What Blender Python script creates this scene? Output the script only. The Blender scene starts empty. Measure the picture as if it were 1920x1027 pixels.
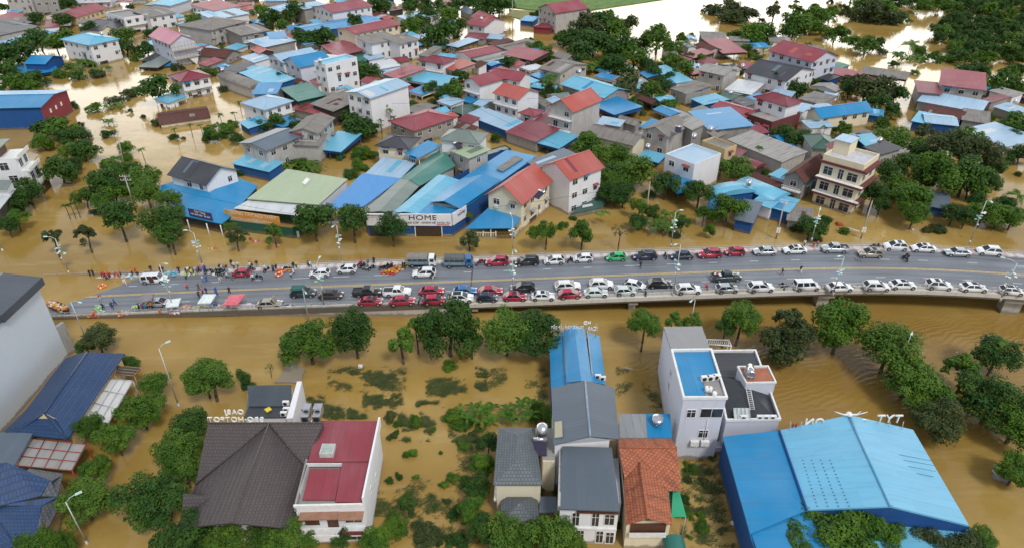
import bpy, bmesh, math, random
from mathutils import Vector, Matrix, noise
R = math.radians
random.seed(7)
scene = bpy.context.scene
C = bpy.context.scene.collection

# ------------------------------------------------------------------ camera
CAM_H, PITCH, FPX = 72.0, R(32.0), 1280.0
cam_data = bpy.data.cameras.new('camera'); cam = bpy.data.objects.new('camera', cam_data); C.objects.link(cam)
cam.location = (0, 0, CAM_H); cam.rotation_euler = (math.pi/2 - PITCH, 0, 0)
cam_data.sensor_width = 36; cam_data.lens = FPX*36/1920; cam_data.clip_end = 6000; cam_data.clip_start = 1
scene.camera = cam

# ------------------------------------------------------------------ sky and sun
SUN_EL, SUN_AZ = R(52), R(150)      # azimuth clockwise from +y
w = bpy.data.worlds.new('World'); scene.world = w; w.use_nodes = True
nt = w.node_tree; nt.nodes.clear(); N = nt.nodes.new; L = nt.links.new
out = N('ShaderNodeOutputWorld'); add = N('ShaderNodeAddShader')
sky = N('ShaderNodeTexSky'); sky.sky_type = 'NISHITA'; sky.sun_disc = False
sky.sun_elevation = SUN_EL; sky.sun_rotation = SUN_AZ
b1 = N('ShaderNodeBackground'); b1.inputs[1].default_value = 0.06; L(sky.outputs[0], b1.inputs[0])
b2 = N('ShaderNodeBackground')
tc = N('ShaderNodeTexCoord'); sep = N('ShaderNodeSeparateXYZ'); L(tc.outputs['Generated'], sep.inputs[0])
def mth(op, a, b=None, clamp=False, tree=None):
    n = (tree or nt).nodes.new('ShaderNodeMath'); n.operation = op; n.use_clamp = clamp
    for i, v in enumerate((a, b)):
        if v is None: continue
        if isinstance(v, (int, float)): n.inputs[i].default_value = v
        else: (tree or nt).links.new(v, n.inputs[i])
    return n.outputs[0]
def mrange(v, a, b, c, d, tree=None, smooth=True):
    n = (tree or nt).nodes.new('ShaderNodeMapRange'); n.interpolation_type = 'SMOOTHSTEP' if smooth else 'LINEAR'
    (tree or nt).links.new(v, n.inputs[0])
    for i, x in enumerate((a, b, c, d)): n.inputs[i+1].default_value = x
    return n.outputs[0]
nz = N('ShaderNodeTexNoise'); nz.inputs['Scale'].default_value = 3.2; nz.inputs['Detail'].default_value = 5
mp = N('ShaderNodeMapping'); mp.inputs['Scale'].default_value = (1, 1, 2.4); L(tc.outputs['Generated'], mp.inputs[0]); L(mp.outputs[0], nz.inputs['Vector'])
warp = mth('ADD', sep.outputs[2], mth('MULTIPLY', mth('SUBTRACT', nz.outputs[0], 0.5), 0.22))
low = mrange(warp, 0.25, 0.38, 1.0, 0.0)                 # thin bright cloud low over the far plain
front = mrange(sep.outputs[1], 0.1, 0.75, 0.0, 1.0)
glow = mth('MULTIPLY', low, front)
cloud = mrange(nz.outputs[0], 0.3, 0.7, 0.36, 0.66)
mxs = N('ShaderNodeMix'); mxs.data_type = 'RGBA'; L(glow, mxs.inputs[0]); mxs.inputs[6].default_value = (0.93, 0.96, 1.0, 1); mxs.inputs[7].default_value = (1.0, 0.95, 0.84, 1); L(mxs.outputs[2], b2.inputs[0])
L(mth('ADD', cloud, mth('MULTIPLY', glow, 3.0)), b2.inputs[1])
L(b1.outputs[0], add.inputs[0]); L(b2.outputs[0], add.inputs[1]); L(add.outputs[0], out.inputs[0])
sd = bpy.data.lights.new('sun', 'SUN'); sd.energy = 2.1; sd.angle = R(12); sd.color = (1.0, 0.96, 0.9)
so = bpy.data.objects.new('sun', sd); C.objects.link(so)
sv = Vector((math.sin(SUN_AZ)*math.cos(SUN_EL), math.cos(SUN_AZ)*math.cos(SUN_EL), math.sin(SUN_EL)))
so.rotation_euler = sv.to_track_quat('Z', 'Y').to_euler(); so.location = sv*200
vs = scene.view_settings; vs.view_transform = 'Standard'; vs.look = 'None'; vs.exposure = 0.0; vs.gamma = 1.0; vs.use_curve_mapping = False
cy = scene.cycles; cy.max_bounces = 5; cy.diffuse_bounces = 2; cy.glossy_bounces = 3; cy.transmission_bounces = 3; cy.transparent_max_bounces = 6
cy.caustics_reflective = False; cy.caustics_refractive = False; cy.sample_clamp_indirect = 4

# ------------------------------------------------------------------ surveying: a sight line of the photo met at a height
CP, SP = math.cos(PITCH), math.sin(PITCH)
def P(px, py, z=0.0):
    dx, dy = (px-960)/FPX, (513.5-py)/FPX
    d = Vector((dx, CP+dy*SP, -SP+dy*CP)); t = (z-CAM_H)/d.z
    return Vector((0, 0, CAM_H))+d*t
def Q(v):
    X = v.x; Z = v.y*CP-(v.z-CAM_H)*SP; Y = v.y*SP+(v.z-CAM_H)*CP
    return 960+FPX*X/Z, 513.5-FPX*Y/Z
def ppm(px, py, z=0.0):          # pixels per metre there
    v = P(px, py, z); return FPX/(v.y*CP-(v.z-CAM_H)*SP)
REG = {1: (0, 0, 4.1075), 2: (380, 0, 4.1075), 3: (760, 0, 4.1075), 4: (1140, 0, 4.1075), 5: (1520, 0, 4.1075),
       6: (0, 230, 4.1075), 7: (380, 230, 4.1075), 8: (760, 230, 4.1075), 9: (1140, 230, 4.1075), 10: (1520, 230, 4.1075), 0: (0, 0, 1.0),
       11: (0, 500, 3.805), 12: (0, 760, 3.848), 13: (330, 700, 3.14), 14: (900, 580, 4.107), 15: (880, 740, 3.577), 16: (1220, 560, 3.805), 17: (1300, 740, 3.0968),
       18: (290, 280, 6.04), 19: (560, 270, 4.891), 21: (80, 440, 4.8), 22: (420, 440, 4.8), 23: (760, 440, 4.8), 24: (1140, 430, 4.8), 25: (1520, 430, 4.8), 26: (500, 560, 3.805)}
def px(reg, x, y):
    a, b, s = REG[reg]; return a+x/s, b+y/s
def PR(reg, x, y, z=0.0): return P(*px(reg, x, y), z)

# ------------------------------------------------------------------ materials
MATS = {}
def new_mat(name):
    m = bpy.data.materials.new(name); m.use_nodes = True; t = m.node_tree; b = t.nodes['Principled BSDF']; MATS[name] = m
    return m, t, b
def lnk(t, a, b): t.links.new(a, b)
def noise_node(t, scale, detail=3, coord='Object', stretch=None, rough=0.55, vec=None):
    n = t.nodes.new('ShaderNodeTexNoise'); n.inputs['Scale'].default_value = scale; n.inputs['Detail'].default_value = detail; n.inputs['Roughness'].default_value = rough
    if vec is None:
        c = t.nodes.new('ShaderNodeNewGeometry').outputs['Position'] if coord == 'World' else t.nodes.new('ShaderNodeTexCoord').outputs[coord]
    else: c = vec
    if stretch:
        m = t.nodes.new('ShaderNodeMapping'); m.inputs['Scale'].default_value = stretch; lnk(t, c, m.inputs[0]); c = m.outputs[0]
    lnk(t, c, n.inputs['Vector']); return n.outputs[0]
def mixc(t, f, a, b, blend='MIX'):
    n = t.nodes.new('ShaderNodeMix'); n.data_type = 'RGBA'; n.blend_type = blend
    for s, v in ((n.inputs[0], f), (n.inputs[6], a), (n.inputs[7], b)):
        if isinstance(v, (int, float)): s.default_value = v
        elif isinstance(v, tuple): s.default_value = (*v[:3], 1)
        else: lnk(t, v, s)
    return n.outputs[2]
def bump(t, b, h, strength=0.3, dist=0.05):
    n = t.nodes.new('ShaderNodeBump'); n.inputs['Strength'].default_value = strength; n.inputs['Distance'].default_value = dist
    lnk(t, h, n.inputs['Height']); lnk(t, n.outputs[0], b.inputs['Normal'])
def sc3(c, k): return tuple(min(1, x*k) for x in c[:3])

def plain(name, col, rough=0.6, metal=0.0, var=0.12, scale=1.5):
    if name in MATS: return MATS[name]
    m, t, b = new_mat(name)
    f = mrange(noise_node(t, scale, 3), 0.3, 0.7, 0, 1, t)
    lnk(t, mixc(t, f, sc3(col, 1-var), sc3(col, 1+var)), b.inputs['Base Color'])
    b.inputs['Roughness'].default_value = rough; b.inputs['Metallic'].default_value = metal
    return m
def wall_mat(name, col, dirt=0.35, dcol=(0.16, 0.14, 0.12)):
    """rendered or painted masonry: blotches, rain streaks running down, hairline dirt"""
    if name in MATS: return MATS[name]
    m, t, b = new_mat(name)
    oi = t.nodes.new('ShaderNodeObjectInfo')
    a = mrange(noise_node(t, 0.35, 4, 'World'), 0.35, 0.75, 0, 1, t)
    s = mrange(noise_node(t, 1.0, 5, 'World', (2.6, 2.6, 0.22), 0.7), 0.5, 0.82, 0, 1, t)
    f = noise_node(t, 4.0, 4, 'World', None, 0.7)
    c1 = mixc(t, mth('MULTIPLY', a, dirt*0.5, tree=t), col, sc3(col, 0.72))
    c2 = mixc(t, mth('MULTIPLY', s, dirt, tree=t), c1, dcol)
    c3 = mixc(t, mth('MULTIPLY', f, 0.22, tree=t), c2, sc3(col, 0.8))
    g = t.nodes.new('ShaderNodeNewGeometry'); sp = t.nodes.new('ShaderNodeSeparateXYZ'); lnk(t, g.outputs['Position'], sp.inputs[0])
    damp = mrange(mth('SUBTRACT', sp.outputs[2], mth('MULTIPLY', noise_node(t, 0.7, 4, 'World', None, 0.7), 1.3, tree=t), tree=t), -.25, .15, .7, 0, t)      # tide mark of the receding flood
    c3 = mixc(t, damp, c3, (0.17, 0.12, 0.06))
    lnk(t, c3, b.inputs['Base Color']); b.inputs['Roughness'].default_value = 0.85
    bump(t, b, f, 0.15, 0.03); return m
def roof_mat(name, col, kind='sheet', rough=0.45, dirt=0.3, dcol=(0.12, 0.08, 0.06), fade=0.25):
    """uv: u along the eave, v up the slope, metres. sheet = ribbed metal with lapped strips, tile = clay courses, slab = concrete, fibro = wavy cement"""
    if name in MATS: return MATS[name]
    m, t, b = new_mat(name)
    uv = t.nodes.new('ShaderNodeUVMap').outputs[0]; sp = t.nodes.new('ShaderNodeSeparateXYZ'); lnk(t, uv, sp.inputs[0])
    oi = t.nodes.new('ShaderNodeObjectInfo').outputs['Random']
    big = mrange(noise_node(t, 0.12, 3, 'World'), 0.35, 0.7, 0, 1, t)
    streak = mrange(noise_node(t, 1.0, 5, 'UV', (1.7, 0.16, 1), 0.7, uv), 0.45, 0.72, 0, 1, t)
    fine = noise_node(t, 2.2, 5, 'UV', None, 0.7, uv)
    c = mixc(t, mth('MULTIPLY', big, fade, tree=t), col, tuple(0.6*x+0.4*y for x, y in zip(col, (0.55, 0.6, 0.62))))
    c = mixc(t, mth('MULTIPLY', oi, 0.3, tree=t), c, sc3(col, 0.7))
    if kind in ('sheet', 'fibro'):
        st = t.nodes.new('ShaderNodeTexWhiteNoise'); st.noise_dimensions = '2D'
        cb = t.nodes.new('ShaderNodeCombineXYZ'); lnk(t, mth('FLOOR', mth('MULTIPLY', sp.outputs[0], 0.93 if kind == 'sheet' else 1.1, tree=t), tree=t), cb.inputs[0])
        lnk(t, mth('FLOOR', mth('MULTIPLY', sp.outputs[1], 0.16 if kind == 'sheet' else 0.6, tree=t), tree=t), cb.inputs[1]); lnk(t, cb.outputs[0], st.inputs['Vector'])
        c = mixc(t, mth('MULTIPLY', st.outputs[0], 0.22 if kind == 'sheet' else 0.4, tree=t), c, sc3(col, 0.62))
    if kind == 'tile':
        tl = t.nodes.new('ShaderNodeTexBrick'); tl.inputs['Scale'].default_value = 1.0; tl.inputs['Brick Width'].default_value = 0.42; tl.inputs['Row Height'].default_value = 0.42; tl.inputs['Mortar Size'].default_value = 0.055
        tl.inputs['Color1'].default_value = (*col, 1); tl.inputs['Color2'].default_value = (*sc3(col, 0.72), 1); tl.inputs['Mortar'].default_value = (*sc3(col, 0.34), 1); lnk(t, uv, tl.inputs['Vector'])
        c = mixc(t, 0.75, c, tl.outputs[0])
    c = mixc(t, mth('MULTIPLY', streak, dirt, tree=t), c, dcol)
    spots = mrange(fine, 0.62, 0.75, 0, 1, t)
    c = mixc(t, mth('MULTIPLY', spots, dirt*0.8, tree=t), c, dcol)
    lnk(t, c, b.inputs['Base Color']); b.inputs['Roughness'].default_value = rough
    if kind == 'sheet':
        rib = mth('PINGPONG', mth('MULTIPLY', sp.outputs[0], 3.2, tree=t), 1.0, tree=t); bump(t, b, rib, 0.2, 0.03)
    elif kind == 'fibro':
        rib = mth('PINGPONG', mth('MULTIPLY', sp.outputs[0], 5.5, tree=t), 1.0, tree=t); bump(t, b, rib, 0.35, 0.03)
    elif kind == 'tile':
        rib = mth('PINGPONG', mth('MULTIPLY', sp.outputs[1], 2.4, tree=t), 1.0, tree=t); bump(t, b, rib, 0.6, 0.05)
    else: bump(t, b, fine, 0.3, 0.04)
    return m
rm = roof_mat
RC = {
 'B': lambda: rm('roof_blue_sheet', (0.004, 0.235, 0.50), dirt=0.22, rough=0.38),
 'L': lambda: rm('roof_sky_blue_sheet', (0.12, 0.44, 0.62), dirt=0.25),
 'P': lambda: rm('roof_pale_blue_sheet', (0.34, 0.51, 0.66), dirt=0.32, dcol=(0.2, 0.2, 0.2)),
 'R': lambda: rm('roof_red_sheet', (0.29, 0.042, 0.058), dirt=0.4, dcol=(0.09, 0.04, 0.04)),
 'O': lambda: rm('roof_orange_red_sheet', (0.44, 0.085, 0.06), dirt=0.3, dcol=(0.12, 0.05, 0.04)),
 'D': lambda: rm('roof_dark_red_sheet', (0.2, 0.02, 0.035), dirt=0.2),
 'U': lambda: rm('roof_rust_tile', (0.13, 0.038, 0.025), 'tile', 0.85, 0.55, (0.03, 0.022, 0.02)),
 'G': lambda: rm('roof_grey_fibro', (0.24, 0.22, 0.195), 'fibro', 0.9, 0.6, (0.05, 0.046, 0.04)),
 'K': lambda: rm('roof_concrete_slab', (0.34, 0.325, 0.3), 'slab', 0.9, 0.7, (0.06, 0.056, 0.05)),
 'C': lambda: rm('roof_charcoal_sheet', (0.035, 0.036, 0.046), dirt=0.1, fade=0.12),
 'S': lambda: rm('roof_slate_sheet', (0.11, 0.145, 0.185), dirt=0.15, fade=0.12),
 'E': lambda: rm('roof_grey_green_sheet', (0.17, 0.215, 0.19), dirt=0.3, dcol=(0.1, 0.09, 0.07)),
 'T': lambda: rm('roof_teal_sheet', (0.015, 0.17, 0.13), dirt=0.2),
 'F': lambda: rm('roof_dark_green_sheet', (0.03, 0.1, 0.075), dirt=0.2),
 'A': lambda: rm('roof_pale_green_sheet', (0.36, 0.45, 0.28), dirt=0.16, fade=0.1),
 'W': lambda: rm('roof_white_sheet', (0.62, 0.65, 0.66), dirt=0.35, dcol=(0.2, 0.19, 0.18)),
 'N': lambda: rm('roof_pink_sheet', (0.5, 0.17, 0.23), dirt=0.14),
 'V': lambda: rm('roof_vivid_green_sheet', (0.01, 0.36, 0.17), dirt=0.1),
}
WC = {
 'W': lambda: wall_mat('wall_white_paint', (0.76, 0.76, 0.77), 0.35, (0.2, 0.19, 0.17)),
 'L': lambda: wall_mat('wall_cool_white_paint', (0.60, 0.62, 0.70), 0.25),
 'C': lambda: wall_mat('wall_cream_paint', (0.74, 0.66, 0.48), 0.3),
 'Y': lambda: wall_mat('wall_yellow_paint', (0.62, 0.48, 0.25), 0.35),
 'K': lambda: wall_mat('wall_bare_concrete', (0.32, 0.305, 0.285), 0.95, (0.045, 0.042, 0.038)),
 'G': lambda: wall_mat('wall_stained_grey_render', (0.47, 0.455, 0.425), 0.95, (0.06, 0.056, 0.05)),
 'B': lambda: wall_mat('wall_blue_metal', (0.006, 0.075, 0.27), 0.35),
 'R': lambda: wall_mat('wall_red_metal', (0.26, 0.035, 0.045), 0.25),
 'T': lambda: wall_mat('wall_dark_green_metal', (0.012, 0.09, 0.06), 0.2),
 'P': lambda: wall_mat('wall_mint_paint', (0.5, 0.62, 0.5), 0.3),
 'D': lambda: wall_mat('wall_dark_timber', (0.05, 0.042, 0.036), 0.4),
 'M': lambda: wall_mat('wall_maroon_paint', (0.14, 0.035, 0.035), 0.2),
}
GLASS = None
def glass_dark():
    if 'window_glass_dark' in MATS: return MATS['window_glass_dark']
    m, t, b = new_mat('window_glass_dark')
    f = noise_node(t, 1.3, 2, 'World')
    lnk(t, mixc(t, f, (0.012, 0.015, 0.02), (0.06, 0.06, 0.062)), b.inputs['Base Color'])
    b.inputs['Roughness'].default_value = 0.12; b.inputs['IOR'].default_value = 1.5
    return m
TRIM = lambda: plain('trim_white_paint', (0.72, 0.72, 0.7), 0.6, 0, 0.08)
BROWN = lambda: plain('door_brown_wood', (0.09, 0.035, 0.02), 0.6)
STEEL = lambda: plain('stainless_steel', (0.6, 0.6, 0.62), 0.25, 0.85)
GREYM = lambda: plain('galvanised_metal', (0.42, 0.43, 0.44), 0.45, 0.4)
CONC = lambda: wall_mat('weathered_concrete', (0.42, 0.40, 0.36), 0.65, (0.07, 0.06, 0.05))
BLACK = lambda: plain('black_rubber', (0.018, 0.018, 0.02), 0.8)

# ------------------------------------------------------------------ object helpers
def link(name, me, mats, parent=None, loc=None):
    o = bpy.data.objects.new(name, me); C.objects.link(o)
    if mats is not None:
        for m in (mats if isinstance(mats, (list, tuple)) else [mats]): me.materials.append(m)
    if parent is not None: o.parent = parent
    if loc is not None: o.location = loc
    return o
def tag(o, label=None, cat=None, group=None, kind=None):
    if label: o['label'] = label
    if cat: o['category'] = cat
    if group: o['group'] = group
    if kind: o['kind'] = kind
    return o
def empty(name, loc=(0, 0, 0), rz=0.0, label=None, cat=None, group=None):
    o = bpy.data.objects.new(name, None); C.objects.link(o); o.location = loc; o.rotation_euler = (0, 0, rz); o.empty_display_size = 0.5
    return tag(o, label, cat, group)
def copy_tree(o, parent=None):
    c = o.copy(); C.objects.link(c); c.parent = parent
    for ch in o.children:
        if not ch.name.startswith('open_doorway'): copy_tree(ch, c)
    return c
class MB:
    """collects faces with uv and material index; build() makes ONE mesh"""
    def __init__(s): s.v = []; s.f = []; s.uv = []; s.mi = []; s.sm = []
    def face(s, pts, uv=None, mi=0, smooth=False):
        i = len(s.v); s.v += [tuple(p) for p in pts]; s.f.append(tuple(range(i, i+len(pts))))
        if uv is None:
            a, b_, c_ = Vector(pts[0]), Vector(pts[1]), Vector(pts[-1])
            u = (b_-a); n = u.cross(c_-a)
            if n.length > 1e-9 and u.length > 1e-9:
                u.normalize(); vv = n.normalized().cross(u); uv = [((Vector(p)-a).dot(u), (Vector(p)-a).dot(vv)) for p in pts]
            else: uv = [(0, 0)]*len(pts)
        s.uv += [tuple(x) for x in uv]; s.mi.append(mi); s.sm.append(smooth); return s
    def prism(s, base, top, mi=0, mside=None, cap_bottom=True):
        """base, top: equal lists of points, counter-clockwise seen from above"""
        n = len(base); ms = mi if mside is None else mside
        s.face(top, mi=mi)
        if cap_bottom: s.face(list(reversed(base)), mi=ms)
        for i in range(n):
            j = (i+1) % n; s.face([base[i], base[j], top[j], top[i]], mi=ms)
        return s
    def box(s, x0, y0, z0, x1, y1, z1, mi=0):
        b = [(x0, y0, z0), (x1, y0, z0), (x1, y1, z0), (x0, y1, z0)]; t = [(a, b_, z1) for a, b_, _ in b]
        return s.prism(b, t, mi)
    def boxm(s, m, x0, y0, z0, x1, y1, z1, mi=0):
        b = [m @ Vector(p) for p in ((x0, y0, z0), (x1, y0, z0), (x1, y1, z0), (x0, y1, z0))]
        t = [m @ Vector(p) for p in ((x0, y0, z1), (x1, y0, z1), (x1, y1, z1), (x0, y1, z1))]
        return s.prism(b, t, mi)
    def tube(s, p0, p1, r0, r1=None, n=8, mi=0, caps=True):
        r1 = r0 if r1 is None else r1
        p0, p1 = Vector(p0), Vector(p1); d = (p1-p0)
        if d.length < 1e-6: return s
        q = d.to_track_quat('Z', 'Y'); u, v = q @ Vector((1, 0, 0)), q @ Vector((0, 1, 0))
        a = [p0+(u*math.cos(2*math.pi*i/n)+v*math.sin(2*math.pi*i/n))*r0 for i in range(n)]
        b = [p1+(u*math.cos(2*math.pi*i/n)+v*math.sin(2*math.pi*i/n))*r1 for i in range(n)]
        for i in range(n):
            j = (i+1) % n; s.face([a[i], a[j], b[j], b[i]], mi=mi, smooth=True)
        if caps: s.face(list(reversed(a)), mi=mi); s.face(b, mi=mi)
        return s
    def ball(s, c, rx, ry, rz, n=10, m=6, mi=0):
        for i in range(m):
            t0, t1 = math.pi*i/m, math.pi*(i+1)/m
            for j in range(n):
                a0, a1 = 2*math.pi*j/n, 2*math.pi*(j+1)/n
                pt = lambda t, a: (c[0]+rx*math.sin(t)*math.cos(a), c[1]+ry*math.sin(t)*math.sin(a), c[2]+rz*math.cos(t))
                f = [pt(t1, a0), pt(t1, a1), pt(t0, a1), pt(t0, a0)]
                if i == 0: f = f[:3]
                elif i == m-1: f = [f[0], f[2], f[3]]
                s.face(f, mi=mi, smooth=True)
        return s
    def mesh(s, name):
        me = bpy.data.meshes.new(name); me.from_pydata(s.v, [], s.f)
        ul = me.uv_layers.new(name='UVMap')
        flat = [c for p in s.uv for c in p]; ul.data.foreach_set('uv', flat)
        me.polygons.foreach_set('material_index', s.mi); me.polygons.foreach_set('use_smooth', s.sm)
        if any(s.sm):
            bm = bmesh.new(); bm.from_mesh(me); bmesh.ops.remove_doubles(bm, verts=bm.verts, dist=0.0005); bm.to_mesh(me); bm.free()
        me.update(); return me
    def build(s, name, mats, parent=None, loc=None): return link(name, s.mesh(name), mats, parent, loc)
# ------------------------------------------------------------------ ground and water
def water_mat():
    m, t, b = new_mat('muddy_flood_water')
    big = mrange(noise_node(t, 0.018, 4, 'World', None, 0.6), 0.35, 0.66, 0, 1, t)
    sm = mrange(noise_node(t, 0.09, 5, 'World', (1, 1, 1), 0.65), 0.35, 0.7, 0, 1, t)
    c = mixc(t, big, (0.30, 0.188, 0.046), (0.46, 0.31, 0.10))
    c = mixc(t, mth('MULTIPLY', sm, 0.5, tree=t), c, (0.26, 0.165, 0.038))
    silt = mrange(noise_node(t, 1, 5, 'World', (0.035, 0.22, 1), 0.7), 0.5, 0.72, 0, 1, t); c = mixc(t, mth('MULTIPLY', silt, 0.4, tree=t), c, (0.47, 0.345, 0.14))
    geo = t.nodes.new('ShaderNodeNewGeometry'); sp = t.nodes.new('ShaderNodeSeparateXYZ'); lnk(t, geo.outputs['Position'], sp.inputs[0])
    # deeper channel under the bridge towards the east: darker silt and a faster, rippled current
    ch = mth('MULTIPLY', mrange(sp.outputs[0], 0, 45, 0, 1, t), mrange(sp.outputs[1], 58, 90, 0, 1, t), tree=t)
    ch = mth('MULTIPLY', ch, mrange(sp.outputs[1], 96, 104, 1, 0, t), tree=t)
    c = mixc(t, mth('MULTIPLY', ch, 0.6, tree=t), c, (0.21, 0.118, 0.028))
    lnk(t, c, b.inputs['Base Color'])
    b.inputs['Roughness'].default_value = 0.09; b.inputs['IOR'].default_value = 1.36; b.inputs['Specular IOR Level'].default_value = 0.55
    r1 = noise_node(t, 0.9, 4, 'World', (0.6, 1.5, 1), 0.6); r2 = noise_node(t, 0.35, 3, 'World', (0.45, 1.6, 1), 0.55)
    wv = t.nodes.new('ShaderNodeTexWave'); wv.inputs['Scale'].default_value = 0.3; wv.inputs['Distortion'].default_value = 16; wv.inputs['Detail'].default_value = 3; wv.inputs['Detail Scale'].default_value = 0.5
    mpn = t.nodes.new('ShaderNodeMapping'); mpn.inputs['Rotation'].default_value = (0, 0, 1.15); lnk(t, geo.outputs['Position'], mpn.inputs[0]); lnk(t, mpn.outputs[0], wv.inputs['Vector'])
    h = mth('ADD', mth('MULTIPLY', r1, 0.30, tree=t), mth('MULTIPLY', r2, 0.35, tree=t), tree=t)
    h = mth('ADD', h, mth('MULTIPLY', mth('MULTIPLY', wv.outputs[1], ch, tree=t), 0.9, tree=t), tree=t)
    bump(t, b, h, 0.17, 0.35)
    return m
WATER = water_mat()
mb = MB(); mb.face([(-2500, -300, 0), (2500, -300, 0), (2500, 4000, 0), (-2500, 4000, 0)])
tag(mb.build('flood_water', WATER), 'muddy brown flood water covering the whole district', None, None, 'structure')
mb = MB(); mb.face([(-2500, -300, -3), (2500, -300, -3), (2500, 4000, -3), (-2500, 4000, -3)])
tag(mb.build('ground', plain('drowned_soil', (0.12, 0.08, 0.04), 0.9)), 'drowned ground below the flood', None, None, 'structure')

def patch(name, pts_px, z, m, kind='structure', label=None, cat=None, thick=0.6):
    """a low bank or slab with an outline surveyed from the photo and an uneven rim"""
    pts = [P(x, y, z) for x, y in pts_px]; out_ = []
    for i, a in enumerate(pts):
        b_ = pts[(i+1) % len(pts)]; k = max(2, int((b_-a).length/4))
        for j in range(k):
            q = a.lerp(b_, j/k); d = noise.noise_vector(q*0.3)*0.5; out_.append(Vector((q.x+d.x, q.y+d.y, z)))
    area = sum(p.x*q.y-q.x*p.y for p, q in zip(out_, out_[1:]+out_[:1]))
    if area < 0: out_.reverse()
    mb = MB(); mb.prism([Vector((p.x, p.y, z-thick)) for p in out_], out_)
    o = mb.build(name, m); tag(o, label, cat, None, kind); return o
def grass_mat():
    m, t, b = new_mat('meadow_grass')
    f = mrange(noise_node(t, 0.15, 5, 'World', None, 0.7), 0.3, 0.7, 0, 1, t)
    lnk(t, mixc(t, f, (0.055, 0.13, 0.018), (0.13, 0.22, 0.04)), b.inputs['Base Color']); b.inputs['Roughness'].default_value = 0.9
    bump(t, b, noise_node(t, 2, 4, 'World'), 0.4, 0.2); return m
MUD = plain('bare_mud', (0.17, 0.11, 0.06), 0.8)
patch('meadow', [(1088, 22), (1262, -4), (1262, -60), (860, -60), (870, 10), (960, 14), (1010, 20), (1060, 30)], 0.35, grass_mat(), label='flat green meadow just above the flood')
patch('field_bank', [(955, 18), (1015, 22), (1022, 34), (975, 36), (955, 30)], 0.25, plain('dry_grass', (0.2, 0.2, 0.07), 0.9), label='strip of dry grass beside the meadow')
patch('garden_bank', [(1092, 366), (1190, 356), (1180, 372), (1120, 388), (1085, 386)], 0.2, MUD, label='bare muddy bank beside the stained house')

# ------------------------------------------------------------------ the bridge road
ctr_px = [(40, 561), (127, 558), (200, 554.5), (310, 549.5), (480, 542), (620, 536.5), (820, 529), (990, 523), (1160, 516), (1350, 509), (1460, 505), (1540, 502.5), (1610, 501.5), (1680, 502), (1770, 505), (1850, 509.5), (1920, 515), (2020, 524), (2150, 539)]
def deck_z(x):            # height of the road above the flood by photo column
    pts = [(0, -0.45), (127, -0.12), (240, 0.2), (420, 0.9), (700, 2.3), (890, 3.0), (1200, 3.9), (1560, 4.7), (1900, 5.0), (2400, 5.0)]
    for (a, za), (b, zb) in zip(pts, pts[1:]):
        if x <= b: return za+(zb-za)*(x-a)/(b-a)
    return 5.0
raw = [P(x, y, deck_z(x)) for x, y in ctr_px]
# dense smooth centre line
def catmull(pts, step=1.5):
    out_ = []
    for i in range(len(pts)-1):
        p0, p1, p2, p3 = pts[max(0, i-1)], pts[i], pts[i+1], pts[min(len(pts)-1, i+2)]
        n = max(2, int((p2-p1).length/step))
        for k in range(n):
            t = k/n
            out_.append(0.5*((2*p1)+(p2-p0)*t+(2*p0-5*p1+4*p2-p3)*t*t+(3*p1-p0-3*p2+p3)*t**3))
    out_.append(pts[-1]); return out_
cl = catmull(raw)
for _ in range(40):      # smooth survey noise
    cl = [cl[0]]+[(cl[i-1]+cl[i]*2+cl[i+1])/4 for i in range(1, len(cl)-1)]+[cl[-1]]
nrm = []
for i in range(len(cl)):
    d = cl[min(i+1, len(cl)-1)]-cl[max(i-1, 0)]; d.z = 0; d.normalize(); nrm.append(Vector((-d.y, d.x, 0)))   # to the far side
scum = [0]
for a, b_ in zip(cl, cl[1:]): scum.append(scum[-1]+(b_-a).length)
def cross(i):             # crossfall: the flooded end leans to the far side
    x = Q(cl[i])[0]; return -0.034*max(0, min(1, (620-x)/400))
def RP(i, off, dz=0.0): return cl[i]+nrm[i]*off+Vector((0, 0, cross(i)*off+dz))
def idx_at(x):            # nearest centre index to a photo column
    return min(range(len(cl)), key=lambda i: abs(Q(cl[i])[0]-x))
def strip(mb, o0, o1, z0, z1, i0=0, i1=None, mi=0, uvs=1.0):
    i1 = len(cl)-1 if i1 is None else i1
    for i in range(i0, i1):
        mb.face([RP(i, o0, z0), RP(i+1, o0, z0), RP(i+1, o1, z1), RP(i, o1, z1)], [(scum[i], o0), (scum[i+1], o0), (scum[i+1], o1), (scum[i], o1)], mi)
HALF = 6.55
def asphalt():
    m, t, b = new_mat('worn_asphalt')
    f1 = mrange(noise_node(t, 0.10, 5, 'World', None, 0.6), 0.3, 0.7, 0, 1, t); f2 = noise_node(t, 6, 4, 'World', None, 0.7)
    uv = t.nodes.new('ShaderNodeUVMap').outputs[0]
    lane = mrange(noise_node(t, 1, 4, 'UV', (0.03, 1.1, 1), 0.6, uv), 0.42, 0.66, 0, 1, t)
    c = mixc(t, f1, (0.17, 0.187, 0.21), (0.225, 0.242, 0.265)); c = mixc(t, mth('MULTIPLY', lane, 0.75, tree=t), c, (0.105, 0.116, 0.135))
    c = mixc(t, mth('MULTIPLY', f2, 0.25, tree=t), c, (0.10, 0.11, 0.125))
    spots = mrange(noise_node(t, 0.5, 5, 'World', None, 0.75), 0.66, 0.74, 0, 1, t); c = mixc(t, mth('MULTIPLY', spots, 0.6, tree=t), c, (0.05, 0.05, 0.055))
    lnk(t, c, b.inputs['Base Color']); b.inputs['Roughness'].default_value = 0.62; bump(t, b, f2, 0.2, 0.02); return m
mb = MB(); strip(mb, -HALF, HALF, 0, 0)
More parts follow.
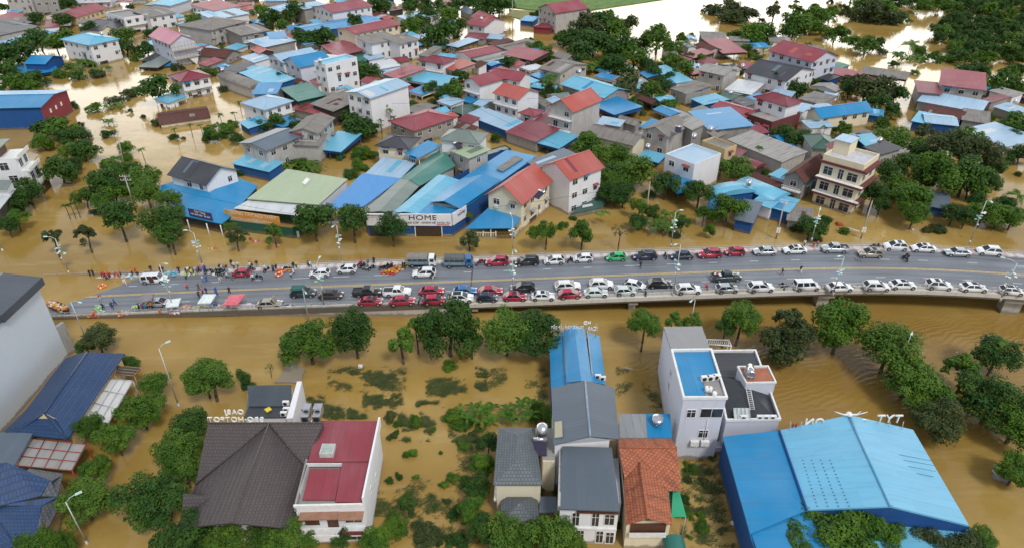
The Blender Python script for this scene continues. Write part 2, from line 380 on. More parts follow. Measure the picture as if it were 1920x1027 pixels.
tag(mb.build('road', asphalt()), 'grey asphalt road rising out of the flood onto the bridge', None, None, 'structure')
YEL = plain('yellow_road_paint', (0.62, 0.44, 0.13), 0.7, 0, 0.25, 4); WHT = plain('white_road_paint', (0.66, 0.68, 0.7), 0.7, 0, 0.2, 4)
mb = MB(); strip(mb, 0.10, 0.26, 0.006, 0.006); strip(mb, -0.26, -0.10, 0.006, 0.006)
tag(mb.build('centre_line', YEL), 'double yellow centre line of the road', None, None, 'structure')
mb = MB(); s_next = 2.0; k = 0
i = 0
while i < len(cl)-4:
    if scum[i] >= s_next:
        j = i
        while j < len(cl)-1 and scum[j] < s_next+2.1: j += 1
        strip(mb, 3.2, 3.33, 0.006, 0.006, i, j); strip(mb, -3.33, -3.2, 0.006, 0.006, min(i+3, len(cl)-4), min(j+3, len(cl)-1)); s_next += 8.0
    i += 1
tag(mb.build('lane_marking', WHT), 'broken white lane lines', None, None, 'structure')
# expansion joint across the deck near the 880th column
ij = idx_at(878); A, B = cl[ij], nrm[ij]; T = Vector((B.y, -B.x, 0))
mb = MB()
for o, w_ in ((0, 0.9),): mb.face([A+T*(o)-B*HALF+Vector((0, 0, .008)), A+T*(o+w_)-B*HALF+Vector((0, 0, .008)), A+T*(o+w_)+B*HALF+Vector((0, 0, .008)), A+T*o+B*HALF+Vector((0, 0, .008))])
tag(mb.build('expansion_joint', plain('joint_steel', (0.07, 0.06, 0.055), 0.7)), 'dark expansion joint across the deck', None, None, 'structure')
mb = MB(); mb.face([A+T*.92-B*HALF+Vector((0, 0, .008)), A+T*1.45-B*HALF+Vector((0, 0, .008)), A+T*1.45+B*HALF+Vector((0, 0, .008)), A+T*.92+B*HALF+Vector((0, 0, .008))])
tag(mb.build('joint_strip', plain('joint_concrete', (0.4, 0.36, 0.32), 0.8)), 'pale concrete strip beside the expansion joint', None, None, 'structure')

# far footway with red and white kerb paving, low outer wall
def pave_mat():
    m, t, b = new_mat('red_white_footway'); uv = t.nodes.new('ShaderNodeUVMap').outputs[0]
    sp = t.nodes.new('ShaderNodeSeparateXYZ'); lnk(t, uv, sp.inputs[0])
    blk = mth('GREATER_THAN', mth('FRACT', mth('MULTIPLY', sp.outputs[0], 0.55, tree=t), tree=t), 0.62, tree=t)
    n_ = mrange(noise_node(t, 1.5, 4, 'World', None, 0.7), 0.35, 0.7, 0, 1, t)
    c = mixc(t, mth('MULTIPLY', blk, 0.55, tree=t), (0.62, 0.6, 0.57), (0.5, 0.22, 0.2)); c = mixc(t, mth('MULTIPLY', n_, 0.55, tree=t), c, (0.33, 0.3, 0.27))
    lnk(t, c, b.inputs['Base Color']); b.inputs['Roughness'].default_value = 0.85; return m
mb = MB(); strip(mb, HALF, HALF, 0, 0.28); strip(mb, HALF, HALF+1.25, 0.28, 0.28)
o = mb.build('footway', pave_mat()); tag(o, 'raised footway of pale and red blocks beside the road', None, None, 'structure')
# parapets: things of their own
i2 = len(cl)-1
def sweep(mb, prof, i0, i1, mi=0):
    n = len(prof)
    for i in range(i0, i1):
        for k in range(n):
            a, b_ = prof[k], prof[(k+1) % n]
            mb.face([RP(i, a[0], a[1]), RP(i, b_[0], b_[1]), RP(i+1, b_[0], b_[1]), RP(i+1, a[0], a[1])], mi=mi)
    mb.face([RP(i0, a, z) for a, z in prof], mi=mi); mb.face([RP(i1, a, z) for a, z in reversed(prof)], mi=mi)
bridge = empty('road_bridge', RP(ij, 0, -1).to_tuple(), 0, 'long concrete road bridge carrying parked cars above the flood', 'bridge')
def bpart(mb, name, m):
    o = mb.build(name, m, bridge); o.matrix_parent_inverse = Matrix.Translation(-Vector(bridge.location)); return o
mb = MB(); sweep(mb, [(HALF+1.25, -0.6), (HALF+1.25, 0.5), (HALF+1.55, 0.5), (HALF+1.55, -0.6)][::-1], 0, i2); bpart(mb, 'outer_wall', CONC())
mb = MB(); sweep(mb, [(-HALF-0.45, -0.55), (-HALF-0.45, 0.42), (-HALF-0.02, 0.42), (-HALF-0.02, -0.55)][::-1], 0, i2); bpart(mb, 'parapet', wall_mat('parapet_stained_concrete', (0.52, 0.5, 0.45), 1.0, (0.07, 0.06, 0.05)))
PALE = wall_mat('pale_edge_concrete', (0.6, 0.57, 0.5), 0.7, (0.12, 0.1, 0.08))
ig = idx_at(880)
mb = MB(); sweep(mb, [(-HALF-1.05, -0.75), (-HALF-1.05, -0.02), (-HALF-0.47, 0.0), (-HALF-0.47, -0.75)][::-1], ig, i2); bpart(mb, 'edge_beam', PALE)
mb = MB(); sweep(mb, [(-HALF-0.62, -1.35), (-HALF-0.62, -0.76), (HALF+1.2, -0.62), (HALF+1.2, -1.35)][::-1], ig, i2); bpart(mb, 'girder', wall_mat('girder_concrete', (0.25, 0.22, 0.18), 0.6))
# solid ramp walls under the road, near side and far side, down to below the water
mb = MB()
for side in (-1, 1):
    for i in range(0, ig):
        a0, a1 = RP(i, side*(HALF+0.5 if side < 0 else HALF+1.5)), RP(i+1, side*(HALF+0.5 if side < 0 else HALF+1.5))
        q = [Vector((a0.x, a0.y, -2.5)), Vector((a1.x, a1.y, -2.5)), a1-Vector((0, 0, .55)), a0-Vector((0, 0, .55))]
        mb.face(q if side < 0 else q[::-1])
q0, q1 = RP(ig, -HALF-0.5), RP(ig, HALF+1.5); mb.face([Vector((q0.x, q0.y, -2.5)), Vector((q1.x, q1.y, -2.5)), q1-Vector((0, 0, .5)), q0-Vector((0, 0, .5))])
bpart(mb, 'ramp_wall', wall_mat('ramp_wall_concrete', (0.5, 0.47, 0.41), 0.5, (0.1, 0.09, 0.07)))
def ledge():
    mb = MB(); sweep(mb, [(-HALF-0.7, -0.9), (-HALF-0.7, 0.12), (-HALF-0.46, 0.12), (-HALF-0.46, -0.9)][::-1], 0, ig); return mb
bpart(ledge(), 'ledge', wall_mat('black_stained_concrete', (0.12, 0.105, 0.09), 0.5))
# hand rails with posts
mb = MB()
for dz in (0.72, 0.98):
    for i in range(idx_at(110), i2): mb.tube(RP(i, -HALF-0.25, dz), RP(i+1, -HALF-0.25, dz), 0.045, n=5, caps=False)
s_ = scum[idx_at(110)]
for i in range(idx_at(110), i2):
    if scum[i] >= s_: mb.tube(RP(i, -HALF-0.25, 0.4), RP(i, -HALF-0.25, 1.0), 0.06, n=5); s_ += 2.2
bpart(mb, 'railing', GREYM())
mb = MB(); s_ = 0
for i in range(0, i2): mb.tube(RP(i, HALF+1.4, 0.85), RP(i+1, HALF+1.4, 0.85), 0.035, n=5, caps=False)
for i in range(0, i2):
    if scum[i] >= s_: mb.tube(RP(i, HALF+1.4, 0.45), RP(i, HALF+1.4, 0.87), 0.05, n=5); s_ += 2.4
bpart(mb, 'railing', GREYM())
# piers
for x, wid in ((884, 3.0), (1181, 1.7), (1528, 3.0), (1885, 4.2)):
    i = idx_at(x); A, B = cl[i], nrm[i]; T = Vector((B.y, -B.x, 0)); mb = MB()
    M = Matrix((( T.x, B.x, 0, A.x), (T.y, B.y, 0, A.y), (0, 0, 1, 0), (0, 0, 0, 1)))
    zt = A.z-1.36
    mb.boxm(M, -wid/2, -HALF-0.3, zt-0.7, wid/2, HALF+0.6, zt)
    for yy in (-HALF+0.6, HALF-2.2): mb.boxm(M, -wid*0.36, yy, -3, wid*0.36, yy+1.9, zt-0.72)
    bpart(mb, 'pier', CONC())
# ------------------------------------------------------------------ wording: a label for each of many look-alikes, by its looks and the landmark beside it
LAND = []          # (px, py, phrase)
PENDING = []
_CUT = (' beside ', ' with ', ' behind ', ' under ', ' in front ', ' below ', ' among ', ' by ', ' near ', ' on ', ' between ', ' at ', ' wrapped ', ' over ', ' tucked ', ' against ', ' around ', ' alone ', ' standing ', ' half ', ' poking ', ' just ', ' running ', ' leading ', ' next ', ' sunk ', ' glimpsed ', ' parked ', ' backing ', ' edged ', ' huddled ', ' seen ', ' covering ', ' off ', ' down ', ' whose ')
def short(label):
    s = ' '+label
    cut = min([s.find(c, 8) for c in _CUT if s.find(c, 8) > 0] or [len(s)])
    wds = s[:cut].split(); return ' '.join(wds[:5])
def landmark(x, y, phrase): LAND.append((x, y, phrase))
def later(o, desc, x, y, pool=None): PENDING.append((o, desc, x, y, pool))
ORD = ['', 'second', 'third', 'fourth', 'fifth', 'sixth', 'seventh', 'eighth', 'ninth', 'tenth', 'eleventh', 'twelfth', 'thirteenth', 'fourteenth', 'fifteenth', 'sixteenth']
def settle():
    by = {}
    for o, desc, x, y, pool in PENDING:
        c = min((l for l in LAND if pool is None or pool(l)), key=lambda l: (l[0]-x)**2+((l[1]-y)*1.3)**2)
        dx, dy = x-c[0], y-c[1]
        if abs(dx)+abs(dy) < 14: rel = 'right beside'
        elif abs(dx) > abs(dy)*1.3: rel = 'left of' if dx < 0 else 'right of'
        else: rel = 'behind' if dy < 0 else 'in front of'
        by.setdefault((desc, rel, c[2]), []).append((x, o))
    for (desc, rel, ph), l in by.items():
        l.sort(key=lambda t: t[0])
        for i, (x, o) in enumerate(l):
            if len(l) == 1: o['label'] = f'{desc} {rel} the {ph}'
            elif i == 0: o['label'] = f'leftmost {desc} {rel} the {ph}'
            else: o['label'] = f'{ORD[min(i, 15)]} {desc} from left {rel} the {ph}'
# ------------------------------------------------------------------ houses
WIN_CACHE = {}
def window_meshes(w_, h_, style):
    k = (round(w_, 1), round(h_, 1), style)
    if k in WIN_CACHE: return WIN_CACHE[k]
    w_, h_ = k[0], k[1]; fr = MB(); t = 0.09
    fr.box(-w_/2-t, -0.07, -h_/2-t, -w_/2, 0.0, h_/2+t); fr.box(w_/2, -0.07, -h_/2-t, w_/2+t, 0.0, h_/2+t)
    fr.box(-w_/2, -0.07, h_/2, w_/2, 0.0, h_/2+t); fr.box(-w_/2, -0.07, -h_/2-t, w_/2, 0.0, -h_/2)
    if style != 'd': fr.box(-0.03, -0.06, -h_/2, 0.03, 0.0, h_/2)
    if style == 'w' and h_ > 1.1: fr.box(-w_/2, -0.058, h_*0.18, w_/2, -0.002, h_*0.18+0.05)
    pn = MB(); pn.box(-w_/2, -0.03, -h_/2, w_/2, -0.012, h_/2)
    r = (fr.mesh('window_frame'), pn.mesh('window_pane'))
    r[0].materials.append(TRIM() if style != 'd' else BROWN()); r[1].materials.append(glass_dark() if style != 'd' else BROWN())
    one = MB(); one.v, one.f, one.uv, one.mi, one.sm = list(fr.v), list(fr.f), list(fr.uv), [0]*len(fr.f), list(fr.sm)
    n = len(one.v)
    one.v += pn.v; one.f += [tuple(i+n for i in f) for f in pn.f]; one.uv += pn.uv; one.mi += [1]*len(pn.f); one.sm += pn.sm
    om = one.mesh('window'); om.materials.append(TRIM() if style != 'd' else BROWN()); om.materials.append(glass_dark() if style != 'd' else BROWN())
    WIN_CACHE[k] = (*r, om); return WIN_CACHE[k]
def add_window(root, pos, rz, w_, h_, style='w', fine=True):
    fr, pn, one = window_meshes(w_, h_, style); nm = 'door' if style == 'd' else 'window'
    o = link(nm, fr if fine else one, None, root); o.location = pos; o.rotation_euler = (0, 0, rz)
    if fine: link('pane' if style != 'd' else 'door_leaf', pn, None, o)
    return o
SIDES = {'f': 0, 'r': 1, 'k': 2, 'l': 3}
HOUSES = []; TANKS = []
def roof_geo(kind, Lx, D, ze, rise, ov, th=0.12):
    """roof solid and the list of wall top profiles; local frame: x along the front, y to the back"""
    mb = MB(); a, b, c, d = -ov, Lx+ov, -ov, D+ov
    def slab(top):
        base = [(p[0], p[1], p[2]-th) for p in top]
        mb.prism(base, top, 0, 1)
    k = rise/(D/2) if D else 0
    if kind == 'g':
        e = ze-ov*rise/(D/2); zr = ze+rise
        slab([(a, c, e), (b, c, e), (b, D/2, zr), (a, D/2, zr)]); slab([(b, d, e), (a, d, e), (a, D/2, zr), (b, D/2, zr)])
        mb.box(a, D/2-0.12, zr-0.02, b, D/2+0.12, zr+0.07, 2)
    elif kind == 'x':
        e = ze-ov*rise/(Lx/2); zr = ze+rise
        slab([(a, d, e), (a, c, e), (Lx/2, c, zr), (Lx/2, d, zr)]); slab([(b, c, e), (b, d, e), (Lx/2, d, zr), (Lx/2, c, zr)])
        mb.box(Lx/2-0.12, c, zr-0.02, Lx/2+0.12, d, zr+0.07, 2)
    elif kind == 's':
        e0, e1 = ze-ov*rise/D, ze+rise+ov*rise/D; slab([(a, c, e0), (b, c, e0), (b, d, e1), (a, d, e1)])
    elif kind == 'h':
        h = min(Lx, D)/2*0.95; e = ze-0.05; zr = ze+rise
        if Lx >= D: r0, r1 = (h, D/2, zr), (Lx-h, D/2, zr)
        else: r0, r1 = (Lx/2, h, zr), (Lx/2, D-h, zr)
        p = [(a, c, e), (b, c, e), (b, d, e), (a, d, e)]
        if Lx >= D: fs = [(p[0], p[1], r1, r0), (p[1], p[2], r1), (p[2], p[3], r0, r1), (p[3], p[0], r0)]
        else: fs = [(p[0], p[1], r0), (p[1], p[2], r1, r0), (p[2], p[3], r1), (p[3], p[0], r0, r1)]
        for f in fs: mb.face(f)
        for s, t in ((p[0], r0), (p[1], r1 if Lx >= D else r0), (p[2], r1), (p[3], r0 if Lx >= D else r1), (r0, r1)):
            mb.tube((s[0], s[1], s[2]+.03), (t[0], t[1], t[2]+.03), 0.1, n=5, mi=2)
        mb.face([(q[0], q[1], q[2]-0.01) for q in reversed(p)], mi=1)
        for i in range(4): q0, q1 = p[i], p[(i+1) % 4]; mb.face([(q0[0], q0[1], e-.16), (q1[0], q1[1], e-.16), q1, q0], mi=1)
    elif kind == 'a':
        n = 9
        for i in range(n):
            t0, t1 = math.pi*i/n, math.pi*(i+1)/n
            y0, z0 = D/2-(D/2+ov)*math.cos(t0), ze+rise*math.sin(t0); y1, z1 = D/2-(D/2+ov)*math.cos(t1), ze+rise*math.sin(t1)
            mb.face([(a, y0, z0), (b, y0, z0), (b, y1, z1), (a, y1, z1)], [(a, i*1.0), (b, i*1.0), (b, i+1.0), (a, i+1.0)], 0, True)
        for xx, fl in ((a, 1), (b, 0)):
            f = [(xx, D/2-(D/2+ov)*math.cos(math.pi*i/n), ze+rise*math.sin(math.pi*i/n)) for i in range(n+1)]
            mb.face(f if fl else f[::-1], mi=1)
    elif kind == 'f':
        mb.face([(0.14, 0.14, ze), (Lx-0.14, 0.14, ze), (Lx-0.14, D-0.14, ze), (0.14, D-0.14, ze)])
    return mb
def wall_geo(kind, Lx, D, ze, rise, zb):
    mb = MB(); P4 = [(0, 0), (Lx, 0), (Lx, D), (0, D)]
    top = {'s': [ze, ze, ze+rise, ze+rise]}.get(kind, [ze]*4); eps = 0.13
    if kind == 'f':
        pr = max(rise, 0.15)
        for i in range(4):
            p, q = P4[i], P4[(i+1) % 4]; mb.face([(*p, zb), (*q, zb), (*q, ze+pr), (*p, ze+pr)])
        t = 0.15; I = [(t, t), (Lx-t, t), (Lx-t, D-t), (t, D-t)]
        for i in range(4):
            p, q, ip, iq = P4[i], P4[(i+1) % 4], I[i], I[(i+1) % 4]
            mb.face([(*p, ze+pr), (*q, ze+pr), (*iq, ze+pr), (*ip, ze+pr)]); mb.face([(*iq, ze-.1), (*ip, ze-.1), (*ip, ze+pr), (*iq, ze+pr)])
        return mb
    for i in range(4):
        p, q, za, zc = P4[i], P4[(i+1) % 4], top[i]-eps, top[(i+1) % 4]-eps
        pts = [(*p, zb), (*q, zb), (*q, zc), (*p, za)]
        if kind == 'g' and i in (1, 3): pts = [(*p, zb), (*q, zb), (*q, zc), (p[0], D/2, ze+rise-eps), (*p, za)]
        if kind == 'x' and i in (0, 2): pts = [(*p, zb), (*q, zb), (*q, zc), (Lx/2, p[1], ze+rise-eps), (*p, za)]
        mb.face(pts)
    return mb
def house(reg, ze, ax, ay, bx, by, cx, cyy, kind, rise, rc, wc, label, ex='', name=None):
    """eave corners A, B (the side towards the road) and C (behind B), read off the photo at eave height ze"""
    A, B, Cc = PR(reg, ax, ay, ze), PR(reg, bx, by, ze), PR(reg, cx, cyy, ze)
    u = B-A; Lx = u.length; u.normalize(); v = Vector((-u.y, u.x, 0)); D = (Cc-B).dot(v)
    if D < 1.0: D = max(1.5, abs(D))
    fine = (ay/REG[reg][2]+REG[reg][1]) > 300 or 'F' in ex
    nm = name or ('shed' if ze < 3.6 else 'house'); cat = {'shed': 'shed', 'house': 'house'}.get(nm, nm.replace('_', ' '))
    root = empty(nm, (A.x, A.y, 0), math.atan2(u.y, u.x), label, cat)
    # the roof gets its own slight offset so that abutting buildings never share a plane
    j = (len(HOUSES) % 7)*0.004; zb = -1.6; ov = 0.12 if kind == 'f' else (0.65 if ze > 4 else 0.4)
    if 'o' in ex: ov = 0.9
    fasc = WC[wc]() if 'w' in ex else RC[rc]()
    wl = wall_geo(kind, Lx, D, ze, rise, zb if 'O' not in ex else ze-0.9).build('wall', WC[wc](), root)
    if 'O' in ex:      # open shed on posts
        for x_ in (0.15, Lx/2, Lx-0.15):
            for y_ in (0.15, D-0.15):
                mb = MB(); mb.tube((x_, y_, zb), (x_, y_, ze-0.5), 0.11, n=6); mb.build('post', WC[wc](), root)
    roof_geo(kind, Lx, D, ze+j, rise, ov).build('roof', [RC[rc](), fasc, RC[rc]()], root)
    HOUSES.append((root, Lx, D, ze, kind, rise, label))
    prng = random.Random(int(ax*13+bx)); runY = D if kind == 's' else D/2; k_ = rise/runY if runY else 0
    if kind in 'sg' and Lx > 3.5 and 'O' not in ex:
        for _ in range(prng.choice((0, 1, 1, 2, 3))):      # replaced or faded sheets lapped over the slope
            w_ = prng.uniform(.8, 2.4); x0 = prng.uniform(.1, Lx-w_-.1); y0 = prng.uniform(0, runY*.45); y1 = min(runY-.15, y0+prng.uniform(1.2, runY*.9)); 
            if y1-y0 < .5: continue
            lift_ = .03+.01*_+j; mb = MB(); t4 = [(x0, y0, ze+k_*y0+lift_), (x0+w_, y0, ze+k_*y0+lift_), (x0+w_, y1, ze+k_*y1+lift_), (x0, y1, ze+k_*y1+lift_)]; mb.prism([(a, b, c-.025) for a, b, c in t4], t4); mb.build('lapped_sheet', RC[prng.choice({'B': 'LPB', 'L': 'PLB', 'P': 'WLG', 'R': 'RDO', 'D': 'RUD', 'O': 'ORD', 'G': 'GKU', 'K': 'GKP', 'C': 'CS', 'S': 'SP', 'E': 'EGP', 'T': 'TE', 'F': 'FE', 'U': 'UG', 'W': 'WPG', 'A': 'AE', 'N': 'N', 'V': 'V'}[rc])](), root)
    wins = [c for c in ex if c in 'frkl']
    if not any(c in ex for c in 'frkln') and ze > 3.6: wins = ['f'] + (['r'] if u.y > 0.25 else []) + (['l'] if u.y < -0.25 else [])
    rnd = random.Random(int(ax*7+ay)); H = ze
    for sd_ in wins:
        ln = Lx if sd_ in 'fk' else D; ns = max(1, int((H+0.6)//3.3)); nw = max(1, int(ln//(3.1 if 'd' not in ex else 2.0)))
        rz = {'f': 0, 'r': math.pi/2, 'k': math.pi, 'l': -math.pi/2}[sd_]
        for s_ in range(ns):
            zc = H-1.55-s_*3.3
            if zc < 0.2: break
            for q in range(nw):
                if rnd.random() < 0.14 and nw > 1: continue
                t = ln*(q+0.5)/nw; door = (rnd.random() < 0.16 and s_ > 0)
                w_ = min(1.5 if rnd.random() < .5 else 1.1, ln/nw*0.55); h_ = 2.0 if door else 1.3
                pos = {'f': (t, 0, zc), 'r': (Lx, t, zc), 'k': (t, D, zc), 'l': (0, t, zc)}[sd_]
                add_window(root, (pos[0], pos[1], zc-(0.3 if door else 0)), rz, w_, h_, 'w' if not door else 'p', fine)
                if rnd.random() < 0.3:
                    M = Matrix.Translation((pos[0], pos[1], zc+h_/2+.2+(.1 if door else 0))) @ Matrix.Rotation(rz, 4, 'Z'); mb = MB()
                    mb.prism([M @ Vector(p) for p in ((-w_*.7, -.8, -.12), (w_*.7, -.8, -.12), (w_*.7, -.01, 0), (-w_*.7, -.01, 0))], [M @ Vector(p) for p in ((-w_*.7, -.8, -.06), (w_*.7, -.8, -.06), (w_*.7, -.01, .2), (-w_*.7, -.01, .2))]); mb.build('window_hood', RC[rnd.choice('ROGKBGK')](), root)
                if fine and rnd.random() < 0.12:
                    M = Matrix.Translation((pos[0], pos[1], zc-h_/2-.5)) @ Matrix.Rotation(rz, 4, 'Z'); mb = MB(); mb.boxm(M, -.4, -.38, -.3, .4, -.03, .25); mb.build('air_conditioner', TRIM(), root)
        if H > 4.5 and ln > 3.5:      # half-drowned shop front
            M = Matrix.Translation({'f': (0, 0, 0), 'r': (Lx, 0, 0), 'k': (Lx, D, 0), 'l': (0, D, 0)}[sd_]) @ Matrix.Rotation(rz, 4, 'Z'); mb = MB(); a0 = ln*rnd.uniform(.12, .3); mb.boxm(M, a0, -.04, -1.2, a0+min(3.2, ln*.5), -.006, 1.15); mb.build('shutter', rnd.choice([BROWN, glass_dark, lambda: WC['D'](), lambda: WC['T']()])(), root)
    for sd_ in [s for s in 'fr' if s.upper()+'b' in ex]: pass
    if 'b' in ex:      # balconies across the front, one per storey
        for s_ in range(max(1, int(H//3.3))):
            z0 = H-3.1-s_*3.3
            if z0 < 0.3: break
            mb = MB(); mb.box(0.1, -1.15, z0-0.12, Lx-0.1, -0.001, z0+0.06); bo = mb.build('balcony', TRIM(), root)
            mb = MB(); mb.box(0.1, -1.15, z0+0.85, Lx-0.1, -1.07, z0+0.95)
            n = max(3, int(Lx/0.45))
            for q in range(n+1): x_ = 0.14+(Lx-0.28)*q/n; mb.box(x_-0.035, -1.14, z0+0.062, x_+0.035, -1.08, z0+0.85)
            mb.build('railing', TRIM(), bo)
    if 'c' in ex:      # string courses
        for s_ in range(1, max(2, int(H//3.3)+1)):
            z0 = H-s_*3.3+0.1
            if z0 < 0.2: break
            MB().box(-0.12, -0.14, z0, Lx+0.12, -0.002, z0+0.28).build('string_course', TRIM() if 'm' not in ex else WC['M'](), root)
    if 't' in ex: TANKS.append((root, Lx, D, ze+rise*0.7, label))
    return root
exec_rows = []
def rows(txt, reg):
    for ln in txt.strip().split('\n'):
        ln = ln.strip()
        if not ln or ln[0] == '#': continue
        a = ln.split('|'); nums = [float(x) for x in a[0].split()]; k = a[1].split()
        house(reg, nums[0], *nums[1:7], k[0], float(k[1]), k[2], k[3], a[2].strip(), a[3].strip() if len(a) > 3 else '', a[4].strip() if len(a) > 4 else None)
# ze ax ay bx by cx cy | kind rise roof wall | label | extras | name
rows('''
7 -320 834 305 821 455 695|g 1.2 B B|long blue metal warehouse with a red end wall by the pale flood|n|warehouse
3.5 0 272 300 207 225 132|s 1.6 C G|long slate-roofed building with pale side wall beside a tiny blue hut
3 -60 205 205 112 170 88|s 1.2 R G|red-roofed low house behind the long slate-roofed building
8 45 -15 235 -10 260 -60|f 0.3 K G|weathered grey three-storey house with blank pale upper wall|f
7 262 10 440 -2 470 -45|f 0.3 K K|stained grey concrete house with dark openings beside the blank-walled one|f
2.5 350 118 450 120 475 78|x 0.8 G W|small grey-gabled hut below the stained concrete house
2.5 345 214 445 206 432 170|s 0.6 D W|tiny dark red lean-to beside the small grey-gabled hut
4 585 135 825 62 790 12|g 2 R Y|yellow-walled house under a big folded red roof|fr
6.5 565 -25 840 -35 850 -70|f 0.4 K L|white house with pillars behind the folded red roof|fb
3 225 262 345 275 352 230|g 0.7 B W|tiny blue-roofed hut beside the long slate-roofed building
3.5 610 228 790 236 780 135|g 1.8 C G|low house with a worn charcoal roof beside a cream gable|n
4 775 238 892 232 875 135|x 1.8 C C|cream gable-fronted house with round attic window and charcoal roof|f
6.5 955 148 1140 118 1085 62|f 0.5 C W|white flat-topped villa with solar panels and a deep terrace|flb
6.5 1152 132 1345 100 1292 55|s 0.9 G W|white two-storey house with a plain grey sloping roof|f
5.5 1310 45 1470 -5 1440 -40|s 0.6 L L|pale lavender shed wall under a light blue roof|n|shed
4 1115 38 1220 42 1195 -10|s 0.8 E G|low hut under a grey-green roof
2.5 1350 188 1440 200 1468 140|s 0.6 B D|blue sheet canopy beside the plain grey-roofed white house|O|canopy
9 1310 335 1500 302 1430 228|x 2.6 N L|tall narrow house with a pink gable roof wrapped in bamboo scaffolding|l
8 690 347 905 300 780 240|h 1.6 L W|tall white house with light blue hipped roof and one dark window|fl
1.6 1070 516 1215 520 1290 432|s 0.5 E D|low grey-green shed standing in the brown water|O|shed
1.9 1090 468 1150 470 1200 410|s 0.4 C D|blackened shed roof tucked behind the low grey-green shed|O|shed
1 1240 510 1303 506 1292 470|s 0.3 B D|little blue awning sheet at the foot of the scaffolding|O|canopy
4 1105 335 1240 358 1235 262|s 1 L B|light blue sheet roof beside the pink-roofed house|O
6.3 1400 628 1612 585 1535 540|h 1.7 D W|white two-storey villa with hipped dark red roof and wide terrace|flb
2.6 1300 792 1430 742 1385 705|s 0.5 L W|pale blue awning beside the villa with hipped dark red roof|O|canopy
1.6 1236 958 1612 905 1585 822|g 1 U C|long low building with rusty brown tiled roof standing in water|n
4 345 492 478 436 400 405|x 1.6 B B|bright blue tarpaulin-clad house among the trees|n
1.6 120 590 440 545 380 480|s 0.5 B B|spread of blue sheeting around the tarpaulin-clad house|O|canopy
2.2 -30 330 55 340 50 260|s 0.5 B B|small blue shed roof at the edge beside trees|n
3 1665 95 1790 65 1760 25|s 0.6 R W|narrow red-roofed white house at the foot of the leafy tree|n
''', 1)
rows('''
6 85 85 285 48 255 -8|s 1 R W|white house with red sheet roof and pale lean-to|l
5 90 150 350 105 300 60|s 0.9 P W|pale blue lean-to roof below the red sheet roof|n
7 60 232 330 165 240 95|h 2 G G|grey-white house under a broad brown-grey hipped roof|f
6 300 272 510 235 445 188|s 0.6 G K|blackened concrete house with flat grey roof and dark balcony|fb
3 178 445 290 402 200 338|x 1.7 U K|old house with dark rusty gable roof beside the flooded lane|f
4 372 378 440 412 475 362|g 1 O D|small orange-red gable roof between grey roofs|n
3 300 440 400 482 432 420|s 0.6 P W|small white hut with pale blue roof by the orange-red gable|n
5 478 362 705 312 650 270|s 0.8 P K|long pale blue roof over a stained shed|n
5.6 525 300 640 290 600 255|s 0.6 B K|narrow vivid blue roof behind the long pale blue roof|n
2.6 250 565 400 505 350 470|s 0.5 C K|flat dark grey shed roof beside the flooded lane|n
4 118 592 372 682 452 648|a 1.1 G G|long barrel-backed grey roof over a bare pale wall|n
4 290 560 520 668 700 625|s 0.9 L B|wide faded blue roof behind the barrel-backed grey roof|n
7 505 432 620 478 790 388|x 1.6 P W|white gabled house with pale blue roof and row of small windows|fl
7.5 628 462 750 512 918 440|x 2.1 B L|white gabled house with brilliant blue roof|f
5 745 530 880 545 1000 442|s 0.7 W W|white-roofed middle house between the blue gable and the tall block|n
11 945 508 1188 450 1120 420|f 0.4 L W|tall white four-storey block with small windows and roof terrace|fl
5 612 682 742 776 898 715|s 0.3 T T|dark green metal building with flat teal roof|n
4 830 622 890 655 905 595|s 0.8 R W|tiny red awning at the foot of the tall white block|n|canopy
5.5 480 842 680 778 535 722|h 1.6 P W|white house with faded blue hipped roof and open balcony|flb
6 395 722 560 718 500 658|s 0.7 B K|deep blue roof just behind the faded blue hipped roof|n
2.5 290 942 355 987 462 930|s 0.5 L B|pale blue lean-to below the white balcony house|n
2 620 978 745 922 718 880|s 0.5 B B|deep blue awning between small trees|O|canopy
3 692 832 950 898 1000 862|s 0.8 R K|red sheet lean-to in front of grey gables|n
5 848 798 1008 852 1045 770|s 0.8 G D|grey gable with black side wall behind the red lean-to|n
5.2 980 722 1108 788 1165 735|s 0.7 G K|grey-roofed concrete house against the tall pale block|n
11 1290 752 1580 652 1510 578|g 0.9 P W|tall white blank-sided block with open glazed top floor|l
8 685 1008 880 1018 945 905|x 1.1 G G|grey gabled two-storey house with laundry on its dark balcony|frb
8 1300 338 1510 294 1480 245|s 0.8 G W|long white house with grey roof and many little windows|fl
7.6 1516 338 1660 303 1620 262|s 0.8 G W|white annex with brown-framed windows beside the long white house|f
9 1172 258 1512 188 1450 142|g 1.3 R C|long cream house with red roof and curved balconies|fl
4 917 352 1030 436 1183 377|s 1 R D|low dark red veranda roof below the curved balconies|O
4 825 252 1375 160 1300 112|g 0.8 B B|wide vivid blue roof in front of the big red-roofed white house|n
7 1000 97 1300 47 1255 -12|g 1.8 R W|big white house with red gable roof and arched porch|fl
7 782 70 950 40 1050 -5|s 0.8 P K|pale blue roof over a mossy grey wall|n
3 500 62 610 92 645 30|s 0.7 B K|little blue-roofed house beside the flooded track|f
3 480 12 640 8 620 -35|s 0.7 B K|blue-roofed shed at the far end of the flooded track|n
3.2 1180 472 1258 468 1190 402|s 0.4 T T|green sheet lean-to beside the pale car port|n
3 1300 482 1360 533 1490 490|s 0.4 W W|pale striped car port roof by the bushes|O|canopy
2.4 1355 540 1400 580 1500 510|s 0.4 P W|dull pale lean-to in front of the striped car port|n
4 1395 572 1500 606 1650 532|s 0.9 R K|red lean-to roof beside the pale car port|n
3.4 1200 405 1282 462 1375 430|s 0.4 P W|grey-blue low roof below the long white house|n
''', 2)
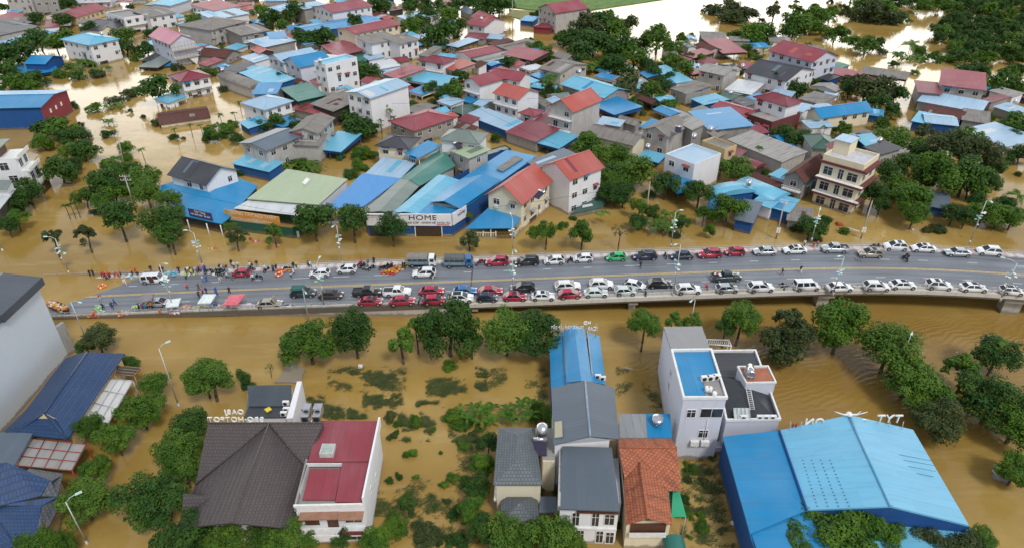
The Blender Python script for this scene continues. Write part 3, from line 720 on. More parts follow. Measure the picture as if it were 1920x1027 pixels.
rows('''
4 -62 126 26 158 146 86|s 0.7 P W|pale blue roof with white rafters near areca palms|n
3.2 425 75 500 113 547 90|g 1.4 S K|steep slate roof half hidden in the grove|n
6 476 183 608 203 742 150|g 2.1 R W|two-winged white house with bright red roofs and a water tank|f
5.6 625 165 742 150 700 100|x 1.8 R C|cream side wing with red gable beside the two-winged house|n
2.5 885 158 978 166 988 136|s 0.5 B B|little blue hut alone in the brown water|n
9.5 1160 97 1398 62 1300 22|g 2.6 R G|tall pale blank-walled house with red gable roof beyond the grove|l
3 988 208 1110 218 1136 193|h 1.1 D R|low dark red hipped shed beside the tall blank-walled house|n
3 1280 243 1352 262 1365 190|s 0.8 R R|small red roof poking out of the trees|n
4 1398 158 1478 150 1462 106|s 0.8 R K|small red roof behind the tall blank-walled house|n
3 458 292 600 302 545 266|s 0.6 D K|dull red lean-to under the two-winged house|n
4 325 348 402 364 482 302|s 0.5 P D|pale canopy roof over a dark open ground floor|O
4 385 402 502 442 682 376|x 1 R W|long low house with a plain red roof and white gable|n
3.5 512 452 592 484 770 392|s 0.4 E T|long grey-green roof over a dark green wall|n
4 636 332 682 352 762 302|s 0.8 U D|patchy orange rust roof between red roofs|n
4 700 352 800 388 932 312|s 0.6 G K|wide dusty grey roof beside the patchy rust roof|n
4 745 417 975 466 980 400|s 1.1 R D|broad red roof on posts above dense shrubs|O
6 108 462 290 492 328 447|h 1.3 D W|white house with small terrace and mottled dark red roof|fb
4 272 512 372 546 456 482|s 0.8 O K|orange-red porch roof beside the mottled dark red roof|O
3 0 612 290 662 346 600|s 0.6 L W|light blue sheet roof below the small terrace|O
2.2 32 705 128 730 162 672|s 0.5 B W|small bright blue porch roof on white posts|O|canopy
4 105 425 160 432 222 372|s 0.8 G K|small grey roof behind the mottled dark red one|n
8 455 617 572 652 722 582|x 1.6 R W|white corner house with red gable, round balcony and tall black windows|fb
8 655 582 880 617 925 566|g 1.5 R W|long white wing with red roof and blue shutters|f
8 690 712 868 760 986 693|g 1.8 O W|white three-storey house with orange-red roof and stacked balconies|fb
5 1040 525 1195 562 1283 470|g 1.5 G G|old grey-roofed house behind the tall coconut palm|fr
4.5 1150 422 1240 456 1272 430|g 1.2 G K|small grey gable just behind the old grey-roofed house|n
3 965 577 1032 602 1082 540|s 0.6 B B|vivid blue tarpaulin lean-to near the coconut palm|O|canopy
3.2 892 517 960 542 1012 497|h 0.7 W W|small white canopy roof near the blue tarpaulin|O|canopy
5 1212 648 1530 748 1640 668|g 1.6 L K|large light blue double roof in front of the grove|n
3.4 1428 802 1610 882 1650 768|s 0.6 B B|deep blue open shed with things stored beneath|O
10 1120 807 1288 851 1430 745|x 2.4 O G|tall house with red gable, mint trim and stacked balconies|fb
5 888 868 988 892 1022 852|h 1 R W|small white tower with red hipped cap|f
4 985 940 1112 966 1118 850|s 0.7 D K|dark maroon roof between the hipped cap and the mint-trimmed house|n
3 470 882 780 1003 852 940|s 0.7 P B|long faded blue shed roof running down to the lane|n
3 362 852 450 882 532 812|g 0.7 F T|small dark green shed by the lane|n
4 990 762 1080 818 1117 790|g 0.8 G K|small grey roofs huddled behind the red hipped cap|n
3 1470 952 1640 982 1642 930|s 0.4 P W|pale blue strip of roof below the deep blue shed|n
5 -112 932 70 1002 302 882|h 1.6 R K|old black-stained house with broad red hipped roof|fr
''', 3)
rows('''
3 665 347 762 397 822 355|g 1.2 U G|old dark tiled roof at the far edge of the village|n
3 730 302 912 307 902 262|s 0.6 G D|grey plank roof backing onto the bright flood|n
3 888 412 1066 402 960 316|s 1.2 R D|big plain red roof at the water edge|O
2.6 565 417 662 447 742 396|s 0.7 R D|small red lean-to beside the old dark tiled roof|O
3 330 522 530 642 590 600|s 0.5 L W|long light blue greenhouse roof between trees|n
6 705 537 893 577 972 530|g 1.1 K G|pale concrete box house with bricked-up doorway|f
4 487 682 610 722 722 652|s 0.6 G K|blackened old house with ornate parapet|f
3.6 600 735 740 712 780 668|f 0.4 C K|black flat roof with parapet beside the ornate house|n
3 645 762 740 807 846 745|s 0.5 L B|faded turquoise roof between grey houses|n
6 1060 552 1370 622 1470 512|g 2.4 C W|white villa with large charcoal roof and small dormer|fr
3 905 692 1100 727 1172 650|s 0.5 W K|patterned grey and white tiled roof below the charcoal villa|n
9 1250 387 1575 472 1652 400|g 2.6 R L|large pale blue-white villa with red roof and brick-red corners|fr
2.8 1040 762 1120 787 1136 722|s 0.5 B W|small bright blue roof beside the terrace house|n
2.5 850 745 950 770 1000 712|g 0.6 F K|mossy dark green roof in a narrow yard|n
8 1142 747 1375 817 1462 777|h 1.6 D W|white terrace house under a sweeping dark red pagoda roof|f
4 1052 892 1262 962 1440 880|f 0.8 K M|broad balustraded terrace with dark red awning around the pagoda-roofed house|fb
4 800 827 1060 902 1112 838|g 1 R K|long red roof leading to the balustraded terrace|n
5 637 862 792 1000 980 887|s 0.7 B K|square vivid blue roof on a grey shed|n
7 275 992 460 1042 502 930|x 1.6 G G|pale grey house with triangular grey roof and dark windows|f
7.4 500 912 652 992 702 962|s 0.9 K K|grey block with stepped roof beside the triangular roof|n
4 76 922 212 962 242 940|g 0.9 G K|small dark gable in front of the leafy lane|n
4 -20 955 90 972 95 935|s 0.4 P K|narrow pale roof next to the small dark gable|n
4 1370 832 1500 862 1534 820|s 0.6 P W|pale blue roof on the far side of the pagoda house|n
3 1480 762 1640 802 1642 730|s 0.5 G K|low brown-grey roof beside the bushes|n
''', 4)
rows('''
5.2 -20 852 82 898 330 792|x 1.6 B C|cream house with a brilliant blue gable roof|r
3.2 -62 932 0 987 96 930|s 0.5 P W|pale blue lean-to in front of the brilliant blue gable|n
2.6 385 562 735 612 752 582|s 1 G D|long low grey roof standing in the bright water|O
2.6 135 557 312 602 342 562|s 0.6 R D|faded pink-red lean-to beside the big villa|O
2.4 120 505 200 530 212 490|s 0.5 T K|sea-green roof by the big villa|n
2.6 285 602 420 640 462 590|h 1 U D|dark tiled roof sunk among the bushes|n
6.5 1010 652 1338 692 1346 605|s 1.6 R G|tall house with plain red roof above a stained brick wall|f
5 840 707 998 722 1004 656|s 0.6 D K|dark red wing beside the stained brick wall|n
3.6 830 777 1308 865 1312 795|s 0.8 P K|very long patched blue and rust roof below the brick wall|n
3 868 862 1155 917 1182 850|g 0.9 U W|dark rusty gable roof edged in white|n
3 786 932 905 955 912 885|s 0.5 L B|bright blue square roof beside the flooded lane|n
3.2 890 942 1130 967 1152 900|g 0.8 P B|pale blue roof in front of the dark rusty gable|n
3.2 1172 922 1370 952 1386 882|s 0.6 G K|worn grey slab roof beside the pale blue roof|n
3 1160 1000 1500 1130 1640 1040|s 0.6 P W|long curving pale blue roof above the shrubs|n
3 1418 822 1600 882 1645 850|s 0.6 P K|striped silver roof at the far side of the long patched roof|n
2.4 440 882 550 897 562 860|s 0.4 B B|blue scrap roof glimpsed under the trees|n
3 1320 770 1390 790 1395 725|s 0.6 D K|small red lean-to against the stained brick wall|n
''', 5)
rows('''
3 235 312 510 374 590 317|s 0.5 L B|blue metal shed with dark blue wall below the slate-blue roof|n
7 300 152 490 206 690 82|x 0.9 S G|open-sided grey house under a smooth slate-blue roof|fr
5.5 640 160 885 172 890 110|s 0.7 G G|lower grey roof over the laundry balcony|n
3 885 202 1060 222 1142 95|s 0.6 L B|light blue open roof beside the grey gabled house|O|canopy
6.6 1350 172 1575 196 1640 118|h 1.4 C C|small cream house with black hipped roof and white columns|f
3 1265 392 1512 430 1622 325|s 0.7 P B|faded pale blue roof at the foot of the cream house|n
''', 7)
rows('''
5.8 15 232 105 262 190 170|s 0.6 B W|tilted vivid blue terrace roof on the cream house|O|canopy
9 280 127 552 157 702 92|h 1.7 E W|white house with wide grey-green hipped roof|f
7.6 375 218 490 267 582 196|s 0.3 A G|stair tower with pale green flat roof and open corners|fr|tower
3.8 620 262 815 205 805 170|f 0.3 K T|low concrete annex with mossy edge behind the grey-green roof|n
7 958 305 1030 340 1238 235|s 0.6 S K|narrow grey-blue roof squeezed between red-roofed houses|n
3.4 780 72 1006 146 1112 55|s 1 D K|deep maroon sheet roof over the lane|n
3 1008 150 1180 196 1296 110|s 0.6 L B|sky blue awning in front of the mint-trimmed house|O|canopy
9.4 1268 424 1510 336 1278 252|g 2.4 O W|stained white house with red roof and little red window hoods|f
7.3 640 542 893 607 1110 441|x 3 O C|cream house with big red gable roof and a solar heater|fr
''', 8)
rows('''
5.5 -150 82 195 166 302 115|g 1.4 G C|cream house with long mossy grey roof and barred windows|f
7.6 665 332 870 247 677 160|f 0.35 P W|white cube house with pale blue flat roof and columned balcony|l
3 390 412 540 542 642 466|s 0.8 B D|deep blue awning in front of the white cube house|O|canopy
5.6 722 152 900 218 990 186|f 0.5 G Y|house with cream curly gable and grey flat roof|r
3 920 252 1000 272 1036 227|s 0.5 D D|little dark red hood by the curly gable|O|canopy
2.4 975 300 1130 357 1170 315|a 0.9 D D|maroon arched awning over the flooded yard|n|canopy
4 930 132 1340 300 1440 215|s 0.8 K G|long weathered grey slab roof with a bare flank wall|n
4.4 830 110 905 75 960 90|s 0.6 G K|small grey roof at the back of the weathered slab|n
4 790 520 850 568 1010 450|a 1.3 L B|curved sky blue shed roof beside the yard trees|n
3.6 985 482 1270 602 1330 530|a 1.0 L B|wide vaulted light blue roof with a water tank|n
3 985 742 1110 768 1216 642|s 0.6 S B|dark wet-looking blue roof above the curved cream wall|n
3 780 655 845 665 900 560|s 0.5 B B|small deep blue roof under the yard tree|n
3.2 1245 645 1390 685 1462 612|s 0.5 L B|square light blue roof beside the striped awning|n
3.4 1120 612 1250 655 1290 612|s 0.3 L W|narrow blue ledge roof between the vaulted roofs|n
5.6 1365 402 1512 444 1645 305|x 1.8 U K|dark brown tiled roof of an old house behind a railed balcony|fb
3.6 1255 402 1500 492 1560 450|s 0.4 L W|pale blue frame roof over the upper terrace|O
2.4 1388 747 1560 775 1640 700|s 0.7 G K|low broken grey roof by the road|n
''', 9)
rows('''
6 20 192 200 200 320 115|h 1.6 F K|house with faded dark green hipped roof behind the maroon-banded block|n
5 432 190 545 238 628 186|s 0.5 C G|black flat-roofed grey house with a white water tank|n
2.4 925 640 1050 665 1240 610|s 0.6 S B|blue-walled shed half buried in the trees|n
''', 10)
# the small sheds and lean-tos that pack the yards between the houses
FOOT = []
for (r_, Lx, D, ze, k_, ri, lb) in HOUSES:
    rz = r_.rotation_euler.z; ux, uy = Vector((math.cos(rz), math.sin(rz), 0)), Vector((-math.sin(rz), math.cos(rz), 0)); FOOT.append((r_.location.copy(), ux, uy, Lx, D))
def clear(p, m):
    for o_, ux, uy, a_, b_ in FOOT:
        d = p-o_; x, y = d.dot(ux), d.dot(uy)
        if -m < x < a_+m and -m < y < b_+m: return False
    return True
VILL = [[(235, 0), (860, 0), (880, 70), (980, 100), (1090, 115), (1160, 180), (1175, 290), (1000, 285), (960, 250), (860, 265), (790, 235), (690, 210), (640, 225), (560, 215), (520, 160), (400, 150), (330, 60)], [(1170, 170), (1260, 85), (1400, 75), (1540, 100), (1560, 190), (1640, 260), (1530, 300), (1560, 390), (1300, 370), (1180, 300)], [(1715, 170), (1890, 180), (1890, 270), (1720, 225)], [(0, 0), (250, 0), (330, 40), (250, 60), (110, 60), (0, 70)]]
def inside(x, y, pl):
    c = False
    for i in range(len(pl)):
        (x0, y0), (x1, y1) = pl[i], pl[i-1]
        if (y0 > y) != (y1 > y) and x < (x1-x0)*(y-y0)/(y1-y0)+x0: c = not c
    return c
INFILL = []; rg = random.Random(11); nin = len(HOUSES); CN = {'P': 'pale blue', 'L': 'sky blue', 'B': 'vivid blue', 'G': 'grey fibro', 'K': 'grey', 'R': 'maroon', 'D': 'dark red', 'E': 'grey-green', 'C': 'black', 'W': 'whitish', 'U': 'rusty tiled', 'O': 'orange-red'}
for _ in range(16000):
    if len(INFILL) >= 210: break
    x, y = rg.uniform(0, 1900), rg.uniform(0, 400)
    if not any(inside(x, y, v) for v in VILL): continue
    p = P(x, y, 0); nb_ = min(FOOT[:nin], key=lambda f: (f[0]+f[1]*f[3]/2+f[2]*f[4]/2-p).length); a_, b_ = (rg.uniform(3.5, 9), rg.uniform(3, 6)) if _ < 8000 else (rg.uniform(2.6, 5), rg.uniform(2.2, 4)); ux, uy = nb_[1], nb_[2]
    if not all(clear(p+ux*a_*i/4+uy*b_*j/3, .08) for i in range(5) for j in range(4)): continue
    ze = rg.uniform(1.9, 3.4); q = [Q(Vector((v.x, v.y, ze))) for v in (p, p+ux*a_, p+ux*a_+uy*b_)]; rc = rg.choice('PLLBBBGGKRRDECUPGRDLO'); kd = rg.choice('sssgxs')
    r_ = house(0, ze, *q[0], *q[1], *q[2], kd, rg.uniform(.3, .9), rc, rg.choice('KGWDBW'), 'infill', 'n' if rg.random() < .75 else 'O', 'shed'); r_['group'] = 'small sheds packed between the village houses'; later(r_, f'small {CN[rc]} shed roof', *Q(p+ux*a_/2+uy*b_/2+Vector((0, 0, ze)))); INFILL.append(r_); FOOT.append((p, ux, uy, a_, b_))
# end wall of the long warehouse, scaffolding of the pink house
r_, Lx, D, ze, *_ = HOUSES[0]; mb = MB(); mb.face([(Lx+.02, 0, .4), (Lx+.02, D, .4), (Lx+.02, D, ze-.14), (Lx+.02, D/2, ze+1.0), (Lx+.02, 0, ze-.14)]); mb.build('end_wall', WC['R'](), r_)
for k in range(3): mb = MB(); mb.box(Lx+.021, D*(.25+.2*k), 3.6, Lx+.05, D*(.25+.2*k)+.9, 4.8); mb.build('vent', TRIM(), r_)
r_, Lx, D, ze, *_ = next(h for h in HOUSES if 'bamboo' in h[6]); sc_ = empty('scaffolding', r_.location.copy(), r_.rotation_euler.z, 'bamboo scaffolding across the front of the tall pink-gabled house', 'scaffolding'); BAM = plain('bamboo', (.42, .36, .26), .8)
for k in range(9): x_ = -.4+(Lx+.8)*k/8; mb = MB(); mb.tube((x_, -1.0, -1.2), (x_+.1, -1.0, ze+.3), .07, n=5); mb.build('upright', BAM, sc_)
for k in range(6): mb = MB(); mb.tube((-.8, -1.08, .9+k*1.6), (Lx+.8, -1.08, 1.0+k*1.6), .06, n=5); mb.build('ledger', BAM, sc_)
for k in range(2): mb = MB(); mb.box(0, -1.9, 3.1+k*3.2, Lx, -.6, 3.18+k*3.2); mb.build('platform', BAM, sc_)
mb = MB(); mb.face([(Lx*.55, -1.25, 2.6), (Lx*.95, -1.3, 3.4), (Lx*.8, -1.5, -.4)]); mb.face([(Lx*.55, -1.26, 2.6), (Lx*.8, -1.51, -.4), (Lx*.95, -1.31, 3.4)]); mb.build('dust_sheet', TRIM(), sc_)
# white tanks and steel tanks stand on some roofs: things of their own
def tank_proto(steel=True):
    t = empty('water_tank', (0, 0, 0), 0)
    mb = MB(); mb.tube((0, 0, 0.7), (0, 0, 1.9), 0.55, n=16); mb.tube((0, 0, 1.9), (0, 0, 2.12), 0.55, 0.16, n=16); mb.build('drum', STEEL() if steel else TRIM(), t)
    mb = MB()
    for a in range(4): x_, y_ = 0.42*math.cos(a*1.571+.785), 0.42*math.sin(a*1.571+.785); mb.tube((x_, y_, 0), (x_, y_, 0.7), 0.04, n=5)
    mb.tube((0, 0, 0.66), (0, 0, 0.7), 0.56, n=12); mb.build('stand', GREYM(), t); return t
TK = [(3, 588, 155, 8.4, 'steel water tank on the two-winged red-roofed house'), (4, 345, 470, 4, 'steel water tank behind the blue greenhouse roof'), (4, 1038, 520, 6, 'steel water tank beside the large charcoal roof'),
      (4, 690, 520, 6.5, 'steel water tank beside the pale concrete box house'), (5, 1570, 792, 4, 'white water tank on the striped silver roof'), (4, 942, 727, 4, 'white water tank over the mossy green roof'),
      (9, 662, 120, 8.0, 'steel water tank on the white cube house'), (9, 788, 65, 6.2, 'steel water tank beside the square vivid blue roof'), (9, 1082, 480, 5.0, 'steel water tank on the vaulted light blue roof'),
      (9, 305, 200, 5.5, 'steel water tank beside the cream house with barred windows'), (10, 530, 150, 6.0, 'white water tank on the black flat roof'), (2, 905, 480, 11, 'steel water tank on the tall white block'),
      (3, 765, 250, 4.5, 'pair tank of steel on the dusty grey roof'), (2, 1430, 115, 5, 'white water tank behind the long cream house'), (3, 1340, 565, 6, 'steel water tank beside the light blue double roof'),
      (1, 785, 270, 9, 'steel water tank on the white house with light blue hipped roof'), (2, 152, 550, 4.5, 'small steel tank at the end of the barrel-backed roof'), (3, 12, 255, 8.5, 'steel water tank on the white annex')]
tp = None
for (rg, x, y, z, lb) in TK:
    q = PR(rg, x, y, z+0.8)
    if tp is None: tp = tank_proto(); o = tp
    else: o = copy_tree(tp)
    o.location = (q.x, q.y, z); o['label'] = lb; o['category'] = 'water tank'; o['group'] = 'water tanks on the roofs'
    # a masonry plinth would be hidden below each tank; tanks stand on their roofs
# ------------------------------------------------------------------ buildings surveyed corner by corner
for (root, Lx, D, ze, kind, rise, label) in HOUSES:
    if label == 'infill': continue
    c = root.matrix_basis @ Vector((Lx/2, D/2, ze)); q = Q(c); landmark(q[0], q[1], short(label))
def W3(p):
    return PR(p[0], p[1], p[2], p[3]) if len(p) == 4 else P(*p)
class Bld:
    def __init__(s, name, cat, label, p):
        v = W3(p); s.o = empty(name, (v.x, v.y, 0), 0, label, cat); s.base = Vector((v.x, v.y, 0)); x, y = Q(v); landmark(x, y, short(label))
    def part(s, mb, name, mats, parent=None):
        o = mb.build(name, mats, parent or s.o)
        if parent is None: o.location = -s.base
        return o
    def slab(s, name, pts, m, th=0.14, uvdir=0, lift=0, parent=None):
        """a roof plane: corners from the photo, given counter-clockwise, real thickness"""
        v = [W3(p) for p in pts]
        if lift: v = [q+Vector((0, 0, lift)) for q in v]
        n = sum((v[i].x*v[(i+1) % len(v)].y-v[(i+1) % len(v)].x*v[i].y) for i in range(len(v)))
        if n < 0: v.reverse()
        mb = MB(); mb.prism([q-Vector((0, 0, th)) for q in v], v)
        if uvdir is not None:
            a = v[uvdir]; u = (v[(uvdir+1) % len(v)]-a).normalized(); nn = (v[1]-v[0]).cross(v[-1]-v[0]).normalized(); w_ = nn.cross(u)
            mb.uv[:len(v)] = [((q-a).dot(u), (q-a).dot(w_)) for q in v]
        return s.part(mb, name, m, parent)
    def walls(s, pts, m, zb=-1.6, name='wall', closed=True, top=None):
        v = [W3(p) for p in pts]; n = len(v)
        if sum((v[i].x*v[(i+1) % n].y-v[(i+1) % n].x*v[i].y) for i in range(n)) < 0: v.reverse()
        mb = MB()
        for i in range(n if closed else n-1):
            a, b = v[i], v[(i+1) % n]; mb.face([(a.x, a.y, zb), (b.x, b.y, zb), tuple(b), tuple(a)])
        return s.part(mb, name, m)
    def block(s, name, pts, z1, z0, m, parent=None):
        v = [W3(p) for p in pts]; n = len(v)
        if sum((v[i].x*v[(i+1) % n].y-v[(i+1) % n].x*v[i].y) for i in range(n)) < 0: v.reverse()
        mb = MB(); mb.prism([(q.x, q.y, z0) for q in v], [(q.x, q.y, z1) for q in v]); return s.part(mb, name, m, parent)
    def win(s, a, b, t, z, w_, h_, style='w'):
        """opening in the wall from a (left) to b (right) as seen from outside"""
        a, b = W3(a) if not isinstance(a, Vector) else a, W3(b) if not isinstance(b, Vector) else b
        d = (b-a); p = a+d*t; rz = math.atan2(d.y, d.x)
        o = add_window(s.o, (p.x-s.base.x, p.y-s.base.y, z), rz, w_, h_, style); return o
    def rim(s, name, pts, z, m, w_=0.22, h_=0.5, closed=True):
        """parapet along a line of corners"""
        v = [W3(p) for p in pts]; mb = MB(); n = len(v)
        for i in range(n if closed else n-1):
            a, b = v[i], v[(i+1) % n]; d = b-a; d.z = 0; L_ = d.length; d.normalize()
            M = Matrix(((d.x, -d.y, 0, a.x), (d.y, d.x, 0, a.y), (0, 0, 1, 0), (0, 0, 0, 1)))
            k = 0.003*i; mb.boxm(M, -w_/2+k, -w_/2-k, z-0.02, L_+w_/2-k, w_/2-k, z+h_+k)
        return s.part(mb, name, m)
    def beam(s, name, a, b, m, r=0.08, n=6, parent=None):
        mb = MB(); mb.tube(W3(a), W3(b), r, n=n); return s.part(mb, name, m, parent)
def text_obj(name, txt, m, size, loc, rot, depth=0.08, parent=None, base=None, align='CENTER', font_sx=1.0):
    cu = bpy.data.curves.new(name, 'FONT'); cu.body = txt; cu.size = size; cu.extrude = depth/2; cu.align_x = align; cu.align_y = 'CENTER'
    cu.space_character = 1.08
    o = bpy.data.objects.new(name, cu); C.objects.link(o); cu.materials.append(m)
    bpy.context.view_layer.update()
    me = bpy.data.meshes.new_from_object(o.evaluated_get(bpy.context.evaluated_depsgraph_get())); bpy.data.objects.remove(o)
    o = bpy.data.objects.new(name, me); C.objects.link(o)
    if parent is not None: o.parent = parent; loc = Vector(loc)-(base or Vector((0, 0, 0)))
    o.location = loc; o.rotation_euler = rot; o.scale = (font_sx, 1, 1); return o
def fmat(a, b):      # rotation that stands lettering on the wall from a to b
    return (math.pi/2, 0, math.atan2((b-a).y, (b-a).x))
def clutter(s, p, z, kind='ac', rz=0, sc=1.0):
    v = W3(p); g = Vector((v.x, v.y, z))-s.base; mb = MB(); M = Matrix.Translation(g) @ Matrix.Rotation(rz, 4, 'Z') @ Matrix.Scale(sc, 4)
    mb.boxm(M, -0.45, -0.2, 0, 0.45, 0.2, 0.65); o = mb.build('air_conditioner', TRIM(), s.o)
    mb = MB(); mb.tube(M @ Vector((-0.1, -0.2, 0.33)), M @ Vector((-0.1, -0.24, 0.33)), 0.26*sc, n=14); mb.build('fan_grille', BLACK(), o); return o

TILEB = rm('roof_navy_clay_tile', (0.018, 0.06, 0.165), 'tile', 0.5, 0.2, (0.02, 0.02, 0.03)); TILEN = rm('roof_brown_pressed_tile', (0.088, 0.068, 0.066), 'tile', 0.55, 0.12, (0.05, 0.045, 0.04), 0.1)
TILEO = rm('roof_terracotta_tile', (0.50, 0.155, 0.07), 'tile', 0.8, 0.75, (0.035, 0.022, 0.018), 0.1); TILEG = rm('roof_grey_slate_tile', (0.14, 0.165, 0.18), 'tile', 0.7, 0.3, (0.06, 0.06, 0.06), 0.1)
TRANSL = rm('ribbed_translucent_sheet', (0.62, 0.62, 0.6), 'sheet', 0.4, 0.35, (0.3, 0.27, 0.22), 0.1); REDM = plain('red_steel_beam', (0.3, 0.03, 0.02), 0.5)

# 1 --- tall blank-sided building on the west edge
b = Bld('apartment_building', 'building', 'very tall building with a huge blank pale wall and slate roof', (129, 668, 0))
f = P(129, 668); d = (P(8, 809)-f); d.z = 0; d.normalize(); nrm_ = Vector((d.y, -d.x, 0))
if nrm_.x > 0: nrm_ = -nrm_
H1 = 14.0; e = f+d*42; body = [f, e, e+nrm_*16, f+nrm_*16]
mb = MB()
for i in range(4):
    p, q = body[i], body[(i+1) % 4]; o_ = [(p.x, p.y, -1.6), (q.x, q.y, -1.6), (q.x, q.y, H1), (p.x, p.y, H1)]; mb.face(o_[::-1])
b.part(mb, 'wall', wall_mat('wall_pale_blue_grey', (0.52, 0.57, 0.62), 0.22, (0.4, 0.42, 0.44)))
def slab_v(bb, name, v, m, th=0.2):
    n = sum((v[i].x*v[(i+1) % len(v)].y-v[(i+1) % len(v)].x*v[i].y) for i in range(len(v)))
    if n < 0: v = v[::-1]
    mb = MB(); mb.prism([q-Vector((0, 0, th)) for q in v], v); return bb.part(mb, name, m)
up = lambda v, z: Vector((v.x, v.y, z))
DK = rm('roof_dark_slate_sheet', (0.06, 0.075, 0.095), 'sheet', 0.4, 0.12, fade=0.1)
s1 = f+d*9.5
slab_v(b, 'roof', [up(f-d*.7-nrm_*.7, H1+1.2), up(s1-nrm_*.7, H1+1.2), up(s1+nrm_*5, H1+2.0), up(f-d*.7+nrm_*5, H1+2.0)], DK, 1.3)
slab_v(b, 'roof', [up(f-d*.7+nrm_*5.01, H1+2.0), up(s1+nrm_*5.01, H1+2.0), up(s1+nrm_*16.5, H1+0.6), up(f-d*.7+nrm_*16.5, H1+0.6)], DK, 0.5)
slab_v(b, 'roof', [up(s1+d*.02-nrm_*.3, H1+.35), up(e-nrm_*.3, H1+.35), up(e+nrm_*16, H1+.8), up(s1+d*.02+nrm_*16, H1+.8)], rm('roof_slate_sheet', (0.11, 0.145, 0.185), dirt=0.15, fade=0.12), 0.4)
g = P(143, 658); v1 = [f+Vector((0.02, 0.02, 0)), g, g+(g-f).normalized()*0.3+nrm_*0.6, f+nrm_*0.6]
mb = MB(); vv = v1 if sum(v1[i].x*v1[(i+1) % 4].y-v1[(i+1) % 4].x*v1[i].y for i in range(4)) > 0 else v1[::-1]
mb.prism([up(q, -1.5) for q in vv], [up(q, 6.0) for q in vv]); b.part(mb, 'side_wall', WC['K']())

# 2 --- navy tiled restaurant
b = Bld('restaurant', 'restaurant', 'low restaurant with a long navy tiled roof beside the huge blank wall', (150, 740, 3))
b.walls([(133, 812, 3.9), (226, 668, 3.9), (152, 668, 3.9), (36, 806, 3.9)], WC['Y']())
b.slab('roof', [(127, 822, 4.2), (234, 662, 4.2), (163, 660, 6.7), (83, 774, 6.7)], TILEB)
b.slab('roof', [(8, 808, 3.6), (26, 812, 4.2), (83, 774, 6.7), (163, 660, 6.7), (143, 663, 5.0), (122, 672, 3.6), (50, 765, 3.6)], TILEB, uvdir=2)
b.slab('roof', [(26, 812.5, 4.2), (127, 822.5, 4.2), (105, 784, 5.9), (70, 784, 5.9)], TILEB)
b.slab('gablet', [(68, 785, 5.8), (107, 785, 5.8), (83, 773, 6.8)], WC['Y'](), 0.1)
b.beam('ridge_cap', (163, 660, 6.8), (83, 774, 6.8), TILEB, 0.14); b.beam('ridge_cap', (83, 774, 6.75), (127, 822, 4.3), TILEB, 0.12)
def pergola(label, pts, m, ribs, rm_, legs=True, crossn=3, cat='pergola', name='pergola'):
    bb = Bld(name, cat, label, pts[0]); bb.slab('roof_sheet', pts, m, 0.06)
    A, B_, C_, D_ = [W3(p) for p in pts]
    for k in range(ribs+1):
        t = k/ribs; p, q = A.lerp(D_, t)+Vector((0, 0, .1)), B_.lerp(C_, t)+Vector((0, 0, .1)); mb = MB(); mb.tube(p, q, 0.06, n=5); bb.part(mb, 'rafter', rm_)
    for k in range(crossn+1):
        t = k/crossn; p, q = A.lerp(B_, t)+Vector((0, 0, .16)), D_.lerp(C_, t)+Vector((0, 0, .16)); mb = MB(); mb.tube(p, q, 0.05, n=5); bb.part(mb, 'purlin', rm_)
    for p in (A, B_, C_, D_):
        mb = MB(); mb.tube((p.x, p.y, -1.6), (p.x, p.y, p.z), 0.09, n=6); bb.part(mb, 'post', rm_)
    return bb
pergola('white ribbed awning with grey rails beside the navy tiled restaurant', [(161, 780, 3.2), (203, 794, 3.2), (249, 714, 3.2), (207, 710, 3.2)], TRANSL, 3, GREYM(), crossn=3)
pergola('bare brown steel frame at the end of the white ribbed awning', [(216, 702, 3.3), (252, 705, 3.3), (265, 690, 3.3), (220, 686, 3.3)], rm('dark_net_sheet', (0.03, 0.04, 0.03), 'sheet', 0.8), 3, plain('brown_steel', (0.35, 0.19, 0.09), 0.6), crossn=1)
pergola('grey striped awning with red steel beams near the navy roofs', [(33, 873, 3.4), (135, 882, 3.4), (162, 833, 3.4), (59, 822, 3.4)], rm('ribbed_grey_plastic', (0.36, 0.35, 0.33), 'fibro', 0.5, 0.4, (0.12, 0.11, 0.1)), 3, REDM, crossn=4)
b = Bld('shed', 'shed', 'flat slate sheet roof at the edge beside the striped awning', (20, 840, 4)); b.walls([(-30, 868, 4), (27, 869, 4), (60, 812, 4), (-30, 810, 4)], WC['G']()); b.slab('roof', [(-40, 871, 4.1), (27, 871, 4.1), (62, 811, 4.4), (-40, 809, 4.4)], RC['S']())
b = Bld('house', 'house', 'many-angled house under bright navy tiles at the bottom corner', (60, 930, 5))
b.walls([(-60, 1060, 3.9), (70, 1050, 3.9), (108, 890, 3.9), (-60, 880, 3.9)], WC['Y']())
GRT = rm('roof_grey_ribbed_tile', (0.10, 0.11, 0.125), 'tile', 0.6, 0.15, (0.05, 0.05, 0.05), 0.1)
b.slab('roof', [(0, 948, 5.6), (76, 929, 5.6), (95, 900, 6.0), (12, 866, 8.6), (-45, 872, 8.6), (-60, 960, 5.4)], TILEB)
b.slab('roof', [(55, 877, 6.2), (118, 887, 4.6), (108, 930, 4.6), (76, 929, 5.5), (95, 900, 6.0), (50, 882, 6.6)], GRT)
b.slab('roof', [(-50, 949, 5.0), (78, 947, 5.0), (108, 930, 5.4), (0, 946, 5.6), (-50, 948, 5.6)], TILEB, th=.1)
b.slab('roof', [(23, 1007, 3.6), (65, 1007, 3.6), (78, 947.5, 5.1), (-20, 950, 5.1)], TILEB)
b.slab('roof', [(65, 1007, 3.6), (73, 1023, 3.0), (116, 939, 3.9), (108, 931, 4.3), (78, 947.5, 5.0)], GRT)
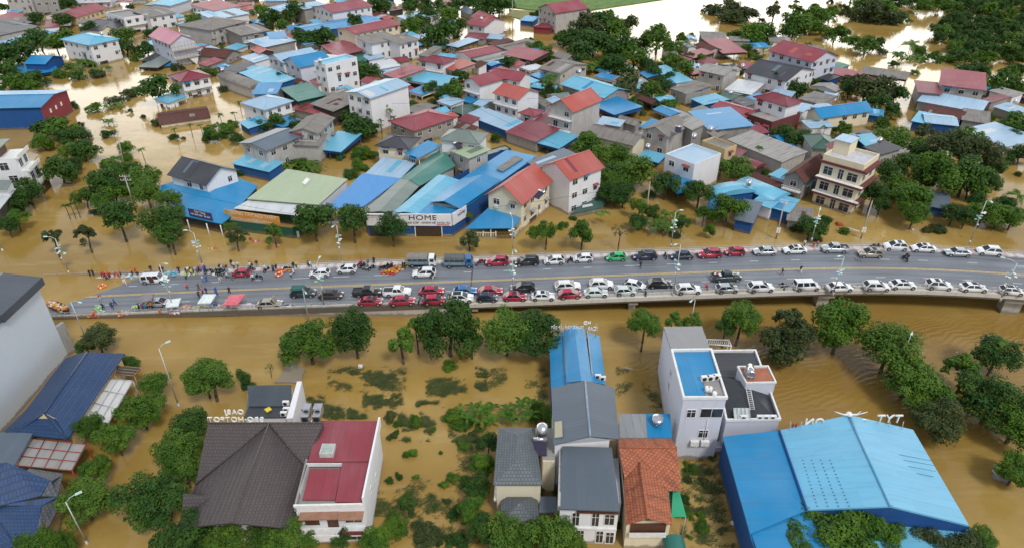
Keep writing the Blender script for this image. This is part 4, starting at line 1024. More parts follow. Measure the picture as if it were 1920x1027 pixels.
b.slab('roof', [(26, 1023, 3.0), (73, 1023, 3.0), (65, 1007.5, 3.6), (23, 1007.5, 3.6)], GRT)
b.slab('roof', [(-60, 1060, 3.0), (26, 1023, 3.0), (23, 1008, 3.6), (-20, 951, 5.0), (-60, 951, 5.0)], TILEB)

# 3 --- brown tiled hall and its mirrored roof lettering
b = Bld('restaurant_hall', 'restaurant', 'big hall under a steep brown tiled cross roof with roof lettering', (470, 880, 6))
b.walls([(372, 985, 3.7), (548, 985, 3.7), (590, 800, 3.7), (398, 800, 3.7)], WC['C']())
RZ, EZ = 9.0, 4.3
b.slab('roof', [(330, 990, EZ-.2), (434, 979, RZ), (504, 794, RZ), (366, 908, EZ+.3)], TILEN, 0.18, uvdir=1)
b.slab('roof', [(434, 979, RZ), (562, 992, EZ), (571, 872, 5.9), (504, 794, RZ)], TILEN, 0.18, uvdir=3)
b.slab('roof', [(366, 908, EZ+.3), (504, 794, RZ+.03), (390.5, 792.4, RZ+.03)], TILEN, 0.18, uvdir=1)
b.slab('roof', [(571, 873, 5.9), (607, 800, 8.4), (605, 792, RZ+.03), (504, 793.6, RZ+.03)], TILEN, 0.18, uvdir=2)
b.slab('roof', [(390.5, 792.4, RZ), (605, 792, RZ), (612, 805, 4.5), (398, 806, 4.5)], TILEN, 0.1, lift=-.03)
b.slab('dormer_roof', [(341, 957, 4.9), (371, 956, 4.9), (402, 931, 6.3), (344, 924, 6.3)], TILEN, 0.25)
b.beam('ridge_cap', (434, 979, RZ+.1), (504, 794, RZ+.1), TILEN, 0.13); b.beam('ridge_cap', (390, 792.4, RZ+.1), (605, 792, RZ+.1), TILEN, 0.13)
b.beam('valley', (366, 908, EZ+.45), (504, 794, RZ+.1), TILEN, 0.09); b.beam('valley', (571, 873, 6.0), (504, 794, RZ+.1), TILEN, 0.09)
ga, gb, gc = P(398, 992, EZ), P(480, 992, EZ), P(434, 981, RZ-.3)
mb = MB(); mb.face([ga, gb, Vector(((ga.x+gb.x)/2, (ga.y+gb.y)/2, RZ-1.9))]); b.part(mb, 'gable', WC['W']())
pa, pb = P(424, 1000, 4), P(470, 1000, 4); lo = text_obj('roof_letters', 'THAI HOTPOT', plain('gold_letter', (0.55, 0.36, 0.1), 0.4), 1.0, (pa+pb)/2+Vector((0, -.2, -.2)), fmat(pa, pb), 0.1, b.o, b.base)
WLET = plain('white_letter_plastic', (0.75, 0.75, 0.7), 0.5, 0, 0.05)
sg = Bld('sign', 'rooftop sign', 'free-standing white BBQ HOTPOT letters seen from behind on the brown hall', (443, 783, 9.6))
l0, l1 = P(390, 786, 9.6), P(495, 786, 9.6)
text_obj('letters', 'BBQ·HOTPOT', WLET, 1.15, (l0+l1)/2, (math.pi/2, 0, math.pi), 0.14, sg.o, sg.base, font_sx=(l1-l0).length/7.6)
text_obj('letters', 'OABJ', WLET, 1.1, P(439, 772, 10.7), (math.pi/2, 0, math.pi), 0.14, sg.o, sg.base, font_sx=0.95)
for k in range(8):
    p = l0.lerp(l1, k/7); mb = MB(); mb.tube((p.x, p.y-.15, 8.9), (p.x, p.y, 10.0), 0.035, n=5); sg.part(mb, 'strut', GREYM())
mb = MB(); mb.tube(l0-Vector((0, 0, .5)), l1-Vector((0, 0, .5)), 0.04, n=5); sg.part(mb, 'rail', GREYM())
ex = Bld('exhaust_unit', 'exhaust unit', 'cluster of silver kitchen exhaust ducts between the brown and maroon roofs', (586, 800, 8))
c0 = P(586, 800, 7.2)
for i, (dx, dy, dz, r, h) in enumerate(((-.75, 1.3, 1.3, .55, 1.2), (.75, 1.3, 1.3, .55, 1.2), (-.75, .3, 1.1, .5, .9), (.75, .3, 1.1, .5, .9))):
    mb = MB(); mb.box(c0.x+dx-r, c0.y+dy-r, c0.z+dz, c0.x+dx+r, c0.y+dy+r, c0.z+dz+h); mb.tube((c0.x+dx, c0.y+dy-r, c0.z+dz+h/2), (c0.x+dx, c0.y+dy-r-.04, c0.z+dz+h/2), r*.7, n=12, mi=1); ex.part(mb, 'fan_box', [STEEL(), BLACK()])
mb = MB(); mb.tube(c0+Vector((-.9, -1.0, -.5)), c0+Vector((.9, -1.0, -.5)), .65, n=14); mb.tube(c0+Vector((0, -1, -.5)), c0+Vector((0, 1, .6)), .3, n=12); mb.tube(c0+Vector((0, 0, -6)), c0+Vector((0, 0, .4)), .3, n=12); ex.part(mb, 'duct', STEEL())
pl = Bld('planter', 'planter box', 'small white railed box on the lower slope of the brown roof', (518, 972, 5)); q = P(518, 975, 4.6)
mb = MB(); mb.box(q.x-1.15, q.y-.5, 4.0, q.x+1.15, q.y+.6, 5.4); pl.part(mb, 'box', TRIM()); mb = MB(); mb.box(q.x-1.0, q.y-.38, 5.401, q.x+1.0, q.y+.48, 5.43); pl.part(mb, 'opening', BLACK())
mb = MB(); mb.box(q.x-1.25, q.y-.6, 5.44, q.x+1.25, q.y-.5, 5.6); mb.box(q.x-1.25, q.y+.6, 5.44, q.x+1.25, q.y+.7, 5.6); pl.part(mb, 'rail', TRIM())

# 4 --- maroon-roofed townhouse
b = Bld('house', 'house', 'white townhouse with large maroon sheet roof and glazed skylight', (640, 860, 7))
FLt, FRt, NRt, NLt = (600.7, 789, 7.3), (709, 788.5, 7.3), (683, 947, 6.6), (553, 950, 6.6)
b.walls([NLt, NRt, FRt, FLt], WC['W']())
b.slab('terrace', [(553, 950, 5.9), (683, 948, 5.9), (700, 860, 5.9), (575, 860, 5.9)], WC['K'](), 0.1)
b.slab('roof', [(577, 865, 7.2), (694, 864, 7.2), (711, 788, 7.8), (600, 788, 7.8)], RC['R']())
b.slab('roof', [(629, 940, 6.6), (678, 940.5, 6.6), (691, 866, 7.1), (642, 866, 7.1)], RC['R']())
b.slab('roof', [(567, 936, 6.2), (628, 936, 6.2), (640, 878, 6.7), (581, 878, 6.7)], RC['R']())
b.rim('parapet', [NLt, NRt], 6.6, TRIM(), 0.25, 0.35, False); b.rim('parapet', [NRt, (711.5, 786.5, 7.7)], 6.7, WC['W'](), 0.25, 1.4, False)
b.rim('parapet', [(553, 950, 6.6), (575, 862, 6.6)], 6.0, WC['K'](), 0.25, 0.7, False)
b.rim('roof_edge', [(576, 868, 7.0), (640, 868, 7.0)], 6.5, TRIM(), 0.15, 0.5, False)
q = P(615, 846, 7.4); mb = MB(); mb.box(q.x-.85, q.y-.85, 7.2, q.x+.85, q.y+.85, 7.95); sk = b.part(mb, 'skylight', plain('skylight_frame', (.5, .52, .5), .4)); mb = MB(); mb.box(q.x-.7, q.y-.7, 7.951, q.x+.7, q.y+.7, 7.98); b.part(mb, 'skylight_pane', plain('skylight_glass', (.36, .42, .38), .15))
A_, B_ = W3(NLt), W3(NRt); A_.z = B_.z = 0; dv = (B_-A_).normalized(); on = Vector((dv.y, -dv.x, 0)); LF = (B_-A_).length
def on_facade(bb, name, t0, t1, z0, z1, y0, y1, m, A=A_, dv=dv, LF=LF):
    M = Matrix(((dv.x, -dv.y, 0, A.x), (dv.y, dv.x, 0, A.y), (0, 0, 1, 0), (0, 0, 0, 1))); mb = MB(); mb.boxm(M, t0*LF, -y1, z0, t1*LF, -y0, z1); return bb.part(mb, name, m)
on_facade(b, 'awning', .06, .62, 5.55, 5.7, .001, 1.1, plain('brown_awning', (.3, .16, .1), .6)); on_facade(b, 'awning', .63, .98, 5.5, 5.65, .001, 1.2, plain('brown_awning', (.3, .16, .1), .6))
on_facade(b, 'balcony', .03, .62, 2.5, 2.75, .001, 1.7, TRIM()); on_facade(b, 'balcony_wall', .03, .62, 2.76, 3.5, 1.55, 1.7, TRIM()); on_facade(b, 'balcony', .66, .97, 2.9, 3.1, .001, 1.4, TRIM()); on_facade(b, 'balcony_wall', .66, .97, 3.11, 3.7, 1.28, 1.4, WC['M']())
for t, z, w_, h_, st in ((.2, 4.1, 1.5, 1.2, 'd'), (.5, 4.0, 1.1, 1.9, 'd'), (.81, 4.5, 1.9, 1.6, 'w'), (.81, 1.4, 2.4, 1.8, 'w'), (.3, 1.2, 2.4, 1.8, 'w')): b.win(NLt, NRt, t, z, w_, h_, st)
for t, z in ((.3, 4.7), (.55, 3.2)): b.win(NRt, FRt, t, z, .6, .7)

# 5 --- small charcoal building with path
b = Bld('shop', 'shop', 'small charcoal-roofed shop with tall slanting white side wall', (500, 745, 5))
b.walls([(460, 781, 4.3), (536, 783, 4.3), (547, 722, 4.3), (465, 723, 4.3)], WC['W']())
b.slab('roof', [(467, 761, 4.8), (546, 760.5, 4.8), (546.6, 720.7, 5.2), (463.8, 722, 5.2)], RC['S']() if False else rm('roof_blue_black_sheet', (0.045, 0.062, 0.078), dirt=.12, fade=.08))
b.slab('roof', [(457, 782, 4.45), (534, 782, 4.45), (541, 762, 4.6), (466, 762, 4.6)], RC['C']())
b.block('side_wall', [(538, 789, 5.0), (550, 788, 5.0), (567, 719, 5.0), (558, 719, 5.0)], 5.5, -1.5, WC['W']())
q = P(502, 765, 5); mb = MB(); mb.prism([(q.x-.55, q.y, 4.7), (q.x, q.y-.55, 4.7), (q.x+.55, q.y, 4.7), (q.x, q.y+.55, 4.7)], [(q.x-.55, q.y, 4.85), (q.x, q.y-.55, 4.85), (q.x+.55, q.y, 4.85), (q.x, q.y+.55, 4.85)]); b.part(mb, 'diamond_sign', plain('yellow_sign', (.62, .5, .02), .5))
for x, y in ((537, 758), (538, 770), (533, 778)): clutter(b, (x, y, 4.8), 4.8)
patch('pavement', [(542, 677), (571, 689), (566, 718), (516, 718)], 0.25, wall_mat('wet_paving', (.42, .4, .37), .5), label='pale wet paving leading to the small shop')

# 6 --- long blue roof with lettering, slate house, front shed roof
b = Bld('workshop', 'workshop', 'long vivid blue workshop roof with raised middle and mirrored lettering', (1080, 660, 6))
BL = RC['B']()
b.walls([(1034, 727, 4.0), (1134, 719, 4.0), (1123, 631, 4.0), (1032, 638, 4.0)], WC['B']())
b.slab('roof', [(1033, 728, 4.2), (1066, 720, 5.3), (1057, 619, 5.3), (1030, 637, 4.2)], BL, uvdir=1); b.slab('roof', [(1110, 715, 5.3), (1136, 720, 4.2), (1124, 630, 4.2), (1100, 621, 5.3)], BL, uvdir=1)
b.slab('roof', [(1062, 716, 5.9), (1090, 713, 6.9), (1076.5, 608, 6.9), (1057, 617, 5.9)], BL, uvdir=1); b.slab('roof', [(1090, 713, 6.9), (1110, 715, 5.9), (1097, 617, 5.9), (1076.5, 608, 6.9)], BL, uvdir=1)
b.block('clerestory', [(1063, 716, 5.85), (1108, 715, 5.85), (1096, 618, 5.85), (1058, 618, 5.85)], 5.82, 4.6, WC['K']())
for x0, y0, x1, y1 in ((1056, 621, 1061, 700), (1101, 621, 1110, 700)): b.beam('gutter', (x0, y0, 5.45), (x1, y1, 5.45), GREYM(), .09)
clutter(b, (1121, 708, 4.8), 4.8); clutter(b, (1130, 711, 4.6), 4.55)
sg = Bld('sign', 'rooftop sign', 'white ICAR workshop letters seen from behind on the blue ridge', (1078, 612, 7.3)); l0, l1 = P(1032, 614, 7.0), P(1096, 614, 7.0)
text_obj('letters', 'TRUNG TÂM LẮP ĐẶT', WLET, .8, (l0+l1)/2, (math.pi/2, 0, math.pi), .12, sg.o, sg.base, font_sx=.62); text_obj('letters', 'ICAR', WLET, 1.1, P(1111, 616, 7.0), (math.pi/2, 0, math.pi), .12, sg.o, sg.base, font_sx=.62)
text_obj('emblem', 'HD', WLET, .8, P(1101, 605, 8.2), (math.pi/2, 0, math.pi), .2, sg.o, sg.base); mb = MB(); mb.tube(l0-Vector((0, 0, .6)), P(1124, 614, 6.4), .04, n=5); sg.part(mb, 'rail', GREYM())
for x in (1040, 1060, 1080, 1100, 1118): p = P(x, 614, 6.4); mb = MB(); mb.tube((p.x, p.y, 4.4), (p.x, p.y, 7.2), .04, n=5); sg.part(mb, 'strut', GREYM())

b = Bld('house', 'house', 'tall slate-roofed house with white gable in the middle of its row', (1098, 770, 9))
SL = rm('roof_smooth_slate_sheet', (0.10, 0.128, 0.158), dirt=.1, fade=.06)
b.walls([(1041, 828, 8.4), (1143, 823, 8.4), (1149, 727, 8.4), (1037, 729, 8.4)], WC['W']())
b.slab('roof', [(1038, 833, 8.6), (1106.5, 817, 10.0), (1097, 713, 10.0), (1033.5, 727, 8.6)], SL, uvdir=1); b.slab('roof', [(1106.5, 817, 10.0), (1161, 822, 8.6), (1152, 726, 8.6), (1097, 713, 10.0)], SL, uvdir=1)
b.beam('ridge_cap', (1106.5, 817, 10.05), (1097, 713, 10.05), plain('ridge_light', (.2, .26, .34), .4), .16)
mb = MB(); p0, p1, p2 = P(1041, 832, 8.3), P(1153, 824, 8.3), P(1106.5, 819, 9.8); mb.face([p0, p1, p2]); b.part(mb, 'gable', WC['W']())
b.slab('skylight', [(1040, 820, 8.75), (1055, 818, 9.1), (1054, 788, 9.1), (1040, 790, 8.8)], rm('yellowed_plastic_sheet', (.42, .4, .27), 'sheet', .4), .05)
b = Bld('house', 'house', 'white-fronted house under a single slate roof with creepers below its eaves', (1104, 895, 7))
FA, FB = (1050, 953, 6.2), (1160, 957, 6.2)
b.walls([FA, FB, (1147, 838, 6.2), (1054, 836, 6.2)], WC['W']())
b.slab('roof', [(1048, 953, 6.9), (1162, 957, 6.9), (1147, 838, 7.7), (1054.5, 835.5, 7.7)], SL, 0.2); b.rim('parapet', [(1048, 950, 6.6), (1051, 838, 7.2)], 6.2, WC['G'](), .3, .9, False)
for t in (.28, .62): b.win(FA, FB, t, 4.5, .8, 2.2); b.win(FA, FB, t+.1, 1.4, .8, 2.1)
b.win(FA, FB, .86, 4.6, 1.1, 1.8); b.win(FA, FB, .9, 1.3, .9, 2.0)
A2, B2 = W3(FA), W3(FB); A2.z = B2.z = 0; dv2 = (B2-A2).normalized(); on_facade(b, 'band', 0, 1, 2.9, 3.15, .001, .25, TRIM(), A2, dv2, (B2-A2).length); on_facade(b, 'band', .28, 1, 6.0, 6.15, .001, .4, BROWN(), A2, dv2, (B2-A2).length)
b.block('side_annex', [(1152, 934, 5), (1166, 934, 5), (1160, 850, 5), (1149, 850, 5)], 4.2, -1.5, WC['L']())

# 7 --- grey tiled hipped house west of it
b = Bld('house', 'house', 'cream house with grey tiled hipped roof, solar heater and leafy balcony', (970, 850, 7))
b.walls([(931, 905, 6.2), (1014, 905, 6.2), (1001, 803, 6.2), (936, 803, 6.2)], WC['C']())
for ps in ([(925, 908, 6.4), (1017, 908, 6.4), (971, 860, 8.2)], [(1017, 908, 6.4), (1002, 801, 6.4), (971, 816, 8.2), (971, 860, 8.2)], [(1002, 801, 6.4), (934, 801, 6.4), (971, 816, 8.2)], [(934, 801, 6.4), (925, 908, 6.4), (971, 860, 8.2), (971, 816, 8.2)]): b.slab('roof', ps, TILEG)
b.block('side_tower', [(1018, 862, 6.2), (1041, 862, 6.2), (1040, 800, 6.2), (1004, 800, 6.2)], 6.0, -1.5, WC['C']()); b.slab('flat_roof', [(1018, 861, 6.1), (1041, 861, 6.1), (1040, 802, 6.1), (1006, 802, 6.1)], WC['K'](), .1)
b.win((1018, 862, 0), (1041, 862, 0), .5, 4.4, 1.2, 1.2); 
tw = P(1018, 862, 6.0), P(1041, 862, 6.0)
bb_ = P(1018, 862, 6.0); q0, q1 = P(1018, 862, 6.0), P(1041, 862, 6.0); b.win(q0, q1, .55, 4.2, 1.3, 1.2, 'd'); b.win(q0, q1, .55, 1.9, .8, .7)
o = copy_tree(tp); q = P(1016, 822, 6.1); o.location = (q.x, q.y, 6.1); o.scale = (1.25,)*3; o['label'] = 'large steel water tank on the cream house with grey tiles'; o['category'] = 'water tank'; o['group'] = 'water tanks on the roofs'
def solar(x, y, z, rz, label):
    t = empty('solar_heater', P(x, y, z), rz, label, 'solar water heater', 'solar heaters'); mb = MB()
    mb.prism([(-.8, -1.1, .1), (.8, -1.1, .1), (.8, .7, .9), (-.8, .7, .9)], [(-.8, -1.1, .18), (.8, -1.1, .18), (.8, .7, .98), (-.8, .7, .98)]); mb.build('collector', plain('collector_tubes', (.03, .025, .05), .2), t)
    mb = MB(); mb.tube((-.9, .85, 1.05), (.9, .85, 1.05), .26, n=12); mb.build('tank', STEEL(), t)
    mb = MB()
    for x_ in (-.75, .75): mb.tube((x_, .8, 0), (x_, .8, 1), .04, n=5); mb.tube((x_, -1.1, 0), (x_, .8, .9), .04, n=5)
    mb.build('frame', GREYM(), t); return t
solar(1013, 843, 6.2, 0, 'solar heater in front of the large steel water tank')
b.slab('balcony', [(926, 936, 3.0), (1012, 938, 3.0), (1014, 908, 3.0), (928, 906, 3.0)], TRIM(), .3)
b.slab('flat_roof', [(1011, 960, 2.9), (1046, 960, 2.9), (1043, 930, 2.9), (1012, 930, 2.9)], RC['S'](), .15)
b = Bld('gatehouse', 'gatehouse', 'small porch with a pointed grey tiled hip roof at the garden', (973, 960, 4)); b.walls([(947, 982, 2.5), (1003, 982, 2.5), (1003, 950, 2.5), (947, 950, 2.5)], WC['C']())
for ps in ([(937, 984, 3.1), (1011, 983, 3.1), (973.6, 942, 5.0)], [(1011, 983, 3.1), (1008, 925, 3.1), (973.6, 942, 5.0)], [(1008, 925, 3.1), (940, 925, 3.1), (973.6, 942, 5.0)], [(940, 925, 3.1), (937, 984, 3.1), (973.6, 942, 5.0)]): b.slab('roof', ps, TILEG)
b.slab('eave', [(946, 1004, 1.2), (1003, 1003, 1.2), (1003, 985, 1.2), (948, 985, 1.2)], TRIM(), .2)

# 8 --- terracotta house
b = Bld('house', 'house', 'narrow house with mossy terracotta tiles and a front gable', (1215, 890, 7))
b.walls([(1176, 975, 5.2), (1258, 975, 5.2), (1268, 835, 5.2), (1162, 835, 5.2)], WC['C']())
b.slab('roof', [(1160, 838, 7.6), (1269, 838, 7.6), (1259, 821, 6.6), (1160, 821, 6.6)], TILEO)
b.slab('roof', [(1171, 897, 6.0), (1200, 866, 7.0), (1252, 919, 5.6), (1277, 919, 5.6), (1269, 838, 7.62), (1160, 838, 7.62)], TILEO)
b.slab('roof', [(1173, 983, 5.2), (1215.5, 971, 7.0), (1199, 864, 7.05), (1170, 897, 5.8)], TILEO, uvdir=1); b.slab('roof', [(1215.5, 971, 7.0), (1261, 983, 5.2), (1251, 905, 5.7), (1199, 864, 7.05)], TILEO, uvdir=3)
b.beam('ridge_cap', (1215.5, 971, 7.1), (1199, 866, 7.1), TILEO, .14); b.beam('ridge_cap', (1160, 838, 7.7), (1269, 838, 7.7), TILEO, .12)
b.block('balcony', [(1180, 1006, 2.6), (1247, 1006, 2.6), (1250, 984, 2.6), (1178, 984, 2.6)], 2.9, 2.6, TRIM()); b.rim('balcony_wall', [(1180, 1006, 2.9), (1247, 1006, 2.9)], 2.9, TRIM(), .15, .7, False)
b.win(P(1178, 976, 5.2), P(1256, 976, 5.2), .5, 3.9, 4.0, 1.6, 'd')
b = Bld('lean_to', 'lean-to', 'flat roof half vivid blue and half clear plastic behind the terracotta tiles', (1210, 797, 6)); b.walls([(1164, 818, 5.6), (1258, 818, 5.6), (1256, 777, 5.6), (1162, 777, 5.6)], WC['W']())
b.slab('roof_sheet', [(1163, 820, 5.8), (1214, 820, 5.8), (1211, 775, 6.1), (1160.5, 775, 6.1)], rm('clear_plastic_sheet', (.27, .29, .3), 'sheet', .3, .5, (.1, .1, .09)), .08); b.slab('roof', [(1214.2, 820, 5.85), (1260, 820, 5.85), (1256.7, 775, 6.15), (1211.2, 775, 6.15)], BL, .12)
o = copy_tree(tp); q = P(1232, 794, 6.1); o.location = (q.x, q.y, 5.7); o['label'] = 'squat pale water tank on the half blue lean-to roof'; o['category'] = 'water tank'; o['group'] = 'water tanks on the roofs'; o.scale = (1.3, 1.3, .85)
b = Bld('awning', 'awning', 'bright green plastic awning beside the terracotta roof', (1268, 945, 4)); b.slab('sheet', [(1256, 968, 4.2), (1287, 968, 4.2), (1274, 920, 4.6), (1250.5, 920, 4.6)], RC['V'](), .06)
for x, y in ((1257, 967), (1286, 967), (1273, 921)): b.beam('post', (x, y, 4.2), (x-.1, y, 4.0), GREYM(), .06); q = P(x, y, 4.2); mb = MB(); mb.tube((q.x, q.y, -1.5), (q.x, q.y, 4.1), .06, n=6); b.part(mb, 'post', GREYM())
b = Bld('awning', 'awning', 'teal arched canopy at the very bottom beside the terracotta house', (1263, 1015, 2)); q0, q1 = P(1243, 1005, 2.4), P(1283, 1003, 2.4)
mb = MB(); n = 8
for i in range(n):
    t0, t1 = math.pi*i/n, math.pi*(i+1)/n; c_ = (q0+q1)/2; r = (q1-q0).length/2
    mb.face([(c_.x-r*math.cos(t0), c_.y-5, 1.8+1.0*math.sin(t0)), (c_.x-r*math.cos(t1), c_.y-5, 1.8+1.0*math.sin(t1)), (c_.x-r*math.cos(t1), c_.y, 1.8+1.0*math.sin(t1)), (c_.x-r*math.cos(t0), c_.y, 1.8+1.0*math.sin(t0))], smooth=True)
b.part(mb, 'sheet', RC['T']())
for sx in (-1, 1):
    mb = MB(); mb.tube((c_.x+sx*r*.98, c_.y-.2, -1.5), (c_.x+sx*r*.98, c_.y-.2, 1.85), .06, n=6); b.part(mb, 'post', GREYM())

# 9 --- tall pale grey block with blue roof deck and its black-roofed neighbour
b = Bld('apartment_building', 'building', 'tall pale narrow block with blue roof deck and grey rear roof', (1300, 700, 11))
LW = WC['L'](); T0, T1, T2, T3 = (1281.8, 746.6, 11.2), (1362, 746.6, 11.2), (1333, 657, 11.2), (1259.4, 658, 11.2)
b.walls([T0, T1, T2, T3], LW)
g0, g1 = W3(T3), W3(T2); back = (g0-W3(T0)).normalized()*5.2; r0, r1 = P(1245, 613, 9.2), P(1316, 612, 9.2)
mb = MB()
for a_, b2_ in ((g0, r0), (r1, g1)): mb.face([(a_.x, a_.y, -1.6), (b2_.x, b2_.y, -1.6), tuple(b2_), tuple(a_)][::-1] if a_ is g0 else [(a_.x, a_.y, -1.6), (b2_.x, b2_.y, -1.6), tuple(b2_), tuple(a_)])
mb.face([(r0.x, r0.y, -1.6), (r1.x, r1.y, -1.6), tuple(r1), tuple(r0)]); b.part(mb, 'wall', LW)
b.slab('roof', [(1259.4, 658.5, 11.15), (1333, 657.5, 11.15), (1316, 611, 9.4), (1244.5, 612, 9.4)], rm('roof_mid_grey_sheet', (.17, .18, .2), dirt=.12, fade=.06), .2)
b.slab('roof_deck', [(1283, 744, 11.2), (1323, 744, 11.2), (1318, 712, 11.2), (1346, 710, 11.2), (1332, 659, 11.2), (1261, 660, 11.2)], BL, .05); b.slab('terrace', [(1323.5, 744, 11.2), (1360, 744, 11.2), (1347, 710.5, 11.2), (1318.5, 712.5, 11.2)], WC['K'](), .06)
b.rim('parapet', [T0, T1, T2, T3], 11.15, TRIM(), .28, .4)
for x, y in ((1321, 712), (1332, 711), (1343, 709)): clutter(b, (x, y, 11.3), 11.25, rz=.1, sc=1.15)
for x, y in ((1326, 728), (1332, 729), (1340, 738)): mb = MB(); q = P(x, y, 11.8); mb.tube((q.x, q.y, 11.25), (q.x, q.y, 12.1), .28, n=10); b.part(mb, 'cylinder', TRIM())
b.win(T0, T1, .24, 8.6, 1.15, 1.3); b.win(T0, T1, .72, 8.7, 2.9, 1.5, 'p'); b.win(T0, T1, .62, 4.9, 1.2, 1.3); A3, B3 = W3(T0), W3(T1)
q = A3.lerp(B3, .45); clutter(b, (1281.8, 746.6, 11.2), 0) if False else None
mb = MB(); mb.box(q.x-.6, q.y-.5, 3.0, q.x+.5, q.y-.05, 3.8); b.part(mb, 'air_conditioner', TRIM()); mb = MB(); mb.box(q.x+.8, q.y-.5, 3.0, q.x+1.9, q.y-.05, 3.8); b.part(mb, 'air_conditioner', TRIM())
mb = MB(); mb.tube((q.x+1.2, q.y-.1, 3.8), (q.x+1.2, q.y-.1, 7.6), .06, n=6); b.part(mb, 'pipe', TRIM())
b.block('yard_wall', [(1273, 858, 0), (1352, 850, 0), (1350, 838, 0), (1273, 842, 0)], 1.3, -1.5, LW)
for t, z in ((.75, 8.5), (.85, 6.2)): b.win(T3, T0, t-.6 if False else .15, z, .6, 1.2)
b = Bld('house', 'house', 'white-rimmed house with black metal roof, ladder and terracotta-topped tower', (1410, 740, 6))
b.walls([(1362, 787, 6.3), (1462, 786, 6.3), (1416, 659, 6.3), (1335, 659, 6.3)], WC['L']())
BK = rm('roof_black_sheet', (.032, .038, .045), dirt=.12, fade=.06)
b.slab('roof', [(1362, 785, 6.0), (1456, 785, 6.0), (1400, 726, 7.4)], BK, .1); b.slab('roof', [(1362, 784, 6.0), (1400, 726, 7.4), (1398, 716, 7.4), (1352, 704, 6.2)], BK, .1, uvdir=3); b.slab('roof', [(1456, 785, 6.0), (1433, 725, 6.2), (1400, 726, 7.4)], BK, .1)
b.slab('roof', [(1352, 705, 6.3), (1430, 714, 6.5), (1412, 661, 6.6), (1337, 661, 6.4)], BK, .1, uvdir=1); b.rim('parapet', [(1362, 788, 6.3), (1462, 786, 6.3), (1416, 658, 6.3), (1335, 659, 6.3)], 6.2, TRIM(), .25, .4)
b.block('stair_tower', [(1399, 719, 8.2), (1454, 718, 8.2), (1439.5, 688, 8.2), (1383, 689, 8.2)], 8.2, 0, WC['L']()); b.slab('tower_floor', [(1400, 717, 8.3), (1452, 716, 8.3), (1438, 689, 8.3), (1385, 690, 8.3)], plain('terracotta_paving', (.36, .13, .07), .8), .05)
b.rim('tower_rim', [(1399, 719, 8.2), (1454, 718, 8.2), (1439.5, 688, 8.2), (1383, 689, 8.2)], 8.2, TRIM(), .2, .3)
mb = MB(); a_, c_ = P(1403, 727, 8.3), P(1411, 768, 6.5)
for sx in (-.3, .3): mb.tube(a_+Vector((sx, 0, 0)), c_+Vector((sx, 0, 0)), .05, n=5)
for k in range(11): p = a_.lerp(c_, (k+.5)/11); mb.tube(p-Vector((.3, 0, 0)), p+Vector((.3, 0, 0)), .035, n=5)
b.part(mb, 'ladder', TRIM())
b.slab('skylight', [(1377, 784, 6.6), (1407, 784, 6.6), (1405, 764, 7.2), (1375, 764, 7.2)], plain('frosted_glass', (.45, .5, .48), .3), .1); mb = MB()
for k in range(5): p, r_ = P(1377+k*7.5, 784, 6.75), P(1375+k*7.5, 764, 7.35); mb.tube(p, r_, .04, n=5)
b.part(mb, 'glazing_bar', GREYM())
for x in (1393, 1424, 1436, 1448): clutter(b, (x, 786, 6.2), 6.3, sc=1.0)
for i, (x, y, lb) in enumerate(((1400, 704, 'tall silver tank lying on the terracotta-topped tower'),)):
    t = empty('water_tank', P(x+4, y, 8.4), 0, lb, 'water tank', 'water tanks on the roofs'); mb = MB(); mb.tube((-.1, -.9, .9), (.3, 1.0, .9), .55, n=14); mb.build('drum', STEEL(), t); mb = MB(); mb.box(-.5, -.7, 0, -.4, .8, .6); mb.box(.5, -.7, 0, .6, .8, .6); mb.build('stand', GREYM(), t)
b = Bld('railing', 'railing', 'white slatted gantry over the water beside the grey rear roof', (1345, 640, 3))
mb = MB(); pts = [P(1325, 636, 2.2), P(1367, 637, 2.2), P(1371, 648, 2.2), P(1327, 645, 2.2)]
for i in range(4): mb.tube(pts[i], pts[(i+1) % 4], .1, n=5); mb.tube((pts[i].x, pts[i].y, -1.2), pts[i], .1, n=5)
for k in range(1, 12): mb.tube(pts[0].lerp(pts[1], k/12), pts[3].lerp(pts[2], k/12), .05, n=4)
b.part(mb, 'frame', TRIM())

# 10 --- the big blue hall
b = Bld('warehouse', 'warehouse', 'enormous light blue warehouse with a ridged roof and white roof letters', (1590, 880, 7))
BW = rm('roof_azure_sheet_large', (.16, .47, .68), dirt=.3, dcol=(.1, .22, .3), fade=.2)
wl = [(1358, 818, 5.4), (1408, 998, 5.4), (1440, 1090, 5.4), (1870, 1090, 5.4), (1812, 980, 5.4), (1710, 806, 5.4), (1592, 790, 5.4)]
b.walls(wl, WC['B']())
b.slab('roof', [(1355, 817.5, 5.6), (1406.5, 1000, 5.6), (1513, 955, 6.3), (1461.5, 806, 6.3)], RC['B'](), .25, uvdir=0)
b.slab('roof', [(1406, 1001, 5.3), (1440, 1100, 4.6), (1560, 1060, 5.2), (1514, 956, 5.8)], RC['B'](), .2, uvdir=0)
b.slab('roof', [(1461.5, 806, 6.4), (1513, 955, 6.4), (1671, 948, 8.6), (1592, 777, 8.6)], BW, .25, uvdir=0); b.slab('roof', [(1592, 777, 8.6), (1671, 948, 8.6), (1817, 984, 6.4), (1712, 804.6, 6.4)], BW, .25, uvdir=2)
b.slab('porch_roof', [(1514, 962, 5.2), (1560, 1090, 4.6), (1880, 1090, 4.6), (1818, 990, 5.2)], RC['L'](), .2)
b.beam('ridge_cap', (1592, 777, 8.7), (1671, 948, 8.7), BW, .2); b.beam('valley', (1461.5, 806, 6.5), (1513, 955, 6.5), WC['B'](), .14)
